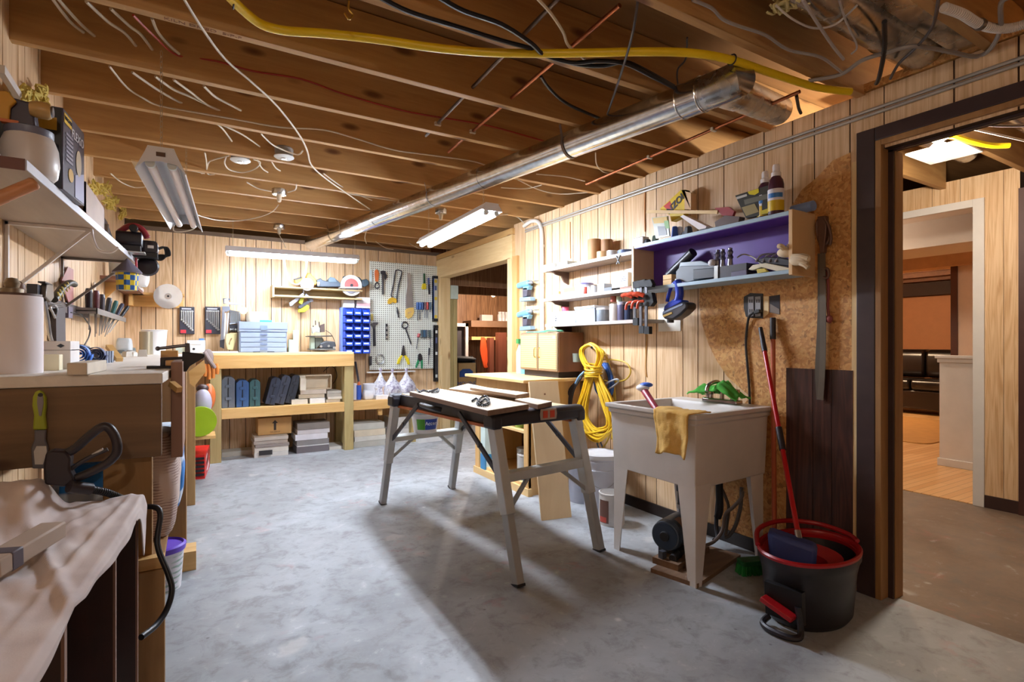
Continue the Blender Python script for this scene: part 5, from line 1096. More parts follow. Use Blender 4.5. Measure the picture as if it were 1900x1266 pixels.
cf(t, 'lower_guard', [(1010,300),(1170,300),(1150,335),(1100,362),(1050,360),(1020,335)], plain('#8a8a98', .35, .4), 6.445, .02); cf(t, 'base_plate', [(945,284),(1210,284),(1210,298),(945,298)], plain('#efefef', .35), 6.40, .12); cf(t, 'handle', [(985,150),(1090,140),(1180,165),(1215,200),(1210,275),(1180,275),(1165,215),(1090,165),(985,170)], plain('#3a4a52', .4), 6.48, .07, .006); cf(t, 'motor', [(1215,195),(1270,185),(1300,215),(1295,260),(1240,285),(1212,270)], plain('#3f5260', .4), 6.46, .10, .008)
t = T('air_nailer', PY(*C(470, 560), 6.5), 'grey and neon yellow nail gun hanging below the tan wall shelf', 'nail gun')
cf(t, 'magazine', [(310,480),(480,355),(500,378),(345,520),(318,520)], plain('#8f8f96', .35, .5), 6.50, .05); cf(t, 'head', [(515,365),(600,425),(610,460),(580,472),(505,395)], plain('#6a6a74', .4), 6.50, .06); cf(t, 'grip', [(425,520),(560,440),(580,470),(450,555),(425,545)], M_DK, 6.50, .06); cf(t, 'yellow_grip', [(455,400),(500,390),(500,420),(470,500),(430,480)], plain('#dfe81e', .4), 6.515, .04); cf(t, 'yellow_body', [(430,560),(530,500),(560,520),(550,560),(500,595),(425,595)], plain('#dfe81e', .4), 6.515, .05); cf(t, 'hose_fitting', [(468,265),(482,265),(500,355),(485,360)], plain('#8f8f96', .35, .5), 6.50, .025)
# white flex looping under the lit lamp
tag(MB().tube([PY(527,470,5.85), PY(528,490,5.9), PY(534,515,6.0), PY(545,527,6.0), PY(557,526,6.0), PY(566,510,5.95), PY(569,485,5.85), PY(567,470,5.82)], .009, 9).build('lamp_flex', M_WHT), 'white flex hanging in a loop below the back shop light', 'cord')
# things on the back bench
chx0, chx1 = PY(444, 640, 6.30).x, PY(533, 640, 6.30).x
ch = T('toolbox', ((chx0+chx1)/2, 6.4, 1.11), 'pale grey plastic toolbox with stacked drawers on the back bench', 'toolbox')
M_TB = plain('#8c98ac', .4, var=.05); M_TBD = plain('#66728a', .4)
zz = 1.11; hgt = [.062]*4
MB().rbox(chx0, chx1, 6.32, 6.60, 1.11, 1.405, .012).build('body', M_TB, ch)
for k in range(4):
    d_ = MB().box(chx0+.012, chx1-.012, 6.305, 6.325, 1.115+.053*k, 1.163+.053*k).build('drawer', M_TB, ch, bevel=.003); MB().box((chx0+chx1)/2-.035, (chx0+chx1)/2+.035, 6.298, 6.306, 1.135+.053*k, 1.158+.053*k).build('drawer_grip', M_TBD, d_)
MB().rbox(chx0-.006, chx1+.006, 6.305, 6.61, 1.335, 1.44, .012).build('lid', M_TB, ch); MB().box(chx0, chx1, 6.30, 6.306, 1.36, 1.366).build('lid_groove', M_TBD, ch); MB().box((chx0+chx1)/2-.03, (chx0+chx1)/2+.035, 6.296, 6.306, 1.35, 1.40).build('latch', plain('#6f8090', .4), ch)
MB().box(chx0+.13, chx0+.2, 6.30, 6.306, 1.112, 1.12).box(chx1-.2, chx1-.13, 6.30, 6.306, 1.112, 1.12).build('foot_clip', M_BLK, ch)
tag(MB().lathe([(.0,.0),(.10,.0),(.11,.03),(.105,.11),(.0,.115)], ((chx0+chx1)/2-.05, 6.46, 1.441)).build('cream_tub', plain('#ece2c8', .4)), 'cream plastic tub on top of the grey toolbox', 'tub')
tag(MB().box(chx0+.2, chx0+.32, 6.33, 6.38, 1.441, 1.46).build('cyan_level', plain('#3aa8d8', .4)), 'small cyan blue strip on the grey toolbox lid', 'box')
tag(MB().box(PY(536,640,6.5).x, PY(553,640,6.5).x, 6.5, 6.56, 1.11, 1.25).build('mint_box', plain('#c4ecd2', .45)), 'pale mint green box right of the grey toolbox', 'box')
tag(MB().box(PY(544,640,6.57).x, PY(554,640,6.57).x, 6.565, 6.60, 1.11, 1.36).build('mint_card', plain('#d8f0dc', .5)), 'tall pale green card behind the mint box', 'card')
# wrench sets
def wset(u0, u1, label):
    a, b = PY(u0, 600, 6.62), PY(u1, 600, 6.62); z1 = PY(u0, 569, 6.62).z; z0 = PY(u0, 620, 6.62).z
    t = T('wrench_set', ((a.x+b.x)/2, 6.62, z0), label, 'wrench set'); MB().box(a.x, b.x, 6.615, 6.648, z0, z1).build('tray', plain('#3a3a44', .45), t, bevel=.003)
    MB().box(a.x+.02, b.x-.03, 6.611, 6.615, z1-.03, z1-.015).build('title_strip', plain('#c9c9d0', .4), t); MB().box(a.x+.008, a.x+.06, 6.611, 6.615, z0+.01, z0+.045).build('red_badge', plain('#d8404a', .4), t)
    w = b.x-a.x
    for k in range(7):
        x = a.x+.018+k*(w-.04)/6; top = z1-.05-.0*(6-k); bot = z1-.05-(.09+.018*k)
        MB().cyl((x, 6.61, top), (x, 6.61, bot), .0045+.0004*k, n=8).ell((x, 6.61, top), (.009+.0006*k, .005, .011)).ell((x, 6.61, bot), (.009+.0006*k, .005, .011)).build('wrench', M_LSTEEL, t)
wset(333, 361, 'left one of the two black wrench sets on the back wall')
wset(380.5, 409, 'right one of the two black wrench sets on the back wall')
# mitre jig
t = T('sliding_jig', PY(425, 650, 6.5), 'tall silver and black folding saw guide leaning by the grey toolbox', 'tool')
def jb(pts, y=6.48): return [PY(320+a/7.45, 500+b/7.45, y) for a, b in pts]
def jf(name, pts, mat, y=6.48, d=.03): MB().prism(jb(pts, y), (0, d, 0)).build(name, mat, t, bevel=.002)
jf('left_rail', [(690,560),(722,560),(715,1080),(655,1080),(665,960)], plain('#8a8c96', .35, .5)); jf('bright_rail', [(722,610),(745,600),(730,960),(705,960)], plain('#eceef0', .3, .3), 6.475); jf('right_rail', [(760,600),(785,600),(760,900),(745,900)], plain('#d8dce0', .3, .4)); jf('head', [(695,400),(795,400),(800,425),(770,430),(765,470),(705,475)], plain('#5a5c68', .4)); jf('head_cap', [(715,410),(775,405),(770,470),(712,470)], plain('#c4c8d0', .35, .4), 6.465); jf('pivot', [(690,510),(790,510),(800,560),(740,590),(690,560)], plain('#7a7e8a', .4)); jf('arm', [(775,450),(1000,475),(1005,500),(775,485)], plain('#a8aab4', .35, .4)); jf('black_clamp', [(655,980),(720,970),(715,1100),(655,1070)], M_DK, 6.47)
tag(MB().lathe([(.02,-.012),(.04,-.012),(.042,0),(.04,.012),(.02,.012)], jb([(980,570)], 6.5)[0], 20, 'y').build('tape_roll', plain('#e8dca8', .5)), 'cream tape roll hanging beside the silver saw guide', 'tape')
mb = MB(); rr = random.Random(2)
tt = T('bit_pack', jb([(870,640)], 6.6)[0], 'grey blister pack of bits behind the saw guide', 'bit pack'); MB().prism(jb([(790,560),(940,590),(940,740),(790,760)], 6.60), (0, .02, 0)).build('card', plain('#aab4c4', .4), tt)
for k in range(6): MB().cyl(jb([(805+22*k, 590)], 6.595)[0], jb([(805+22*k, 735)], 6.595)[0], .006, n=8).build('bit', M_LSTEEL, tt)
tt = T('dark_clamps', jb([(850,820)], 6.57)[0], 'dark small clamps hanging between the saw guide and the toolbox', 'clamps'); MB().prism(jb([(785,765),(915,770),(920,860),(790,865)], 6.58), (0, .03, 0)).build('bar', M_DK, tt)
for k in range(4): MB().ell(jb([(805+32*k, 835)], 6.57)[0], (.012, .012, .016)).build('screw', M_LSTEEL, tt)
t = T('wood_plane', jb([(810,1080)], 6.45)[0], 'pale yellow wooden handle block beside the saw guide', 'block'); MB().prism(jb([(740,900),(800,880),(890,880),(890,930),(840,1120),(760,1110),(735,1010)], 6.42), (0, .05, 0)).build('block_body', plain('#e4d8a0', .5), t, bevel=.006); MB().prism(jb([(775,1030),(800,960),(820,945),(825,960),(800,1000),(790,1050)], 6.418), (0, .003, 0)).build('slot', plain('#9a7a50', .5), t)
t = T('paper_packet', PY(390, 651, 6.2), 'white papers lying flat on the left end of the back bench', 'papers'); MB().box(.10, .36, 6.15, 6.35, 1.111, 1.125).build('sheets', plain('#f2f2f4', .6), t)
t = T('white_box', PY(368, 640, 6.35), 'white and pale blue packages piled at the left end of the back bench', 'package'); a = PY(347, 640, 6.35).x; MB().box(a, a+.16, 6.35, 6.5, 1.112, 1.24).build('carton', plain('#dfe4ec', .5), t); MB().box(a+.01, a+.13, 6.34, 6.349, 1.2, 1.235).build('label_patch', plain('#f6f6f8', .5), t); MB().cyl((a+.06, 6.345, 1.15), (a+.06, 6.349, 1.15), .012).build('dot', M_BLK, t)
tag(MB().box(PY(369,640,6.55).x, PY(379,640,6.55).x, 6.55, 6.57, 1.112, 1.26).build('blue_card', plain('#4f86c4', .5)), 'blue card standing behind the white packages', 'card')
tag(MB().box(PY(326,640,6.4).x, PY(346,640,6.4).x, 6.4, 6.5, 1.11, 1.165).build('mint_tray', plain('#d4e4da', .5)), 'pale tray beside the white packages at the back', 'tray')
# old sewing-machine like motor unit
t = T('scroll_machine', PY(*C(735, 1060), 6.35), 'small dark bench machine with a flat table and motor on the back bench', 'machine')
def sf(name, pts, mat, y=6.36, d=.08, bevel=.003): cf(t, name, pts, mat, y, d, bevel)
sf('base_plate', [(575,1050),(880,1045),(890,1066),(575,1066)], plain('#5a5a58', .4), 6.33, .2); sf('column', [(580,900),(628,900),(628,1050),(575,1050)], plain('#9ca898', .4), 6.38, .1); sf('table', [(548,888),(840,884),(842,897),(550,900)], plain('#4a4a4a', .35, .5), 6.33, .2); sf('motor', [(690,985),(770,950),(870,960),(892,1000),(870,1045),(690,1050)], plain('#3c3f46', .4), 6.36, .12, .01); sf('gearbox', [(630,905),(720,905),(740,945),(690,1000),(640,1050)], plain('#4c5048', .4), 6.37, .09); sf('upper_head', [(690,760),(750,735),(752,840),(700,845)], plain('#5a4a44', .4), 6.38, .07); sf('upper_arm', [(590,790),(650,765),(690,790),(690,850),(640,840),(600,860)], plain('#b9c0b8', .4), 6.39, .06)
for X, Y in ((635, 700), (680, 715), (608, 760)): MB().cyl(cp([(X, Y)], 6.42)[0], cp([(X+3, Y+55)], 6.42)[0], .006, n=8).build('adjusting_screw', M_DSTEEL, t)
for X, Y in ((705, 1020), (800, 1015), (865, 1035)): MB().cyl(cp([(X, Y)], 6.35)[0], cp([(X, Y)], 6.362)[0], .014, n=14).build('motor_screw', M_LSTEEL, t)
MB().tube(cp([(760,820),(830,870),(870,950),(885,1020)], 6.36), .003, 6).build('power_wire', M_BLK, t)
# on the lower shelf
def uprcase(u0, u1, vt, vb, mat, label, y=6.20, dp=.28, tilt=0, name='tool_case'):
    a, b = PY(u0, vb, y), PY(u1, vb, y); zt = PY(u0, vt, y).z; z0 = .541; w = b.x-a.x; h = zt-z0
    t = T(name, ((a.x+b.x)/2, y+.1, z0), label, 'case'); m = frame((a.x+w/2, y, z0+abs(sin(rad(tilt)))*w/2), 0, 0, tilt)
    ch_ = min(.03, w*.28)
    MB(m).prism([(-w/2,0,0),(w/2,0,0),(w/2,0,h-ch_),(w/2-ch_,0,h),(-w/2+ch_,0,h),(-w/2,0,h-ch_)], (0, dp, 0)).build('shell', mat, t, bevel=.006)
    MB(m).box(-.004, .004, -.004, 0, .01, h-.01).build('seam', M_BLK, t)
    for f in (.3, .7): MB(m).box(-w*.22, w*.22, -.010, -.0, h*f-.015, h*f+.015).build('catch', mat, t, bevel=.002)
    return t
uprcase(411, 436, 700, 760, plain('#68717e', .4), 'grey upright tool case at the left of the lower shelf')
uprcase(438, 462, 706, 758, plain('#3c5f92', .4), 'blue upright tool case on the lower shelf')
uprcase(463, 483, 705, 757, plain('#3d6468', .4), 'dark green upright tool case on the lower shelf')
uprcase(491, 510, 702, 753, plain('#333a4c', .4), 'navy black case tilted right of the green case', tilt=14)
uprcase(509, 527, 698, 752, plain('#3e4454', .4), 'charcoal case tilted in the middle of the leaning three', tilt=15)
uprcase(528, 545, 697, 750, plain('#2c303a', .4), 'black case leaning at the right of the tilted three', tilt=15)
def stack(name, u0, u1, vb, layers, y, dp, label, cat, group=None, z0=None, seed=1):
    a, b = PY(u0, vb, y), PY(u1, vb, y); z = z0 if z0 is not None else 0; r = random.Random(seed)
    for k, (h, col) in enumerate(layers):
        dx = r.uniform(-.012, .012); o = MB().box(a.x+dx, b.x+dx, y+r.uniform(-.01, .01), y+dp, z, z+h-.001).build(name, plain(col, .6), bevel=.002)
        tag(o, label[k] if isinstance(label, list) else label, cat, group); z += h
    return a.x, b.x, z
a, b, z = stack('tile_box', 556, 604, 745, ((.045, '#c9bca4'), (.05, '#d6cabb')), 6.20, .28, ['lower flat carton on the right of the lower shelf', 'upper flat carton on the right of the lower shelf'], 'box', z0=.60)
tag(MB().box(PY(541,750,6.19).x, PY(571,750,6.19).x, 6.19, 6.42, .541, .595).build('paper_bundle', plain('#d8d2c4', .6)), 'pale bundle of paper lying below the flat cartons', 'paper')
tag(MB().box(PY(575,750,6.19).x, PY(603,750,6.19).x, 6.19, 6.42, .541, .598).build('white_carton', plain('#e2e2e0', .5)), 'small white carton below the flat cartons', 'box')
t = T('open_carton', (a+.1, 6.3, z), 'open tan carton lying on top of the flat cartons on the lower shelf', 'box')
x0, x1 = PY(556, 720, 6.2).x, PY(616, 720, 6.2).x
MB().box(x0, x1, 6.22, 6.46, z, z+.01).box(x0, x1, 6.22, 6.46, z+.15, z+.16).box(x0, x0+.008, 6.22, 6.46, z+.01, z+.15).box(x1-.008, x1, 6.22, 6.46, z+.01, z+.15).box(x0, x1, 6.30, 6.31, z+.01, z+.15).build('walls', plain('#d6c4a8', .6), t)
MB().hexa([(x0,6.16,z),(x0+.06,6.16,z),(x0+.06,6.22,z),(x0,6.22,z),(x0,6.16,z+.13),(x0+.06,6.16,z+.13),(x0+.06,6.22,z+.16),(x0,6.22,z+.16)]).build('flap', plain('#e6dac4', .6), t)
stack('tile_stack', 607, 633, 747, ((.035, '#c4bcae'), (.03, '#d9d4ca'), (.035, '#b9b2a6'), (.03, '#cfc9be')), 6.2, .25, ['lowest tan tile packet by the right bench post', 'second tile packet from below by the right bench post', 'third tile packet from below by the right bench post', 'topmost tile packet by the right bench post'], 'tile packet', z0=.541)
tag(MB().tube([PY(600,690,6.5), PY(612,680,6.5), PY(622,685,6.5), PY(625,700,6.5), PY(618,712,6.5)], .004, 6).build('hanging_lead', M_BLK), 'black cord curling on the wall above the open carton', 'cord')
# below the shelf on the floor
t = T('moving_carton', (.9, 6.4, .22), 'brown carton with a black up arrow under the back bench', 'box')
x0, x1 = PY(478.5, 810, 6.28).x, PY(541, 810, 6.28).x
MB().box(x0, x1, 6.28, 6.56, .218, .40).build('carton', plain('#c99a5c', .6), t, bevel=.003); q = axes((x0+(x1-x0)*.5, 6.278, .32), (1,0,0), (0,0,1))
MB(q).plate([(-.012,-.055),(.012,-.055),(.012,.02),(.03,.02),(0,.055),(-.03,.02),(-.012,.02)], .001).build('arrow_mark', plain('#3a2c22', .5), t); text('THIS SIDE UP', axes((x0+(x1-x0)*.5, 6.2785, .245), (1,0,0), (0,0,1)), .018, plain('#5a4432', .5), t)
stack('flat_carton', 473, 536, 850, ((.05, '#cfc9c0'), (.055, '#e4ddcf'), (.03, '#8d8078'), (.04, '#b9aca0'), (.04, '#c6b9aa')), 6.18, .34, ['white printed carton at the bottom of the left floor stack', 'second carton of the left floor stack', 'thin dark carton in the middle of the left floor stack', 'fourth carton of the left floor stack', 'top flat carton under the brown arrow box'], 'box', z0=0, seed=3)
q = axes((PY(492, 845, 6.165).x, 6.163, .05), (1,0,0), (0,0,1)); pcl = bpy.data.objects['flat_carton']; MB(q).plate([(-.06,-.025),(.07,-.025),(.07,.025),(-.06,.025)], .002).build('printed_label', plain('#2e2a2a', .5), pcl)
stack('flat_carton', 550, 610, 842, ((.07, '#6e6668'), (.012, '#e4e0de'), (.06, '#8f8a88'), (.065, '#e9e6ea'), (.05, '#dcd6d6'), (.07, '#8a8078')), 6.19, .3, ['dark grey carton at the bottom of the right floor stack', 'white sheet above the dark grey carton', 'mid grey carton of the right floor stack', 'white carton of the right floor stack', 'open topped white carton of the right floor stack', 'brown carton at the top of the right floor stack'], 'box', z0=0, seed=5)
tag(MB().box(PY(610,838,6.25).x, PY(640,838,6.25).x, 6.22, 6.5, .0, .035).build('flat_tile', plain('#e2ddd2', .6)), 'flat pale tile pack on the floor by the right bench post', 'tile packet')
tag(MB().box(.22, .62, 6.40, 6.6, .0, .05).build('board_pile', plain('#b9b2a4', .6)), 'flat board lying on the floor under the left of the bench', 'board')
stack('tile_carton', 657, 715, 832, ((.07, '#b9b4a8'), (.055, '#cfcabf'), (.075, '#d8c9ae'), (.075, '#c9c6ba')), 6.2, .34, ['perforated grey carton at the bottom below the side shelf', 'second carton below the side shelf', 'cream torn carton below the side shelf', 'top carton of the stack below the side shelf'], 'box', z0=0, seed=7)
tag(MB().box(2.0, 2.4, 6.28, 6.6, .0, .16).build('long_carton', plain('#e2dfda', .55)), 'white long carton on the floor right of the tile cartons', 'box')
tag(MB().box(2.02, 2.38, 6.3, 6.6, .161, .30).build('long_carton', plain('#d8d4cc', .55)), 'white carton stacked on the long white carton below the side shelf', 'box')
tag(MB().box(2.3, 2.6, 6.1, 6.35, 0, .06).build('catalogue_box', plain('#e6e4e0', .55)), 'flat white carton on the floor by the far doorway post', 'box')
# on the low side shelf
Z0 = .546
t = T('spray_bottle', (1.62, 6.3, Z0), 'blue and white caulking tube by the right bench post', 'bottle'); c = PY(666, 735, 6.3); MB().cyl((c.x,6.3,Z0),(c.x,6.3,Z0+.17),.028,n=16).build('tube_body', plain('#3a5fc0', .4), t); MB().cyl((c.x,6.3,Z0+.17),(c.x,6.3,Z0+.21),.02,.008,n=12).build('cap', plain('#e8743a', .4), t)
tag(MB().cyl((PY(658,735,6.32).x,6.32,Z0),(PY(658,735,6.32).x,6.32,Z0+.19),.025,n=16).build('white_tube', plain('#e6e4ea', .4)), 'white caulking tube left of the blue one', 'tube')
tag(MB().bar((PY(660,660,6.58).x,6.6,.98), (PY(668,730,6.5).x,6.45,.56), .02, .02).build('black_tool_shaft', M_DK), 'dark long tool leaning behind the caulking tubes', 'tool')
tag(MB().lathe([(.0,.0),(.085,.0),(.095,.17),(.09,.175),(.08,.01),(0,.01)], (PY(688,735,6.42).x, 6.42, Z0)).build('white_bucket', plain('#ecebf0', .4)), 'white bucket on the low side shelf', 'bucket')
bag('white_bag', PY(674,735,6.25).x, PY(692,735,6.25).x, 6.2, 6.32, Z0, Z0+.11, plain('#e9eaf0', .5), 'white crumpled bag in front of the white bucket', seed=21)
tag(MB().box(PY(697,735,6.22).x, PY(722,735,6.22).x, 6.2, 6.32, Z0, Z0+.045).build('white_tray', plain('#f0f0f2', .4)), 'white tray on the low side shelf', 'tray')
tag(MB().cyl((PY(713,735,6.34).x,6.34,Z0),(PY(713,735,6.34).x,6.34,Z0+.14),.06,n=20).build('peach_jar', plain('#d8b8a0', .4)), 'peach coloured jar among the plastic bags', 'jar')
n = NT('clear_bag_film'); co = n.coords(); n.col(n.ramp(n.noise(co, 22, 3, 1.2), [(.32, '#8a7f98'), (.45, '#c9c6d2'), (.6, '#e6e6ec'), (.72, '#b9a89c')])); n.b.inputs['Roughness'].default_value = .25; M_CBAG = n.m
for (u, vb, vt, y, w, l, sd_) in ((706, 735, 683, 6.36, .15, 'clear plastic bag with dark tools standing on the side shelf', 31), (728, 740, 684, 6.25, .17, 'clear plastic bag of purple parts behind the work stand', 33), (754, 735, 683, 6.25, .20, 'rightmost tied clear plastic bag behind the work stand', 35)):
    c = PY(u, vb, y); zt = PY(u, vt, y).z; hh = zt-Z0; r = random.Random(sd_)
    def fn(uu, vv, c=c, y=y, w=w, hh=hh, sd_=sd_):
        a = 2*pi*uu; k = ((.86+.3*sin(pi*min(1, vv/.6)))*(1-.86*sst((vv-.42)/.48)))*(1 if vv < .92 else 1.9); n_ = 1+.22*mn.noise(V((cos(a)*2, sin(a)*2, vv*5+sd_)))
        return V((c.x+w*.5*k*n_*cos(a), y+w*.42*k*n_*sin(a), Z0+hh*vv))
    m = MB().grid(fn, 30, 24); m.f += [[i for i in range(30)][::-1], [24*31+i for i in range(30)]]
    t = T('plastic_bag', (c.x, y, Z0), l, 'bag'); m.build('bag_film', M_CBAG, t, ang=50); MB().tube([(c.x+.02*cos(a), y+.02*sin(a), Z0+hh*.92) for a in [2*pi*k/10 for k in range(10)]], .004, 6, 1, True, False).build('tie', plain('#b9a0c8', .4), t)
tag(MB().box(PY(682,690,6.55).x, PY(770,688,6.55).x, 6.54, 6.6, .84, .855).build('ledge_strip', plain('#e0dcd6', .5)), 'narrow white ledge along the bottom of the pegboard', 'ledge')
# ---------------------------------------------------------------- folding work stand in the middle
ws = T('folding_work_stand', (1.55, 3.15, 0), 'grey folding work stand with black end beams in the middle of the floor', 'work stand')
M_ALU = plain('#c2c5c4', .4, .1); M_ALUD = plain('#a6a9aa', .42, .1); M_BEAM = plain('#2b2930', .45); M_STRUT = plain('#4a4a50', .4, .4)
NL, NR, FL, FR = V((1.365,2.49,.80)), V((1.935,2.535,.80)), V((1.235,3.75,.80)), V((1.80,3.80,.80))
for a, b in ((NL, NR), (FL, FR)):
    d = (b-a).normalized()
    pr = [V((0,-.048,-.035)), V((0,.048,-.035)), V((0,.048,.028)), V((0,.03,.045)), V((0,-.03,.045)), V((0,-.048,.028))]
    n_ = V((-d.y, d.x, 0))
    MB().prism([a-d*.035+n_*p.y+V((0,0,p.z)) for p in pr], (b-a)+d*.07).build('end_beam', M_BEAM, ws, bevel=.012)
    for e, s in ((a, -1), (b, 1)): MB().prism([e+d*s*.042-d*.02*(s > 0)*0+n_*p.y*1.08+V((0,0,p.z-.012)) for p in pr], d*s*-.06+V((0,0,0))).build('corner_cap', M_BEAM, ws, bevel=.012)
d = (NR-NL).normalized(); n_ = V((-d.y, d.x, 0)); c = NL.lerp(NR, .57)-n_*.052+V((0,0,.012)); q = axes(c, d, (0,0,1))
pl_ = MB(q).plate([(-.055,-.03),(.055,-.03),(.06,0),(.055,.03),(-.055,.03),(-.06,0)], .006).build('badge', plain('#b5a496', .4), ws)
for k in (-1, 1): MB(q).box(k*.025-.016, k*.025+.016, -.02, .02, .005, .009).build('red_reflector', plain('#d8482a', .35), ws)
def lerp(a, b, t): return a.lerp(b, t)
feet = [PZ(962,1088,0), PZ(1112,1022,0), PZ(710,935,0), PZ(838,906,0)]
tops = [NL+V((.0,-.0,-.03)), NR+V((0,0,-.03)), FL+V((0,0,-.03)), FR+V((0,0,-.03))]
for k in range(4):
    f, t_ = feet[k], tops[k]; up_ = (0, 1, 0)
    lg = MB().bar(t_, f.lerp(t_, .43), .052, .075, up_).build('leg', M_ALU, ws, bevel=.004)
    MB().bar(f.lerp(t_, .46), f.lerp(t_, .012), .042, .062, up_).build('leg_extension', M_ALUD, lg, bevel=.004)
    MB().bar(f.lerp(t_, .016), f, .046, .066, up_).build('foot_cap', M_BLK, lg)
def onleg(k, t): return feet[k].lerp(tops[k], t)
for a, b in ((0, 1), (2, 3)):
    p, q_ = onleg(a, .66), onleg(b, .66) if a == 0 else onleg(b, .66)
    MB().bar(p, q_, .06 if a == 0 else .11, .05 if a == 0 else .035).build('cross_bar', M_ALU, ws, bevel=.004)
    for e, f in ((a, b), (b, a)): MB().bar(onleg(e, .44), p.lerp(q_, .30 if e == a else .70)-V((0,0,.02)), .016, .022).build('brace', M_ALUD, ws)
for k, far in ((0, FL), (1, FR), (2, NL), (3, NR)):
    r0 = onleg(k, .63); e = tops[k].lerp(far, .29)+V((0,0,.02))
    MB().bar(r0, e, .014, .03).build('folding_strut', M_STRUT, ws, bevel=.003); MB().cyl(r0.lerp(e, .5)-V((.012,0,0)), r0.lerp(e, .5)+V((.012,0,0)), .012, n=10).build('strut_pivot', M_STRUT, ws)
for a, b, s in ((NL, FL, 1), (NR, FR, -1)):
    o = V((s*.035, 0, 0)); MB().bar(a+o, b+o, .03, .075).build('side_rail', plain('#34343a', .45), ws, bevel=.003)
    MB().bar(a+o+V((-s*.012,0,-.047)), b+o+V((-s*.012,0,-.047)), .04, .016).build('orange_edge', plain('#c06a3a', .5), ws)
hc_ = NL.lerp(FL, .53)+V((-.03,0,.0)); MB().tube([hc_+V((.02,-.13,0)), hc_+V((-.015,-.11,.01)), hc_+V((-.025,0,.012)), hc_+V((-.015,.11,.01)), hc_+V((.02,.13,0))], .017, 10, 4).build('carry_handle', M_BLK, ws)
zt_ = .845
def ontop(u, v, z=zt_): return PZ(u, v, z)
for e0, e1 in ((.06, .47), (.53, .94)):
    P = [NL.lerp(NR, e0), NL.lerp(NR, e1), FL.lerp(FR, e1), FL.lerp(FR, e0)]
    MB().prism([V((p.x, p.y, zt_-.024)) for p in P], (0, 0, .022)).build('jaw_board', wood('jaw_pine', '#cdb184', '#e2cba2', 'y', .55, 12), ws, bevel=.002)
M_BARN = wood('weathered_board', '#cdbba4', '#e4d8c4', 'y', .65, 12, '#a08a70'); M_BARNE = wood('rough_edge', '#7a6252', '#9c8270', 'y', .8, 20)
def plank(uvs, z, th, label):
    P = [PZ(u, v, z+th) for u, v in uvs]; t = T('plank', (sum(p.x for p in P)/4, sum(p.y for p in P)/4, z), label, 'plank')
    MB().prism([V((p.x, p.y, z)) for p in P], (0, 0, th-.003)).build('rough_edge', M_BARNE, t); MB().prism([V((p.x, p.y, z+th-.003)) for p in P], (0, 0, .003)).build('top_face', M_BARN, t)
plank([(905,762),(981,750),(818,722),(760,727)], .846, .028, 'widest weathered plank across the left of the work stand')
plank([(953,734),(964,731),(868,712),(833,721)], .846, .022, 'narrow weathered plank lying flat in the middle of the work stand')
plank([(958,733),(982,729),(893,718),(872,719)], .869, .02, 'narrow weathered plank stacked on another one on the work stand')
plank([(998,751),(1024,745),(982,738),(955,741)], .846, .026, 'short weathered plank at the near right of the work stand')
def chainpile(name, P, label, n=26, seed=1):
    r = random.Random(seed); t = T(name, P[0], label, 'chain'); sp_ = smooth_path(P, 8); mb = MB()
    for i in range(len(sp_)-1):
        c = (sp_[i]+sp_[i+1])/2; u = (sp_[i+1]-sp_[i]).normalized(); a = u.cross(V((0,0,1))).normalized(); a = a if i % 2 else (a*.3+V((0,0,.95)))
        L = (sp_[i+1]-sp_[i]).length*.75; mb.tube([c+u*L*cos(2*pi*k/8)+a*.007*sin(2*pi*k/8) for k in range(8)], .0028, 5, 1, True, False)
    mb.build('links', M_IRON, t); return t
zc = .884
chainpile('chain', Z([(876,744),(884,740),(892,746),(900,741),(908,747),(898,752),(886,749),(893,738),(903,736),(907,742)], zc), 'small heap of black chain on the near end of the widest plank')
chainpile('chain', Z([(773,722),(778,727),(786,725),(796,727),(806,724),(813,722),(812,727),(800,728)], zc), 'loose black chain on the far end of the widest plank', seed=2)
pb_ = T('compound_pail', (1.53, 3.94, .53), 'white pail with a green and blue label on a cross bar of the work stand', 'pail')
m0 = onleg(2, .66).lerp(onleg(3, .66), .48); zp = m0.z+.019
MB().lathe([(.0,.0),(.085,.0),(.105,.135),(.112,.137),(.112,.148),(.107,.152)], (m0.x, m0.y, zp), 32).build('pail_body', plain('#eeeef0', .35, var=.03), pb_)
MB().lathe([(.113,.15),(.116,.16),(.114,.19),(.10,.197),(.0,.197)], (m0.x, m0.y, zp), 32).build('lid', plain('#b5c8cc', .35), pb_)
def arc(c, r0, r1, z0, z1, a0, a1, n=10, t=.0015):
    vs = []; 
    for i in range(n+1):
        a = rad(a0+(a1-a0)*i/n)
        for z, r in ((z0, r0), (z1, r1)): vs.append(V((c[0]+(r+t)*cos(a), c[1]+(r+t)*sin(a), z)))
    m = MB(); m.put(vs, [(2*i, 2*i+2, 2*i+3, 2*i+1) for i in range(n)]); return m
cc = (m0.x, m0.y); arc(cc, .0895, .1015, zp+.03, zp+.11, -150, -112).build('green_label', plain('#5ab02a', .4), pb_); arc(cc, .0895, .1015, zp+.03, zp+.11, -111, -50).build('blue_label', plain('#3550b4', .4), pb_)
aa = rad(-82); q = axes((cc[0]+.1*cos(aa), cc[1]+.1*sin(aa)-.004, zp+.078), (1,.12,0), (0,0,1)); text('Accent', q, .04, plain('#f0f0f4', .4), pb_)
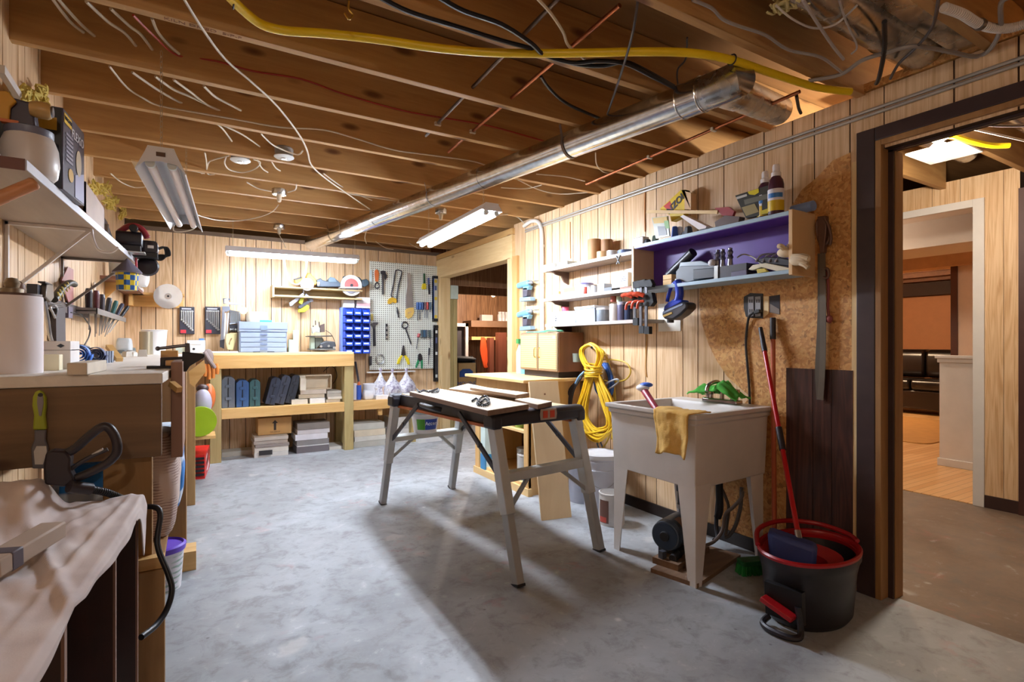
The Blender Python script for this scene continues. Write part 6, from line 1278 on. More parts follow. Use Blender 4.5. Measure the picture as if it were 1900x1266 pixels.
# ---------------------------------------------------------------- laundry tub
tubm = plain('#d9d2cb', .4, var=.06); lt = T('laundry_tub', (2.38, 2.09, 0), 'white plastic laundry tub on four tapering legs against the right wall', 'laundry tub')
x0, x1, y0, y1 = 2.075, 2.735, 1.755, 2.42; zr = .86; zb_ = .485
def ring(i, z): return [V((x0+i, y0+i, z)), V((x1-i*.6, y0+i, z)), V((x1-i*.6, y1-i, z)), V((x0+i, y1-i, z))]
R = [ring(.035, zb_), ring(.022, zr-.055), ring(.012, zr-.05), ring(.012, zr-.028), ring(-.002, zr-.022), ring(-.002, zr), ring(.028, zr)]
inn = [V((x0+.04, y0+.04, zr-.02)), V((x1-.15, y0+.04, zr-.02)), V((x1-.15, y1-.04, zr-.02)), V((x0+.04, y1-.04, zr-.02))]
inn2 = [V((x0+.09, y0+.09, zb_+.02)), V((x1-.19, y0+.09, zb_+.02)), V((x1-.19, y1-.09, zb_+.02)), V((x0+.09, y1-.09, zb_+.02))]
rim2 = [V((x0+.028, y0+.028, zr)), V((x1-.14, y0+.028, zr)), V((x1-.14, y1-.028, zr)), V((x0+.028, y1-.028, zr))]
rim1 = [V((x0-.002, y0-.002, zr)), V((x1, y0-.002, zr)), V((x1, y1+.002, zr)), V((x0-.002, y1+.002, zr))]
L = R[:5]+[rim1, rim2, inn, inn2]; vs = [p for r in L for p in r]; fs = [(0,3,2,1)]
for k in range(len(L)-1):
    for i in range(4): fs.append((k*4+i, k*4+(i+1) % 4, k*4+4+(i+1) % 4, k*4+4+i))
o = (len(L)-1)*4; fs.append((o, o+1, o+2, o+3))
vs = [V((p.x, p.y+.035*max(0, (p.x-x0)/(x1-x0))*(p.y < 2.0), p.z)) for p in vs]
MB().put(vs, fs).build('basin', tubm, lt, bevel=.006)
for sx_, sy_ in ((0,0),(1,0),(0,1),(1,1)):
    cx_ = x0+.035 if not sx_ else x1-.035; cy_ = y0+.035+.035*(sx_ and not sy_) if not sy_ else y1-.035; ix = 1 if not sx_ else -1; iy = 1 if not sy_ else -1
    w, b_ = .115, .045
    pts = [(cx_,cy_),(cx_+ix*w,cy_),(cx_+ix*w*.9,cy_+iy*.012),(cx_+ix*.018,cy_+iy*.018),(cx_+ix*.012,cy_+iy*w*.9),(cx_,cy_+iy*w)]
    bx_, by_ = cx_+ix*.0, cy_+iy*.0
    ptb = [(bx_,by_),(bx_+ix*b_,by_),(bx_+ix*b_*.9,by_+iy*.010),(bx_+ix*.012,by_+iy*.012),(bx_+ix*.010,by_+iy*b_*.9),(bx_,by_+iy*b_)]
    n6 = 6; MB().put([V((a, b, zb_+.02)) for a, b in pts]+[V((a, b, 0)) for a, b in ptb], [list(range(6)), list(range(6, 12))[::-1]]+[(i, (i+1) % 6, 6+(i+1) % 6, 6+i) for i in range(6)]).build('leg', tubm, lt)
for (u, v) in ((1340, 752), (1355, 757), (1372, 762), (1318, 748)): pass
fc = T('faucet', (2.63, 2.02, zr), 'dull chrome faucet with two knobs on the back of the laundry tub', 'faucet')
M_CHR = plain('#b9b2ae', .22, .9)
MB().box(2.61, 2.67, 1.93, 2.17, zr+.001, zr+.025).build('deck_plate', M_CHR, fc, bevel=.006)
for y in (1.965, 2.135): MB().lathe([(.022,.025),(.022,.045),(.032,.05),(.03,.085),(.0,.09)], (2.64, y, zr), 12).build('knob', M_CHR, fc)
MB().tube([(2.64,2.05,zr+.02),(2.64,2.05,zr+.09),(2.60,2.05,zr+.125),(2.53,2.05,zr+.11),(2.51,2.05,zr+.075)], .012, 10).build('spout', M_CHR, fc)
def drape(name, fn, nu, nv, mat, label, cat='cloth', th=.004, ang=180):
    o = MB().grid(fn, nu, nv).build(name, mat, ang=ang, solid=th); return tag(o, label, cat)
def towelmat(key, c1, c2):
    n = NT(key); co = n.coords(); n.col(n.ramp(n.noise(co, 18, 4), [(.3, c1), (.7, c2)])); n.b.inputs['Roughness'].default_value = .95; n.bump(n.noise(co, 160, 2), .35, .004); MATS[key] = n.m; return n.m
# yellow towel over the near corner of the front rim
def yt(u, v):
    p = u*.27; y = 1.765+p*.92+.03*(v-.3); s = v*.34-.085
    wob = .012*mn.noise(V((u*4, v*4, 1.2)))+.007*mn.noise(V((u*11, v*9, 4)))
    if s < 0: return V((x0-.004-s*1.0, y+s*.25, zr+.012+wob*.7))
    k = .9-.25*sin(u*pi)*(.3)+.08*mn.noise(V((u*3, 0, 7)))
    return V((x0-.016-.012*sin(u*9+v*3)*v-.01*v+wob*.6, y+.012*sin(v*6)-.05*v*(u-.5), zr+.006-s*k))
drape('yellow_towel', yt, 28, 30, towelmat('yellow_towel', '#d9a850', '#ecc274'), 'yellow terry towel hung over the front rim of the laundry tub', 'towel', .006)
# green cloth over faucet
def gt(u, v):
    y = 1.895+.32*u; x = 2.545+.15*v
    h = zr+.012+.10*max(0, 1-abs(u-.36)*2.6)*(.35+.65*sin(pi*min(1, v*.9+.1)))+.07*max(0, 1-abs(u-.80)*3.6)*sin(pi*min(1, v*.9+.1))+.02*mn.noise(V((u*6, v*5, 2)))
    if .13 < u < .3: h = max(h-.0, zr+.02)
    return V((x-.01*sin(u*8), y, h+.025))
drape('green_cloth', gt, 34, 18, towelmat('green_cloth', '#3f9a34', '#58b848'), 'bright green rubber glove cloth draped on the tub faucet', 'cloth', .006)
br_ = T('scrub_brush', (2.3, 2.3, zr), 'red handled brush with a blue and white head leaning in the laundry tub', 'brush')
a, b = PX(1226, 762, 2.24), PX(1207, 735, 2.36)
a = V((2.23, 2.13, .80)); b = V((2.34, 2.375, .925))
MB().cyl(b, a, .022, .018, n=14).build('handle', plain('#9a2a3c', .4), br_); MB().ell(b+V((.0,.01,.012)), (.035, .045, .022)).build('white_head', plain('#e6e6ec', .4), br_); MB().ell(b+V((.02,.0,.03)), (.04, .04, .016)).build('blue_head', plain('#3a66c8', .4), br_)
# pump and plumbing below
pm = T('utility_pump', (2.28, 2.08, .06), 'blue grey electric pump motor on boards under the laundry tub', 'pump')
c0 = V((2.175, 2.05, .165)); ax = V((.93, .28, 0)).normalized()
M_MOT = plain('#53606f', .45, .3)
MB().cyl(c0, c0+ax*.03, .078, .084, 32).cyl(c0+ax*.03, c0+ax*.20, .084, n=32).cyl(c0+ax*.20, c0+ax*.23, .084, .07, 32).build('motor', M_MOT, pm, bevel=.003)
MB().cyl(c0-ax*.004, c0, .070, n=32).build('end_disc', plain('#3f4f66', .4, .3), pm); MB().cyl(c0-ax*.014, c0-ax*.004, .024, .028, 20).build('shaft_cap', plain('#2a2d33', .4), pm)
arcm = MB(); sv = ax.cross(V((0,0,1))).normalized()
vs = []
for i in range(7):
    a = rad(75-8*i) 
    for t_ in (.06, .12): vs.append(c0+ax*t_+(sv*cos(a)+V((0,0,1))*sin(a))*.0855)
MB().put(vs, [(2*i,2*i+2,2*i+3,2*i+1) for i in range(6)]).build('rating_label', plain('#b08a74', .5), pm)
MB().cyl(c0+ax*.24, c0+ax*.34, .06, .05, 20).build('pump_head', plain('#3a3a3e', .5), pm)
MB().bar(c0+ax*.05-V((0,0,.095)), c0+ax*.3-V((0,0,.095)), .13, .025).bar(c0-ax*.03-V((0,0,.11)), c0-ax*.03-V((0,0,.07)), .03, .03).build('base_foot', plain('#3e4048', .5), pm); MB().cyl(c0-ax*.01+V((.0,-.06,-.10)), c0+ax*.05+V((.0,-.06,-.09)), .022, n=14).build('drain_stub', plain('#26262a', .5), pm)
wbm = wood('grubby_board', '#6a4f3a', '#8a6b50', 'x', .7, 14)
tag(MB(frame((2.36, 1.98, 0), 14)).box(-.28, .24, -.13, .13, 0, .022).build('base_board', wbm), 'wide dirty board on the floor under the pump', 'board')
tag(MB(frame((2.36, 2.08, .0225), 14)).box(-.24, .12, -.09, .06, 0, .033).build('base_board', wbm), 'thicker wood block between the pump and the lower board', 'board')
dp = T('drain_pipe', (2.42, 2.12, .3), 'black plastic drain trap dropping from the laundry tub to the pump', 'pipe')
MB().cyl((2.40,2.13,.50), (2.40,2.13,.28), .026, n=18).build('tail_pipe', M_BLK, dp); MB().cyl((2.40,2.13,.36), (2.40,2.13,.385), .034, n=18).build('slip_nut', plain('#3a3d48', .4), dp); MB().cyl((2.40,2.13,.26), (2.40,2.13,.285), .032, n=18).build('hose_clamp', M_CHR, dp); MB().cyl((2.40,2.13,.27), (2.40,2.12,.19), .022, n=16).build('inlet', plain('#5a5c66', .4), dp)
tag(MB().tube([(2.53,1.98,.52),(2.53,1.98,.38),(2.54,1.985,.27),(2.54,2.0,.22)], .020, 12).build('drain_hose', M_BLK), 'thick black drain hose right of the near tub leg', 'hose')
tag(MB().tube([PX(1335,905,2.66), PX(1331,940,2.66), PX(1329,975,2.66), PX(1331,997,2.64), PX(1325,1003,2.6)], .012, 10).build('rubber_hose', plain('#26242a', .5)), 'dark rubber hose hanging behind the tub, leftmost of the loops', 'hose')
tag(MB().tube([PX(1338,905,2.70), PX(1347,925,2.70), PX(1352,945,2.70), PX(1348,980,2.70), PX(1346,995,2.68)], .009, 9).build('rubber_hose', plain('#4a4038', .5)), 'brown hose loop hanging behind the tub by the wall', 'hose')
tag(MB().tube([PX(1378,912,2.70), PX(1375,925,2.70), PX(1360,942,2.69), PX(1346,955,2.68), PX(1340,985,2.66), PX(1325,1005,2.58), PX(1305,1014,2.5)], .010, 9).build('rubber_hose', plain('#6a5c54', .45)), 'brown hose curving from the rear tub leg to the pump', 'hose')
tag(MB().tube([PX(1376,905,2.72), PX(1374,940,2.72), PX(1365,975,2.71), PX(1352,995,2.70), PX(1345,998,2.69)], .011, 9).build('rubber_hose', plain('#57504c', .45)), 'grey brown hose along the rear right tub leg', 'hose')
# ---------------------------------------------------------------- mop bucket, mops, brush
mbk = T('mop_bucket', (2.32, 1.37, 0), 'black oval mop bucket with a red rim and foot pedal beside the doorway', 'mop bucket')
bc = V((2.365, 1.375, 0)); rzb = 4
M_BKT = plain('#1f1c22', .4, var=.2); M_RED2 = plain('#a5141c', .35)
fr = frame(bc, rzb); frp = frame(bc, 6)
MB(fr).lathe([(.0,.012),(.205,.0),(.222,.02),(.240,.20),(.252,.245),(.262,.262),(.264,.288),(.254,.290),(.244,.26),(.232,.18),(.205,.03),(.0,.03)], n=48, sy=.72).build('bucket_body', M_BKT, mbk)
MB(fr).lathe([(.255,.282),(.264,.286),(.267,.297),(.259,.304),(.246,.300),(.240,.286),(.244,.27),(.236,.268),(.234,.284),(.255,.282)], n=48, sy=.72).build('red_rim', M_RED2, mbk)
wr = MB(fr)
vs = []
for i in range(25):
    a = 2*pi*i/24
    for r, z in ((1.0, .285), (.66, .255), (.60, .17)): vs.append(V((-.075+(.165*r)*cos(a), (.165*r)*sin(a)*1.0, z)))
wr.put(vs, [(3*i+k, 3*i+3+k, 3*i+4+k, 3*i+1+k) for i in range(24) for k in (0, 1)]).build('wringer_cup', M_RED2, mbk)
MB(fr).tube([(-.19,.13,.305),(-.10,.185,.33),(.02,.205,.335),(.15,.175,.335),(.242,.07,.33),(.25,-.05,.318),(.215,-.11,.308)], .011, 8).build('carry_handle', M_RED2, mbk)
MB(frp).prism([(-.262,.06,.05),(-.255,-.09,.05),(-.262,-.09,.19),(-.272,.06,.19)], (.03,.0,0)).build('pedal_recess', plain('#0e0c10', .5), mbk)
MB(frp).tube([(-.245,.055,.035),(-.285,.06,.018),(-.312,.02,.014),(-.312,-.05,.014),(-.285,-.09,.018),(-.26,-.085,.05),(-.262,-.075,.13)], .013, 8).build('pedal_frame', M_BKT, mbk)
MB(frp).bar((-.285,.06,.125),(-.285,-.07,.085),.05,.022).build('pedal', M_RED2, mbk, bevel=.004)
mp = T('spin_mop', (2.3, 1.4, .3), 'red pole mop with a blue cloth head standing in the mop bucket', 'mop')
mbot = V((2.30, 1.385, .36)); mtop = PX(1411, 609, 2.735); dm = (mtop-mbot).normalized(); Lm = (mtop-mbot).length
MB().cyl(mbot, mbot+dm*(Lm-.16), .0115, n=16).build('pole', plain('#b8161e', .3), mp); MB().cyl(mbot+dm*(Lm-.16), mtop, .0145, .012, n=16).build('grip', plain('#2a2226', .5), mp); MB().cyl(mbot+dm*.40, mbot+dm*.52, .0155, n=16).build('pole_lock', plain('#2a2226', .5), mp); MB().cyl(mbot-dm*.02, mbot+dm*.015, .014, n=12).build('socket', M_STEEL, mp)
MB(frame((2.27, 1.39, .11), 28)).hexa([(-.05,-.08,0),(.05,-.08,0),(.05,.08,0),(-.05,.08,0),(-.06,-.095,.225),(.04,-.095,.225),(.04,.10,.265),(-.06,.10,.265)]).build('cloth_head', plain('#34468a', .6), mp, bevel=.02)
bm = T('broom_pole', (2.72, 1.8, 0), 'orange brown pole with a black cap leaning on the wall beside the red mop', 'pole')
p0 = PX(1434, 600, 2.755); p1 = PX(1437, 1000, 2.64); dd = (p1-p0).normalized(); k = (0.01-p0.z)/dd.z; p1 = p0+dd*k
if p1.x < 2.3: p1.x = 2.5
MB().cyl(p0, p1, .0125, n=14).build('shaft', plain('#b85a34', .4), bm); MB().cyl(p0+V((0,0,.03)), p0+dd*.09, .0155, n=14).build('end_cap', plain('#2a2226', .5), bm)
gb = T('green_brush', PZ(1402, 1072, 0), 'green scrubbing brush lying on the floor left of the mop bucket', 'brush'); c = PZ(1400, 1070, 0)+V((.03, .03, 0))
MB(frame(c, -20)).rbox(-.08, .08, -.035, .035, .05, .075, .02).build('back', plain('#1f6a3c', .45), gb, bevel=.004)
mb = MB(frame(c, -20)); r = random.Random(6)
for i in range(-8, 9):
    for j in range(-3, 4):
        x, y = i*.009, j*.009; mb.bar((x, y, .05), (x*1.12+r.uniform(-.004,.004), y*1.25+r.uniform(-.004,.004), .001), .006, .006)
mb.build('bristles', plain('#1f8a3c', .6), gb)
# ---------------------------------------------------------------- desk, cabinet, board, cans
dk = T('pine_desk', (2.5, 3.95, 0), 'light wooden desk with an open shelf unit against the right wall', 'desk')
M_DESK = wood('desk_y', '#d8ac6c', '#e8c48a', 'y', .5, 9); M_DESKZ = wood('desk_z', '#cf9f60', '#e2b97c', 'z', .5, 9); M_BIRCH = wood('birch_z', '#d6b78c', '#e2c89e', 'z', .5, 6)
MB().box(2.15, 2.77, 3.46, 4.50, .90, .925).build('desk_top', M_DESK, dk, bevel=.003)
MB().box(2.25, 2.76, 3.54, 3.56, .0, .90).build('end_panel', M_DESKZ, dk); MB().box(2.25, 2.76, 4.44, 4.46, .0, .90).build('end_panel', M_DESKZ, dk); MB().box(2.24, 2.26, 3.56, 4.44, .77, .90).build('drawer_front', M_DESKZ, dk, bevel=.003); MB().box(2.24, 2.27, 3.54, 3.60, 0, .78).build('front_post', M_DESKZ, dk); MB().box(2.24, 2.27, 4.38, 4.46, 0, .78).build('front_post', M_DESKZ, dk)
MB().box(2.25, 2.76, 3.56, 4.44, .485, .505).build('middle_shelf', M_DESK, dk); MB().box(2.25, 2.76, 3.56, 4.44, .06, .085).build('bottom_shelf', M_DESK, dk); MB().box(2.74, 2.76, 3.56, 4.44, .06, .9).build('back_panel', plain('#5a3a26', .6), dk); MB().box(2.23, 2.27, 3.52, 4.48, .0, .06).build('plinth', M_DESK, dk)
cb = T('cane_cabinet', (2.64, 3.79, .926), 'brown cabinet with two cream cane doors standing on the desk', 'cabinet')
x0c, x1c, y0c, y1c, z0c, z1c = 2.50, 2.765, 3.50, 4.08, .975, 1.30
M_WAL = wood('walnut_z', '#6a4530', '#86593e', 'z', .45, 9)
MB().box(x0c+.012, x1c, y0c, y1c, z0c, z1c).build('case', M_WAL, cb, bevel=.003); MB().box(x0c+.03, x1c-.02, y0c+.03, y1c-.03, .926, z0c).build('plinth', plain('#2a1c16', .6), cb)
n = NT('cane'); co = n.coords((1, 1, 1)); w_ = n.add('ShaderNodeTexWave', wave_type='BANDS', bands_direction='Z'); n.link(co, w_.inputs[0]); w_.inputs['Scale'].default_value = 18; n.col(n.mix(w_.outputs['Fac'], '#ab9660', '#c9b67e')); n.b.inputs['Roughness'].default_value = .6
for a, b, hy in ((y0c+.004, (y0c+y1c)/2-.004, 1), ((y0c+y1c)/2+.004, y1c-.004, 0)):
    dr = MB().box(x0c, x0c+.012, a, b, z0c+.005, z1c-.005).build('door', plain('#8a7458', .5), cb, bevel=.002); MB().box(x0c-.003, x0c, a+.015, b-.015, z0c+.02, z1c-.02).build('cane_panel', n.m, dr)
    hy = b-.028 if hy else a+.028; MB().tube([(x0c-.003,hy,1.09),(x0c-.018,hy,1.095),(x0c-.02,hy,1.13),(x0c-.018,hy,1.165),(x0c-.003,hy,1.17)], .0035, 7).build('handle', M_BRASS, dr)
MB().box(x0c-.0045, x0c-.003, y0c+.035, y0c+.06, z1c-.05, z1c-.03).build('white_tag', plain('#f0ece6', .5), cb)
tag(MB().tube([(2.52,4.0,1.305),(2.6,3.85,1.312),(2.55,3.7,1.318),(2.62,3.6,1.312),(2.68,3.75,1.312)], .008, 8).box(2.54, 2.66, 3.70, 3.92, 1.3005, 1.306).build('green_hose', plain('#5a9a78', .5)), 'thin green hose lying on top of the cane cabinet', 'hose')
t = T('blue_spray_bottles', (2.62, 4.2, .926), 'teal and clear spray bottles beside the cane cabinet', 'bottle'); MB().lathe([(.0,.0),(.035,.0),(.035,.13),(.016,.16),(.014,.20),(.0,.2)], (2.60, 4.17, .926)).build('bottle_body', plain('#7ab8c8', .3), t); MB().box(2.57, 2.63, 4.15, 4.19, 1.126, 1.16).build('trigger', plain('#2f8ab0', .4), t)
t = T('spray_bottle', (2.62, 4.3, .926), 'green topped spray bottle behind the teal one', 'bottle'); MB().lathe([(.0,.0),(.035,.0),(.035,.20),(.016,.25),(.014,.28),(.0,.28)], (2.62, 4.28, .926)).build('bottle_body', plain('#b8c8cc', .3), t); MB().box(2.59, 2.65, 4.26, 4.30, 1.206, 1.25).build('trigger', plain('#3a8a4a', .4), t)
BP = [V((2.01,3.0,0)), V((2.236,2.965,0)), V((2.295,3.43,.90)), V((2.07,3.455,.90))]
bp2 = [PZ(1005.7,967,0), PZ(1061,960,0)]
lb_ = T('leaning_board', ((2.15, 3.2, 0)), 'plain birch board with one knot leaning against the desk end', 'board')
TL, TR = PZ(981.5,708,.93), PZ(1035.5,707,.93)
nrm = ((bp2[1]-bp2[0]).cross(TL-bp2[0])).normalized()
MB().prism([bp2[0], bp2[1], TR, TL], nrm*-.02).build('board_body', M_BIRCH, lb_, bevel=.002)
kc = bp2[0].lerp(bp2[1], .5).lerp(TL.lerp(TR, .5), .90); MB().cyl(kc+nrm*.001, kc-nrm*.004, .007, n=12).build('knot', plain('#7a4a2a', .6), lb_)
def can(name, c, r, h, mat, label, band=None, lid='#c9c9c9', cat='can', handle=True):
    t = T(name, c, label, cat); MB().lathe([(.0,.0),(r,.0),(r,h),(r*1.03,h+.003),(r*1.03,h+.01),(r*.92,h+.012),(r*.90,h+.004),(.0,h+.004)], c, 28).build('can_body', mat, t)
    MB().lathe([(r*.9,h+.005),(r*.86,h+.011),(.0,h+.009)], c, 28).build('lid', plain(lid, .35, .5), t)
    if band: MB().lathe([(r*1.006,h*band[0]),(r*1.006,h*band[1])], c, 28).build('label_band', plain(band[2], .45), t)
    return t
can('paint_can', V((2.36, 3.74, .086)), .082, .19, plain('#c9c8c4', .35, .4), 'paint can with a blue label on the bottom shelf of the desk', (.0, .45, '#3f74a8'))
can('paint_can', V((2.50, 3.98, .086)), .082, .19, plain('#a8a6a2', .35, .5), 'plain metal paint can behind the blue labelled one', None)
can('paint_can', V((2.36, 3.80, .506)), .07, .15, plain('#8aa84a', .4), 'green paint can on the middle desk shelf', None, '#d8d8d0')
can('paint_can', V((2.36, 4.02, .506)), .07, .15, plain('#d8d2d0', .4), 'white can left of the green one on the middle desk shelf', None)
can('paint_can', V((2.34, 3.64, .506)), .05, .15, plain('#dfe4d8', .4), 'narrow white can right of the green one on the middle desk shelf', (.1,.8,'#5a9a5a'))
t = T('caulk_tube_box', PZ(908, 888, 0), 'blue and white tall container standing left of the desk', 'container'); c = PZ(908, 884, 0); MB().box(c.x-.045, c.x+.045, c.y, c.y+.09, 0, .20).build('blue_base', plain('#3a86b8', .4), t); MB().box(c.x-.043, c.x+.043, c.y+.002, c.y+.088, .20, .60).build('pale_top', plain('#cfdfd8', .4), t); MB().box(c.x-.03, c.x+.03, c.y-.002, c.y, .05, .15).build('label_patch', plain('#d8ecf2', .4), t)
bc2 = PZ(1098, 950, 0); bk2 = T('bucket', V((2.50, 2.98, 0)), 'tall white five gallon bucket with a lid by the wall behind the work stand', 'bucket'); c = V((2.52, 2.99, 0))
M_PAIL = plain('#c4c6d0', .4, var=.06)
MB().lathe([(.0,.0),(.118,.0),(.138,.36),(.146,.362),(.146,.372),(.140,.374),(.140,.40)], c, 36).build('bucket_body', M_PAIL, bk2); MB().lathe([(.148,.385),(.150,.392),(.150,.415),(.135,.42),(.128,.412),(.0,.412)], c, 36).build('lid', plain('#d3d2d4', .45, var=.15), bk2); MB().lathe([(.139,.30),(.145,.302),(.145,.31),(.139,.312)], c, 36).build('rib', M_PAIL, bk2)
MB().tube([c+V((.145*cos(a),.145*sin(a),.31-.12*sin((a-rad(170))/rad(130)*pi))) for a in [rad(170+13*k) for k in range(11)]], .0025, 6, 3).build('bail_handle', M_STEEL, bk2)
can('paint_can', V((2.395, 2.73, 0)), .085, .20, plain('#d4cfca', .45, var=.2), 'white paint can with drips in front of the five gallon bucket', None, '#b9b6b2')
cw_ = bpy.data.objects[[o.name for o in COL.objects if o.name.startswith('paint_can')][-1]]
arc((2.395, 2.73), .0855, .0855, .02, .17, 165, 215).build('label_patch', plain('#6a4a40', .5), cw_); arc((2.395, 2.73), .0865, .0865, .025, .06, 168, 205).build('red_label', plain('#c04a3a', .5), cw_)
tag(MB().lathe([(.0,.0),(.11,.0),(.125,.3),(.12,.3),(.105,.01),(0,.01)], (2.56, 3.24, 0)).build('grey_bucket', plain('#a8abb8', .45)), 'grey bucket half hidden behind the leaning board', 'bucket')
# boards leaning between post and back wall are part of the doorway; narrow moulding strip pair
tag(MB().bar((2.735,6.40,0),(2.745,6.45,1.05),.012,.03).build('moulding_strip', M_PINEZ), 'thin moulding strip leaning by the far doorway post', 'strip')
# ---------------------------------------------------------------- right wall: conduits, shelves, tools
M_COND = plain('#b9b4ac', .35, .5)
tag(MB().cyl((2.768,.70,2.325), (2.768,4.42,2.325), .008, n=10).build('conduit', M_COND), 'upper of two thin grey conduits along the top of the right wall', 'conduit')
tag(MB().cyl((2.768,.70,2.303), (2.768,4.42,2.303), .008, n=10).build('conduit', M_COND), 'lower of two thin grey conduits along the top of the right wall', 'conduit')
cd = T('conduit', (2.755, 4.25, 1.32), 'thick painted conduit bending down the right wall beside the shelves', 'conduit')
MB().tube([PX(972,420,2.755), PX(985,411,2.755), PX(997,411,2.755), PX(1003,420,2.755), PX(1005.5,440,2.755), PX(1006,520,2.755), PX(1006.5,612,2.755)], .018, 12, 6).build('tubing', plain('#dcd6cc', .4), cd)
for v in (457, 530, 567): c = PX(1006, v, 2.755); MB().cyl(c-V((0,0,.012)), c+V((0,0,.012)), .024, n=12).build('coupling', plain('#cfc8bc', .4), cd)
tag(MB().tube([PX(975,418,2.75), PX(962,404,2.7), PX(945,398,2.55), PX(922,400,2.1)], .006, 8).build('white_cable', M_WHT), 'white cable joining the right shop light to the thick conduit', 'cable')
# drills on the wall
def drill(u, v, label, mirror=1, k=1.0):
    y0 = PX(u, v, 2.70); t = T('cordless_drill', y0-V((0,0,.2)), label, 'drill')
    def dp_(pts, dx=0): return [PX(u+a*k, v+b*k, 2.69) for a, b in pts]
    a_, b_ = PX(u-13*k, v-1*k, 2.72), PX(u+8*k, v-7*k, 2.72); w_ = (b_-a_).normalized()
    MB().cyl(a_, a_+w_*.012, .022, .031, 18).cyl(a_+w_*.012, b_-w_*.015, .031, .031, 18).cyl(b_-w_*.015, b_, .031, .024, 18).build('motor_housing', plain('#6f9fb4', .35), t)
    MB().cyl(b_, b_+w_*.03, .021, .019, 16).cyl(b_+w_*.03, b_+w_*.05, .019, .010, 16).build('chuck', plain('#9a9ca2', .3, .6), t)
    MB().prism(dp_([(-6,0),(6,-2),(4,6),(-4,7)]), (.05,0,0)).build('trigger_body', plain('#6f9fb4', .35), t, bevel=.006)
    MB().cyl(PX(u+16*k, v-10*k, 2.715), PX(u+24*k, v-11*k, 2.715), .004, n=8).build('bit', M_STEEL, t)
    MB().prism(dp_([(-6,2),(4,1),(2,18),(-6,20)]), (.05,0,0)).build('grip', plain('#4a4650', .45), t, bevel=.006)
    MB().prism(dp_([(-11,20),(8,19),(9,26),(-12,28)]), (.06,0,0)).build('battery', plain('#7d98a8', .4), t, bevel=.005)
    MB().tube([PX(u+7*k, v+20*k, 2.74), PX(u+10*k, v+14*k, 2.74), PX(u+3*k, v+8*k, 2.76)], .004, 6).build('wall_hook', M_STEEL, t)
drill(975, 532, 'upper of two blue grey cordless drills hung on the right wall')
drill(975, 586, 'lower of two blue grey cordless drills hung on the right wall')
# three shelves
M_SHF = wood('grey_brown_shelf', '#7a6a5c', '#98877a', 'y', .5, 10); M_SHE = plain('#b8aea6', .45)
def wall_shelf(z, y0, y1, label):
    t = T('wall_shelf', (2.68, (y0+y1)/2, z), label, 'shelf')
    MB().box(2.584, 2.778, y0, y1, z-.022, z).build('shelf_board', M_SHF, t, bevel=.002); MB().box(2.58, 2.584, y0, y1, z-.023, z+.001).build('front_edge', M_SHE, t)
    for y in (y1-.12,):
        MB().prism([(2.778, y, z-.022), (2.60, y, z-.022), (2.64, y, z-.05), (2.70, y, z-.06), (2.73, y, z-.11), (2.778, y, z-.13)], (0, .018, 0)).build('bracket', plain('#5a4438', .5), t)
    return t
wall_shelf(1.848, 2.74, 3.84, 'top one of three brown shelves left of the purple shelf')
wall_shelf(1.592, 2.74, 3.84, 'middle one of three brown shelves left of the purple shelf')
wall_shelf(1.372, 2.62, 3.80, 'lowest of three brown shelves left of the purple shelf')
def sh(u, v, z, x): return PX(u, v, x).y
def sbox(name, u0, u1, z, h, mat, label, cat='box', x0=2.61, x1=2.72, bevel=.003):
    a, b = PX(u0, 500, x0).y, PX(u1, 500, x0).y
    return tag(MB().box(x0, x1, b, a, z+.001, z+h).build(name, mat, bevel=bevel), label, cat)
def scyl(name, u, z, r, h, mat, label, cat='jar', x=2.67, lid=None):
    y = PX(u, 500, x).y; t = T(name, (x, y, z), label, cat)
    MB().lathe([(.0,.001),(r*.96,.001),(r,.01),(r,h*.86),(r*.97,h*.9)]+([] if lid else [(0,h*.9)]), (x, y, z), 24).build('body', mat, t)
    if lid: MB().lathe([(.0,h*.86),(r*1.03,h*.86),(r*1.03,h),(r*.9,h*1.02),(.0,h*1.02)], (x, y, z), 24).build('lid', lid, t)
    return t
M_KRAFT = plain('#a97c4e', .6); M_CLR = plain('#c6ced4', .2, var=.12); M_LIDW = plain('#eeeef0', .35)
z = 1.849
scyl('cardboard_roll', 1103, z, .052, .19, M_KRAFT, 'taller brown cardboard roll on the top shelf', 'roll'); scyl('cardboard_roll', 1126, z, .045, .17, plain('#94683e', .6), 'shorter brown cardboard roll on the top shelf', 'roll', 2.70)
t = T('masking_tape', (2.62, 3.0, z), 'roll of tan masking tape on the top shelf before the cardboard rolls', 'tape'); y = PX(1117, 470, 2.62).y; MB().lathe([(.03,.001),(.052,.001),(.052,.05),(.03,.05),(.03,.001)], (2.635, y, z), 28).build('roll', plain('#c79a68', .5), t)
t = T('clear_tape', (2.62, 2.95, z), 'roll of shiny clear tape beside the masking tape', 'tape'); y = PX(1131, 470, 2.62).y; MB().lathe([(.02,.001),(.04,.001),(.04,.045),(.02,.045),(.02,.001)], (2.645, y, z), 28).build('roll', plain('#d4d4d4', .2), t)
t = T('blue_tape', (2.64, 2.85, z), 'blue tape ring lying flat at the right end of the top shelf', 'tape'); y = PX(1159, 466, 2.64).y; MB().lathe([(.045,.001),(.062,.001),(.062,.028),(.045,.028),(.045,.001)], (2.655, y, z), 28).build('roll', plain('#56688e', .5), t)
sbox('white_tin', 1007, 1028, z, .045, plain('#e4e2dc', .4), 'white low tin at the left end of the top shelf', 'tin'); sbox('pale_wedge', 1033, 1052, z, .04, plain('#c4ccc8', .5), 'pale grey wedge on the top shelf', 'block')
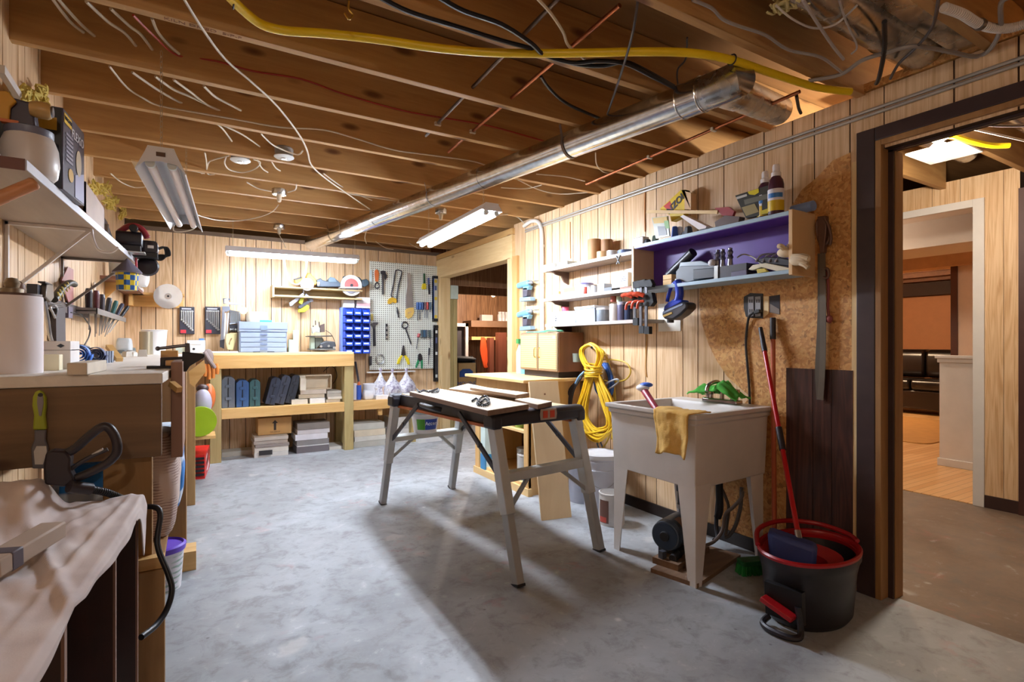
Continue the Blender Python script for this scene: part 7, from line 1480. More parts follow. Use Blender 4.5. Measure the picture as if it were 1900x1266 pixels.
t = T('wire_clip', (2.575, 2.98, 1.77), 'black spring clip hanging from the front of the top shelf', 'clip'); c = PX(1147, 482, 2.573); MB().bar(c+V((0,.02,.03)), c+V((0,-.015,-.03)), .008, .006).bar(c+V((0,-.02,.03)), c+V((0,.015,-.03)), .008, .006).build('clip_body', M_BLK, t)
z = 1.593
sbox('clear_tray', 1020, 1038, z, .03, plain('#cfd6cc', .3), 'pale flat tray at the left end of the middle shelf', 'tray'); scyl('yellow_jar', 1036, z, .018, .07, plain('#cfc27a', .4), 'tiny yellow jar on the middle shelf')
sbox('paper_stack', 1041, 1082, z, .035, plain('#e0e2e4', .6), 'flat white paper stack on the middle shelf', 'paper', 2.60, 2.68); sbox('tan_box', 1045, 1068, z, .085, plain('#b48c5c', .6), 'tan box at the back of the middle shelf', 'box', 2.70, 2.77)
tag(MB().box(2.70, 2.77, PX(1046,500,2.7).y, PX(1038,500,2.7).y, z+.001, z+.075).build('pink_box', plain('#e0969a', .5)), 'small pink box at the left back of the middle shelf', 'box')
scyl('plastic_bowl', 1084, z, .075, .10, plain('#dcdce8', .3), 'white and violet plastic bowl on the middle shelf', 'bowl', 2.69, plain('#8a86b8', .4))
scyl('red_white_bottle', 1086, z, .014, .06, plain('#d04a3a', .4), 'small red bottle before the plastic bowl', 'bottle', 2.60); scyl('white_bottle', 1093, z, .014, .06, plain('#e8e8ea', .4), 'small white bottle beside the small red one', 'bottle', 2.60); scyl('white_mug', 1102, z, .022, .065, plain('#e6e8ea', .4), 'white mug on the middle shelf', 'mug', 2.61)
sbox('white_carton', 1108, 1121, z, .065, plain('#c9ced4', .5), 'pale grey carton in the middle of the middle shelf', 'box')
cb_ = T('printed_carton', (2.64, 2.9, z), 'white carton with dark printing on the right of the middle shelf', 'box'); a, b = PX(1135, 520, 2.61).y, PX(1165, 520, 2.61).y
MB().box(2.61, 2.70, b, a, z+.018, z+.12).build('carton', plain('#eceef0', .5), cb_, bevel=.002); [MB().box(2.609, 2.61, b+.02+.0*k, b+.075-.01*k, z+.06+.014*k, z+.066+.014*k).build('print_line', plain('#6a6c74', .5), cb_) for k in range(3)]
sbox('brown_book', 1150, 1176, z, .017, plain('#8a5a40', .5), 'brown flat box under the printed carton', 'box', 2.60, 2.72); sbox('clear_box', 1161, 1174, z+.018, .13, plain('#d6dce0', .3), 'clear plastic box at the right end of the middle shelf', 'box', 2.64, 2.74)
sbox('dark_pouch', 1121, 1135, z, .03, plain('#5a5e62', .5), 'dark grey pouch on the middle shelf', 'pouch')
z = 1.373
cbx = [(1024, 1054, .10, 'clear plastic bin with black marks at the left of the lowest shelf', '#d8dce0', True), (1055, 1067, .095, 'narrow clear plastic bin on the lowest shelf', '#c6ced6', False), (1068, 1103, .125, 'large clear bluish plastic bin on the lowest shelf', '#a9b8cc', False)]
for u0, u1, h, l, c, mk in cbx:
    t = T('plastic_bin', (2.65, PX((u0+u1)/2, 580, 2.6).y, z), l, 'bin'); a, b = PX(u0, 580, 2.60).y, PX(u1, 580, 2.60).y
    MB().hexa([(2.605,b,z+.001),(2.605,a,z+.001),(2.75,a,z+.001),(2.75,b,z+.001),(2.597,b-.005,z+h*.86),(2.597,a+.005,z+h*.86),(2.757,a+.005,z+h*.86),(2.757,b-.005,z+h*.86)]).build('bin_body', plain(c, .2, var=.2), t); MB().box(2.592, 2.76, b-.01, a+.01, z+h*.86, z+h).build('lid', M_LIDW, t, bevel=.003)
    if mk: [MB().box(2.598, 2.602, a-.06-.012*(k % 2), a-.045, z+.025+.018*k, z+.031+.018*k).build('mark', M_BLK, t) for k in range(3)]
scyl('clear_jar', 1118, z, .05, .105, plain('#8c949c', .2, var=.3), 'round clear jar of grey parts on the lowest shelf', 'jar', 2.66, M_LIDW)
t = scyl('stacked_tins', 1142, z, .045, .14, plain('#cfc4bc', .35), 'stacked pale tins on the lowest shelf', 'tin', 2.65)
scyl('dark_jar', 1154, z, .034, .135, plain('#5a5670', .3), 'dark purple jar beside the stacked tins', 'jar', 2.66, plain('#b8b4c4', .4)); scyl('navy_jar', 1166, z, .032, .12, plain('#2f3a54', .3), 'navy jar behind the hanging clamps', 'jar', 2.68)
scyl('red_mug', 1138, z+.142, .022, .05, plain('#9a4a38', .5), 'brick red cup on top of the stacked tins', 'cup', 2.66); scyl('green_cup', 1149, z+.139, .02, .045, plain('#a9b8a0', .5), 'pale green cup above the dark jar', 'cup', 2.67); scyl('pink_tape', 1049, z+.101, .03, .05, plain('#d8506a', .5), 'pink roll on top of the left clear bin', 'roll', 2.70)
# purple shelf unit
ps = T('purple_shelf', (2.67, 2.15, 1.565), 'pale blue edged shelf box with a purple back on the right wall', 'shelf')
M_PUR = plain('#5a3594', .45, var=.08); M_PBL = plain('#a9c2d4', .45, var=.06); M_TAN = wood('tan_ends', '#d9b07c', '#e6c698', 'z', .5, 7)
MB().box(2.576, 2.776, 1.60, 2.71, 1.86, 1.882).build('top_board', M_PBL, ps, bevel=.002); MB().box(2.576, 2.776, 1.60, 2.71, 1.562, 1.584).build('bottom_board', M_PBL, ps, bevel=.002); MB().box(2.765, 2.776, 1.60, 2.71, 1.584, 1.86).build('back_panel', M_PUR, ps); MB().box(2.58, 2.765, 1.602, 2.708, 1.8565, 1.8598).build('painted_underside', M_PUR, ps)
MB().box(2.574, 2.777, 1.580, 1.60, 1.555, 1.886).build('end_board', M_TAN, ps, bevel=.002); MB().box(2.574, 2.777, 2.71, 2.73, 1.575, 1.875).build('end_board', M_TAN, ps, bevel=.002)
ZP = 1.883
def pu(name, u0, u1, h, mat, label, cat, x0=2.62, x1=2.72, z=ZP): return sbox(name, u0, u1, z, h, mat, label, cat, x0, x1)
for (x, y, l) in ((2.625, 1.70, 'plum coloured oil bottle with a white cap on the purple shelf, front one'), (2.68, 1.80, 'plum coloured oil bottle standing behind the front one')):
    t = T('oil_bottle', (x, y, ZP), l, 'bottle')
    MB().lathe([(.0,.0),(.036,.0),(.039,.006),(.039,.16),(.034,.185),(.022,.205),(.018,.21)], (x, y, ZP), 28).build('bottle_body', plain('#4f2a3c', .25), t); MB().lathe([(.024,.205),(.024,.225),(.018,.232),(.018,.258),(.015,.268),(.0,.268)], (x, y, ZP), 20).build('cap', plain('#ece6e6', .4), t)
    a0 = 140; arc((x, y), .0395, .0395, ZP+.02, ZP+.075, 120, 280, 14).build('yellow_label', plain('#d8b41e', .45), t); arc((x, y), .0395, .0395, ZP+.075, ZP+.135, 120, 280, 14).build('white_label', plain('#e6e2ea', .45), t); arc((x, y), .0402, .0402, ZP+.088, ZP+.112, 150, 260, 12).build('blue_mark', plain('#3a7ac0', .45), t)
tag(MB().cyl((2.70,1.735-.08,ZP+.026), (2.69,1.54,ZP+.026), .026, n=20).build('blue_roll', plain('#7f96c4', .5)), 'blue foam roll lying at the right end of the purple shelf top', 'roll')
yb_ = T('yellow_sign', (2.73, 2.5, ZP), 'yellow angled oil carton with bold lettering on the purple shelf top', 'box')
P = [PX(u, v, 2.70) for u, v in ((1224,388),(1263,353),(1270,352),(1270,389),(1268,400),(1246,411),(1243,400))]
MB().prism(P, (.045, 0, 0)).build('carton', plain('#e6c41a', .4), yb_); P2 = [PX(u, v, 2.699) for u, v in ((1231,383),(1243,373),(1249,389),(1240,391))]; MB().prism(P2, (.001,0,0)).build('red_band', plain('#c8281e', .4), yb_)
dq = (PX(1266,362,2.698)-PX(1240,391,2.698)).normalized(); q = axes(PX(1253,379,2.697), dq, (0, .5, 1)); text('NZOI', q, .062, M_BLK, yb_, bold=.002)
MB().prism([PX(u, v, 2.7) for u, v in ((1264,353),(1282,358),(1282,389),(1270,389),(1270,352))], (.05,0,0)).build('carton_side', plain('#d9b48a', .5), yb_)
tag(MB().bar(PX(1200,393,2.66), PX(1332,394,2.66), .012, .02).build('wood_strip', M_PINEY), 'thin pale wood strip lying across things on the purple shelf', 'strip')
t = T('blister_pack', (2.65, 2.55, ZP), 'clear blister pack with a yellow header on the left of the purple shelf top', 'pack'); MB().prism([PX(u, v, 2.64) for u, v in ((1209,404),(1238,401),(1242,438),(1217,443))], (.012,0,0)).build('card', plain('#b4b8a8', .3), t); MB().prism([PX(u, v, 2.638) for u, v in ((1211,405),(1237,402),(1239,413),(1213,415))], (.002,0,0)).build('yellow_header', plain('#c9a22a', .4), t); MB().prism([PX(u, v, 2.637) for u, v in ((1220,420),(1235,420),(1237,436),(1222,438))], (.003,0,0)).build('grey_part', plain('#6e6e70', .4), t)
MB().prism([PX(u, v, 2.637) for u, v in ((1232,410),(1240,409),(1242,424),(1234,424))], (.003,0,0)).build('green_corner', plain('#6a9a3a', .4), t)
tag(MB().box(2.60, 2.66, PX(1195,440,2.61).y, PX(1176,440,2.61).y, ZP, ZP+.055).build('white_mug', plain('#d8d2ce', .4), bevel=.006), 'white square mug at the left end of the purple shelf top', 'mug')
r = random.Random(9)
for k, (u, c, l) in enumerate(((1199, '#3a3c44', 'small black fitting right of the white mug'), (1208, '#5a6a5e', 'small grey green fitting on the purple shelf top'), (1250, '#2f55a8', 'small blue cap before the blister pack'), (1262, '#8a8c94', 'grey plastic part in the clutter of the purple shelf top'), (1275, '#2c2a30', 'black plastic part in the clutter of the purple shelf top'), (1252, '#c9ccd4', 'crumpled clear bag in the clutter of the purple shelf top'))):
    y = PX(u, 430, 2.62).y; o = MB(frame((2.63+.03*(k % 2), y, ZP), 20*k)).frust((0,0,0), .05, .045, .035+.02*(k % 3), .035, .03).build('small_part', plain(c, .45), bevel=.008); tag(o, l, 'part')
tag(MB().prism([PX(u, v, 2.62) for u, v in ((1262,402),(1268,399),(1311,420),(1309,424),(1296,426))], (.06,0,0)).build('white_box', plain('#e6dcdc', .5)), 'slanted white carton in the middle of the purple shelf top', 'box')
t = T('red_tool', (2.68, 2.1, ZP), 'red and clear packaged tool leaning on the purple shelf top', 'pack'); MB().prism([PX(u, v, 2.66) for u, v in ((1326,386),(1352,384),(1362,392),(1358,404),(1340,400))], (.02,0,0)).build('red_head', plain('#9a2a30', .4), t); MB().prism([PX(u, v, 2.65) for u, v in ((1326,412),(1345,400),(1372,402),(1370,412),(1328,424))], (.05,0,0)).build('pack_body', plain('#6a5a58', .3), t)
gp_ = T('glove_pack', (2.66, 1.95, ZP), 'black and yellow packaged work gloves on the purple shelf top', 'pack')
MB().prism([PX(u, v, 2.64) for u, v in ((1364,363),(1428,343),(1449,392),(1384,405)) ], (.03,0,0)).build('pack_body', plain('#34342f', .35), gp_); MB().prism([PX(u, v, 2.638) for u, v in ((1387,356),(1407,350),(1408,357),(1400,362),(1390,361))], (.002,0,0)).build('yellow_top', plain('#d8c81e', .4), gp_); MB().prism([PX(u, v, 2.638) for u, v in ((1410,392),(1430,385),(1446,386),(1447,392),(1412,398))], (.002,0,0)).build('yellow_strip', plain('#c9b81e', .4), gp_); MB().prism([PX(u, v, 2.638) for u, v in ((1376,385),(1400,378),(1408,393),(1384,401))], (.002,0,0)).build('label_patch', plain('#9a8a5a', .4), gp_); MB().prism([PX(u, v, 2.638) for u, v in ((1380,371),(1430,358),(1434,366),(1382,380))], (.002,0,0)).build('glove_print', plain('#6a6a5e', .4), gp_); MB().prism([PX(u, v, 2.638) for u, v in ((1366,366),(1385,360),(1386,364),(1367,370))], (.002,0,0)).build('white_title', plain('#c9c9c4', .4), gp_)
# inside the purple shelf
ZI = 1.585
def inp(name, pts, mat, label, cat, x=2.63, d=.05, bevel=.003): return tag(MB().prism([PX(u, v, x) for u, v in pts], (d, 0, 0)).build(name, mat, bevel=bevel), label, cat)
tag(MB().cyl(PX(1241,512,2.72), PX(1286,468,2.70), .030, n=20).build('black_tube', plain('#1c1c22', .4)), 'black tube leaning against the purple back at the left', 'tube')
t = T('wood_blocks', PX(1240,527,2.62), 'two small pine blocks stacked on the lower purple shelf board', 'block'); a, b = PX(1230,520,2.60).y, PX(1246,520,2.60).y; MB().box(2.60, 2.66, b, a, ZI, ZI+.034).build('lower_block', M_PINEX, t, bevel=.002); MB().box(2.60, 2.66, b, a, ZI+.035, ZI+.066).build('upper_block', M_PINEX, t, bevel=.002)
inp('bit_case', [(1254,522),(1254,504),(1262,494),(1325,492),(1326,511),(1275,524)], plain('#5a6068', .4), 'grey open bit case on the lower purple shelf board', 'case', 2.61, .09); inp('bit_case_lid', [(1258,503),(1262,487),(1300,484),(1322,492),(1300,500)], plain('#8d97a0', .35), 'pale grey lid with small parts resting on the bit case', 'case', 2.66, .05)  # the pale grey piece is the lid of the bit case
inp('black_case', [(1286,500),(1324,497),(1325,515),(1286,519)], plain('#2a2c34', .4), 'black flat case before the grey bit case', 'case', 2.595, .012)
tag(MB().box(2.60, 2.70, PX(1385,510,2.6).y, PX(1329,510,2.6).y, ZI, ZI+.068).build('dark_box', plain('#3c3840', .45)), 'dark box in the middle of the lower purple shelf board', 'box'); tag(MB().box(2.594, 2.599, PX(1333,510,2.6).y, PX(1326,510,2.6).y, ZI, ZI+.075).build('steel_strip', M_LSTEEL), 'upright steel strip at the left of the dark box', 'strip')
for u, l in ((1332, 'first'), (1341, 'second'), (1355, 'third')):
    y = PX(u, 490, 2.64).y; t = T('drill_bit', (2.64, y, ZI+.069), '%s from the left of the fat steel drill bits standing on the dark box' % l, 'drill bit', 'fat drill bits on the dark box')
    MB().cyl((2.64,y,ZI+.069), (2.64,y,ZI+.11), .016, .013, 14).build('shank', plain('#8a8890', .3, .8), t); MB().lathe([(.013,.11),(.018,.12),(.012,.135),(.017,.15),(.011,.162),(.012,.172),(.0,.178)], (2.64, y, ZI), 14).build('flute', plain('#7a788a', .3, .8), t)
tag(MB().ell((2.62, PX(1321,490,2.62).y, ZI+.10), (.02,.024,.022)).build('white_stopper', plain('#d8d4d8', .4)), 'white round cap beside the fat drill bits', 'cap')
inp('purple_box', [(1356,505),(1385,500),(1386,514),(1356,518)], plain('#5c5470', .45), 'dull violet box before the dark box', 'box', 2.592, .008)
sh_ = T('sandals', PX(1430,505,2.65), 'black and white strappy shoes at the right of the purple shelf', 'shoes')
P = [(1388,500),(1396,492),(1420,488),(1455,495),(1472,500),(1472,505),(1440,503),(1412,496),(1395,502)]
MB().prism([PX(u, v, 2.60) for u, v in P], (.06,0,0)).build('white_sole', plain('#dcd2b8', .5), sh_, bevel=.003)
MB().prism([PX(u, v, 2.61) for u, v in ((1400,484),(1420,476),(1450,478),(1470,482),(1470,496),(1440,492),(1410,488))], (.07,0,0)).build('black_upper', plain('#2e2c34', .5), sh_, bevel=.006)
for k in range(4): MB().tube([PX(1402+12*k,486,2.605), PX(1412+12*k,474,2.63), PX(1428+10*k,471,2.68)], .005, 7).build('strap', plain('#8f8c9a', .4), sh_)
tag(MB().tube([PX(1368,478,2.70), PX(1380,472,2.69), PX(1398,478,2.68), PX(1412,490,2.64)], .004, 7).build('wire_loop', plain('#c9c0b4', .4)), 'thin pale wire loop beside the strappy shoes', 'wire')
inp('yellow_sponge', [(1403,500),(1418,498),(1424,504),(1405,508)], plain('#d4c05a', .7), 'small yellow sponge below the strappy shoes', 'sponge', 2.59, .02)
gv = T('work_glove', PX(1478,490,2.58), 'cream leather glove hanging over the right end of the purple shelf', 'glove')
MB().ell(PX(1460,468,2.61), (.035,.05,.028)).ell(PX(1484,482,2.572), (.022,.055,.03)).build('palm', plain('#d9c4a4', .75), gv)
for k, (a, b) in enumerate((((1470,476),(1500,480)), ((1468,484),(1498,490)), ((1455,462),(1445,457)), ((1482,488),(1500,497)))): MB().tube([PX(*a,2.575), PX((a[0]+b[0])/2,(a[1]+b[1])/2-2,2.563), PX(*b,2.566)], .013, 8).build('finger', plain('#d2bb98', .75), gv)
MB().ell(PX(1457,461,2.63), (.02,.03,.016)).build('blue_cuff', plain('#5a6aa0', .6), gv)
tag(MB().cyl(PX(1470,418,2.59), PX(1463,456,2.59), .003, n=6).ell(PX(1463,456,2.59), (.009,)*3).build('hanging_string', plain('#d8cdd4', .5)), 'thin string hanging inside the right end of the purple shelf', 'string')
# clamps hanging at the shelf end
M_JAW = plain('#0d0d10', .7)
def clamp(u, v0, v1, x, label, hu):
    t = T('bar_clamp', PX(u, v1, x), label, 'clamp'); M_O = plain('#e0512c', .4)
    a, b = PX(u, v0, x), PX(u, v1, x); MB().bar(a, b, .008, .022, (0,1,0)).build('bar', plain('#6a6a70', .35, .7), t)
    def cq(pts, dx=-.015): return [PX(u+p, q, x+dx) for p, q in pts]
    MB().prism(cq([(-5,v0),(7,v0-3),(12,v0+6),(10,v0+12),(-4,v0+12)]), (.03,0,0)).build('fixed_jaw', M_JAW, t, bevel=.003)
    MB().prism(cq([(-8,v0+24),(10,v0+22),(14,v0+40),(8,v0+48),(-6,v0+46)]), (.035,0,0)).build('sliding_jaw', M_JAW, t, bevel=.004)
    MB().tube([PX(u-4,v0+28,x-.03), PX(u-16,v0+24,x-.05), PX(u-24,v0+26,x-.055)], .014, 9).build('grip', M_O, t); MB().tube([PX(u-4,v0+38,x-.03), PX(u-14,v0+40,x-.045), PX(u-17,v0+52,x-.045)], .009, 8).build('trigger', M_O, t); MB().prism(cq([(-4,v1-14),(5,v1-14),(5,v1),(-4,v1)]), (.03,0,0)).build('end_stop', M_JAW, t)
clamp(1178, 523, 604, 2.545, 'left one of the orange and black clamps hanging at the shelf corner', 0); clamp(1189, 521, 619, 2.535, 'middle one of the orange and black clamps hanging at the shelf corner', 0); clamp(1199, 521, 620, 2.52, 'right one of the orange and black clamps hanging at the shelf corner', 0)
# hand vacuum and card
tag(MB().box(2.772, 2.778, PX(1263,600,2.775).y, PX(1222,600,2.775).y, PX(1240,615,2.775).z, PX(1240,563,2.775).z).build('white_card', plain('#e6e0d4', .5)), 'white square card fixed to the right wall behind the blue vacuum', 'card')
vc = T('hand_vacuum', PX(1248,600,2.60), 'blue and black hand vacuum hanging from the purple shelf', 'vacuum')
M_VB = plain('#2440b8', .3); 
def vq(pts, x=2.60): return [PX(u, v, x) for u, v in pts]
MB().tube(vq([(1256,522),(1259,530),(1261,545),(1258,558),(1250,564)]), .026, 12).build('grip', M_VB, vc); MB().tube(vq([(1252,525),(1246,532),(1241,545),(1238,560)]), .012, 10).build('handle_loop', M_VB, vc)
MB().prism(vq([(1232,568),(1240,560),(1262,556),(1266,560),(1240,574),(1230,577)], 2.57), (.07,0,0)).build('blue_body', M_VB, vc, bevel=.008)
MB().prism(vq([(1228,578),(1236,572),(1266,560),(1274,562),(1275,572),(1262,585),(1248,594),(1232,592),(1227,586)], 2.56), (.09,0,0)).build('dust_bowl', plain('#33333a', .3), vc, bevel=.012)
MB().prism(vq([(1230,585),(1246,579),(1247,582),(1231,589)], 2.556), (.004,0,0)).build('gold_stripe', plain('#b8923a', .4), vc); MB().prism(vq([(1229,579),(1266,563),(1267,566),(1231,582)], 2.557), (.004,0,0)).build('grey_stripe', plain('#7a86a0', .4), vc); MB().cyl(*vq([(1244,592),(1244,599)], 2.60), .022, n=14).build('nozzle', plain('#2a2a2e', .4), vc); MB().cyl(vq([(1258,518)])[0], vq([(1257,524)])[0], .018, n=12).build('end_cap', plain('#b9bcc4', .35), vc)
# outlet boxes
ob = T('outlet_box', PX(1398,592,2.77), 'double electrical outlet in a blackened metal box on the strand board', 'outlet')
MB().prism([PX(u, v, 2.770) for u, v in ((1380,551),(1392,544),(1415,545),(1415,591),(1392,590),(1384,588),(1380,572))], (.006,0,0)).build('box_plate', plain('#17161a', .45), ob)
for u in (1393, 1406):
    MB().prism([PX(u+a, v, 2.764) for a, v in ((-5,551),(5,550),(5,587),(-5,588))], (.006,0,0)).build('receptacle', plain('#8f8d90', .45), ob)
    for v in (559, 577):
        for d_ in (-2, 2): MB().prism([PX(u+d_+a, v+b, 2.7625) for a, b in ((-.7,-3),(.7,-3),(.7,3),(-.7,3))], (.0015,0,0)).build('slot', M_BLK, ob)
cdp = T('appliance_cord', PX(1392,590,2.75), 'black cord plugged into the outlet and running down behind the tub', 'cord'); MB().prism([PX(u, v, 2.735) for u, v in ((1397,577),(1408,574),(1409,580),(1398,583))], (.03,0,0)).build('plug', M_BLK, cdp, bevel=.003); MB().tube([PX(1399,580,2.74), PX(1390,588,2.755), PX(1386,610,2.765), PX(1384,640,2.766), PX(1387,680,2.766), PX(1391,742,2.766), PX(1390,850,2.766)], .007, 8).build('wire', M_BLK, cdp)
t = T('open_switch_box', PX(1434,584,2.77), 'empty recessed switch box cut in the strand board beside the outlet', 'outlet'); MB().prism([PX(u, v, 2.7745) for u, v in ((1427,550),(1447,547),(1447,584),(1428,580))], (.003,0,0)).build('opening', plain('#2a2224', .7), t); MB().prism([PX(u, v, 2.773) for u, v in ((1429,564),(1446,574),(1446,583),(1429,580))], (.002,0,0)).build('back_plate', plain('#7a6a5e', .6), t); MB().prism([PX(u, v, 2.7735) for u, v in ((1416,550),(1426,550),(1426,582),(1416,590))], (.003,0,0)).build('stud_face', M_PINEZ, t)
# strap with ratchet and hooks
sp_ = T('ratchet_strap', PX(1524,742,2.76), 'olive webbing strap with a rusty ratchet hanging beside the purple shelf', 'strap')
M_WEB = plain('#584e40', .7); M_RUST = plain('#6e5346', .5, .5)
MB().ribbon([PX(u, v, 2.755) for u, v in ((1524,470),(1524,540),(1523,600),(1520,660),(1519,700),(1522,742))], .036, .003, (0,1,0)).build('webbing', M_WEB, sp_); MB().ribbon([PX(u, v, 2.748) for u, v in ((1526,470),(1527,560),(1527,640),(1525,700),(1522,742))], .030, .003, (0,1,0)).build('webbing', plain('#665a4a', .7), sp_)
MB().tube([PX(u, v, 2.75) for u, v in ((1522,404),(1516,415),(1518,440),(1524,452),(1534,452),(1540,436),(1538,420),(1530,410)) ], .008, 8, 4).build('hook', M_RUST, sp_); MB().prism([PX(u, v, 2.735) for u, v in ((1516,402),(1532,400),(1533,425),(1528,470),(1521,470),(1517,440))], (.03,0,0)).build('ratchet_body', M_RUST, sp_, bevel=.004); MB().tube([PX(u, v, 2.735) for u, v in ((1530,498),(1536,500),(1538,510),(1534,516),(1528,514))], .007, 8).build('buckle', M_RUST, sp_); MB().tube([PX(u, v, 2.74) for u, v in ((1528,405),(1537,418),(1542,440),(1540,455))], .007, 8).build('lever', M_RUST, sp_)
tag(MB().tube([PX(u, v, 2.76) for u, v in ((1535,500),(1537,540),(1536,570),(1540,600))], .007, 8).ell(PX(1538,592,2.76), (.012,.02,.02)).build('tie_down', plain('#8a4038', .5)), 'thin red tie down cord beside the olive strap', 'cord')
# hank of yellow cord and blue cables
yk = T('yellow_cord_hank', PX(1110,820,2.66), 'thick hank of yellow extension cord tied and hung on the right wall', 'cord')
r = random.Random(12); xw = 2.62
M_YC = plain('#dcb01e', .4)
for k in range(15):
    f = (k-7)/7.0; dx = r.uniform(-.04, .05); j = lambda s=4: r.uniform(-s, s)
    pts = [(1098+f*8, 690), (1084+f*6+j(), 730), (1078+f*12+j(), 770), (1090+f*10, 808-abs(f)*14+j()), (1112+f*6, 818-abs(f)*18+j()), (1134+f*6+j(), 795-abs(f)*8), (1128+f*9+j(), 750), (1112+f*7, 710), (1104+f*6, 690)]
    MB().tube([PX(u, v, xw+dx*.6+.01*sin(i)) for i, (u, v) in enumerate(pts)], .0078, 8, 5).build('cord_loop', M_YC, yk)
for k in range(9):
    f = (k-4)/4.0; dx = r.uniform(-.03, .04); j = lambda s=3: r.uniform(-s, s)
    pts = [(1100+f*7, 692), (1083+f*3+j(), 668), (1080+f*3+j(), 648), (1096+f*3, 637+abs(f)*4), (1112+f*4+j(), 648+abs(f)*4), (1112+f*4+j(), 668), (1103+f*6, 692)]
    MB().tube([PX(u, v, xw+dx*.6) for u, v in pts], .0078, 8, 5).build('cord_loop', M_YC, yk)
for k in range(5):
    c = PX(1101, 679+5.5*k, xw); MB().tube([c+V((.055*cos(a), .075*sin(a), .012*sin(a+k))) for a in [2*pi*i/14 for i in range(14)]], .008, 8, 1, True, False).build('wrap_turn', M_YC, yk)
y2 = T('yellow_cord_loops', PX(1150,760,2.74), 'thin yellow cord loops hung on the wall right of the thick hank', 'cord')
for pts in (((1104,650),(1120,652),(1128,680),(1132,730),(1133,780),(1138,820)), ((1108,655),(1124,660),(1136,700),(1138,760),(1130,810),(1118,832)), ((1110,668),(1140,668),(1162,674),(1170,690),(1160,705),(1136,708),(1112,704)), ((1112,650),(1128,670),(1140,720),(1142,770),(1134,815))):
    MB().tube([PX(u, v, 2.735) for u, v in pts], .006, 8, 6).build('cord_loop', plain('#c9a63a', .45), y2)
b2 = T('blue_cord_hank', PX(1125,740,2.72), 'blue air hose bundle hanging behind the yellow cord', 'cord')
for k in range(9):
    f = (k-4)/4.0; pts = [(1112+f*5, 672), (1108+f*7+r.uniform(-2,2), 700), (1116+f*9, 735-abs(f)*8), (1128+f*7, 742-abs(f)*10), (1134+f*4+r.uniform(-2,2), 705), (1122+f*5, 674)]
    MB().tube([PX(u, v, 2.705+.008*(k % 3)) for u, v in pts], .008, 8, 5).build('hose_loop', plain('#2a5aa8', .45), b2)
tag(MB().tube([PX(1120,715,2.69), PX(1132,708,2.68), PX(1145,704,2.69), PX(1146,640+70,2.7), PX(1130,722,2.70), PX(1118,724,2.7)], .007, 8).build('grey_lead', plain('#a9b0b8', .45)), 'grey cord wound round the blue hose bundle', 'cord')
bk_ = T('black_cord_hank', PX(1070,760,2.60), 'black cables hanging at the left of the yellow hank', 'cord')
for k in range(4): MB().tube([PX(1080,700,2.66), PX(1066-3*k,722,2.64), PX(1060-2*k,752,2.64), PX(1064-k,775,2.65), PX(1070,792,2.66)], .007, 8, 5).build('cable_loop', plain('#2f2d33', .45), bk_)
MB().tube([PX(1084,690,2.64), PX(1074,700,2.62), PX(1068,712,2.62)], .009, 8).build('blue_white_end', plain('#7aa0c8', .45), bk_)
tag(MB().cyl(PX(1098,645,2.78), PX(1098,645,2.60), .009, n=10).build('wall_peg', M_DK), 'dark peg in the wall that carries the cord hanks', 'peg')
tag(MB().lathe([(.0,.0),(.03,.0),(.035,.07),(.03,.07),(.0,.01)], PX(1070,672,2.66), 16).build('grey_pot', plain('#8a9488', .5)), 'small grey green cup behind the top of the yellow hank', 'cup') 
tag(MB().tube([PX(1105,815,2.74), PX(1112,838,2.74), PX(1108,850,2.74)], .006, 7).tube([PX(1112,815,2.74), PX(1120,838,2.74), PX(1118,852,2.74)], .006, 7).build('grey_leads', plain('#5a6478', .45)), 'grey blue cord tails hanging below the yellow hank', 'cord')
# torn strip of panelling edge
tag(MB().tube([PX(1199,560,2.776), PX(1200,620,2.776), PX(1198,680,2.776), PX(1200,700,2.776)], .004, 6).build('glue_bead', plain('#c9984e', .6)), 'ragged tan glue bead down the right wall below the clamps', 'glue') 
tag(MB().tube([PX(1197,352,2.776), PX(1196.5,400,2.776), PX(1197,430,2.776)], .005, 6).build('glue_bead', plain('#c07a38', .6)), 'ragged orange glue bead above the left end of the purple shelf', 'glue')
tag(MB().tube([PX(1058,412,2.776), PX(1058,445,2.776), PX(1058.5,480,2.776)], .004, 6).build('glue_bead', plain('#b9763c', .6)), 'ragged orange glue bead above the top brown shelf', 'glue')
# ---------------------------------------------------------------- sofa room and store room things
sf_ = T('leather_sofa', (11.0, 4.6, 0), 'black tufted leather sofa in the family room beyond the white doorway', 'sofa')
M_LEA = plain('#1d1512', .28)
xs = 10.4
MB().box(xs, xs+.9, 3.3, 6.3, .10, .42).build('base', M_LEA, sf_, bevel=.03)
for k in range(3): MB().rbox(xs-.05, xs+.65, 3.3+1.0*k+.01, 4.3+1.0*k-.01, .42, .60, .06, ax='y').build('seat_cushion', M_LEA, sf_, bevel=.03); MB().rbox(xs+.5, xs+.95, 3.3+1.0*k+.01, 4.3+1.0*k-.01, .60, 1.10, .12, ax='y').build('back_cushion', M_LEA, sf_, bevel=.04)
MB().box(xs-.05, xs+.95, 3.02, 3.3, .1, .8).build('armrest', M_LEA, sf_, bevel=.05)
tag(MB().rbox(7.4, 9.9, 2.9, 5.4, .007, .018, .15).build('rug', plain('#b8884a', .9)), 'flat tan rug on the laminate before the sofa', 'rug')
bx_ = T('moving_box', (3.25, 6.85, 0), 'brown moving box printed in blue just inside the far doorway', 'box')
p0, p1 = PZ(852, 735, .0), PZ(884, 735, .0)
YB2 = 7.15; a, b = PY(851, 700, YB2).x, PY(883, 700, YB2).x; zt2 = PY(866, 674, YB2).z; 
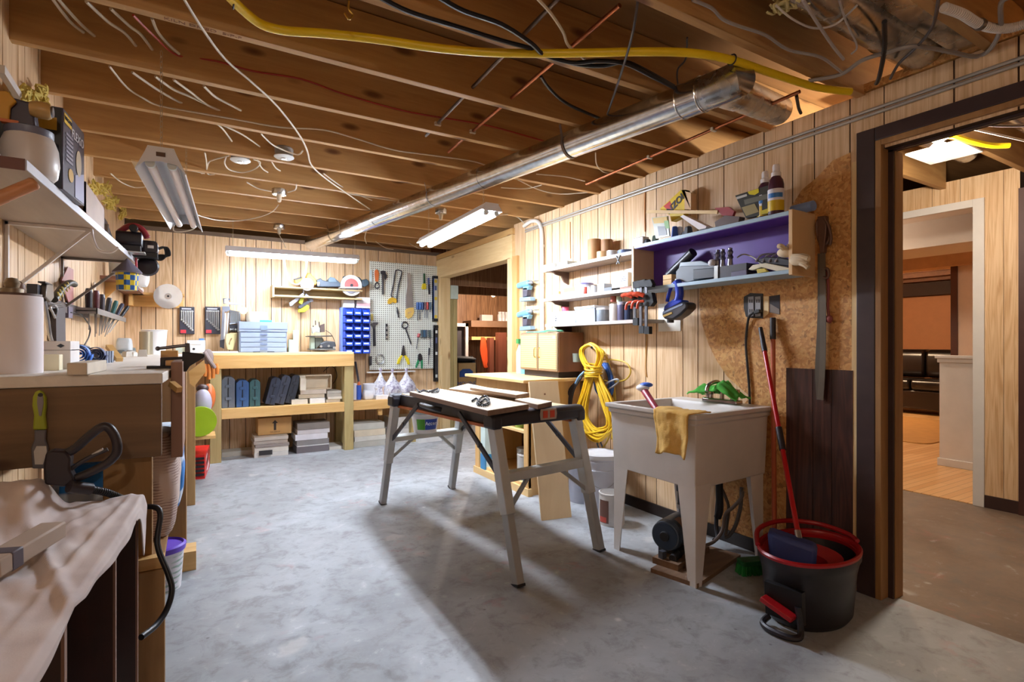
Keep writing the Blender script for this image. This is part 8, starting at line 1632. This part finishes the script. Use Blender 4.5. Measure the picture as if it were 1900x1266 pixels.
MB().box(a, b, YB2, YB2+.45, .30, zt2).build('carton', plain('#b9935e', .6), bx_, bevel=.003); MB().box(a+.01, b-.01, YB2+.01, YB2+.44, 0, .30).build('lower_carton', plain('#a9844f', .6), bx_)
q = axes(((a+b)/2-.02, YB2-.004, (zt2+.30)/2+.16), (1,0,0), (0,0,1)); MB(q).plate([(-.11,-.06),(.11,-.06),(.11,.02),(.06,.06),(-.06,.06),(-.11,.02)], .002).build('house_mark', plain('#2f4f8a', .5), bx_); text('MOVING', axes(((a+b)/2, YB2-.004, (zt2+.30)/2-.0), (1,0,0), (0,0,1)), .085, plain('#2f4f8a', .5), bx_); MB(axes(((a+b)/2-.02, YB2-.004, (zt2+.30)/2-.15), (1,0,0), (0,0,1))).plate([(-.07,-.05),(.02,-.05),(.02,.05),(-.07,.05)], .002).build('blue_mark', plain('#3a5aa0', .5), bx_)
jk = T('black_jacket', ((a+b)/2+.1, YB2+.2, zt2), 'black jacket slumped over the moving box', 'jacket')
MB().ell(((a+b)/2, YB2+.22, zt2+.05), (.24, .2, .05)).ell((b+.02, YB2+.2, zt2-.15), (.06, .16, .25)).build('jacket_body', plain('#17161a', .7), jk)
wf = T('window_sash', (4.0, 8.4, 0), 'white painted open frame standing in the store room', 'frame'); fx0, fx1 = PY(845, 620, 8.6).x, PY(869, 620, 8.6).x; ft = PY(860, 600, 8.6).z
MB().box(fx0-.4, fx1, 8.6, 8.64, ft-.06, ft).build('top_rail', plain('#e8dcd4', .5), wf); MB().box(fx1-.055, fx1, 8.6, 8.64, 0, ft).build('side_rail', plain('#e8dcd4', .5), wf); MB().box(fx0-.38, fx1-.055, 8.66, 8.68, .3, ft-.06).build('dark_panel', plain('#4a4448', .5), wf)
wbch = T('store_workbench', (5.0, 9.0, 0), 'brown wooden workbench with thick posts in the store room', 'workbench'); M_RW = wood('red_wood', '#6e3a2a', '#8a4e38', 'z', .5, 12)
a = PY(873, 640, 8.8).x; b = PY(935, 640, 8.8).x; zt3 = PY(890, 625, 8.8).z
MB().box(a, b+.8, 8.75, 9.40, zt3-.06, zt3).build('bench_top', M_PINEX, wbch); MB().box(a, b+.8, 8.9, 9.38, .35, .40).build('lower_shelf', M_PINEX, wbch)
for u0, u1 in ((904, 912), (920, 935)):
    x0_, x1_ = PY(u0, 640, 8.72).x, PY(u1, 640, 8.72).x; MB().box(x0_, x1_, 8.62, 8.74, 0, zt3+(.08 if u0 > 915 else -.02)).build('post', M_RW, wbch)
oc = T('orange_cord_hank', (PY(895, 660, 8.6).x, 8.6, .5), 'orange extension cord hanging from the store room bench', 'cord')
for k in range(5): MB().tube([PY(894+k, 626, 8.74), PY(892+k*2, 650, 8.72), PY(896+k*1.2, 672, 8.7), PY(900+k, 682, 8.7), PY(904-k, 665, 8.72), PY(900, 628, 8.74)], .014, 6, 5).build('cord_loop', plain('#d8501e', .45), oc)
sbm = T('store_shelf', (5.2, 9.2, 1.5), 'long board shelf with clear jars under the store room joists', 'shelf'); zz_ = PY(900, 596, 9.2).z; MB().box(PY(868,600,9.2).x, PY(955,600,9.2).x, 9.05, 9.4, zz_-.12, zz_).build('shelf_board', plain('#8a6a50', .6), sbm)
for k, (u, w_, l) in enumerate(((902, .12, 'white box on the store room shelf'), (928, .05, 'first glass jar on the store room shelf'), (934, .05, 'second glass jar on the store room shelf'), (940, .05, 'third glass jar on the store room shelf'))):
    x = PY(u, 590, 9.2).x; o = MB().box(x-w_, x+w_, 9.15, 9.25, zz_+.001, zz_+.12).build('white_box', plain('#cfc0b8', .4)) if k == 0 else MB().lathe([(.0,.0),(.05,.0),(.05,.13),(.035,.15),(.04,.19),(0,.19)], (x, 9.2, zz_+.001)).build('glass_jar', plain('#d8d0cc', .15)); tag(o, l, 'box' if k == 0 else 'jar')
for k in range(5):
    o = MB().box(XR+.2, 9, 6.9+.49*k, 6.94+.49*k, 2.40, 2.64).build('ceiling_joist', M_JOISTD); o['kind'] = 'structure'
ST('wall_store_header', MB().box(XR+.12, 8, 7.55, 7.62, 1.98, 2.40), M_PANELD)
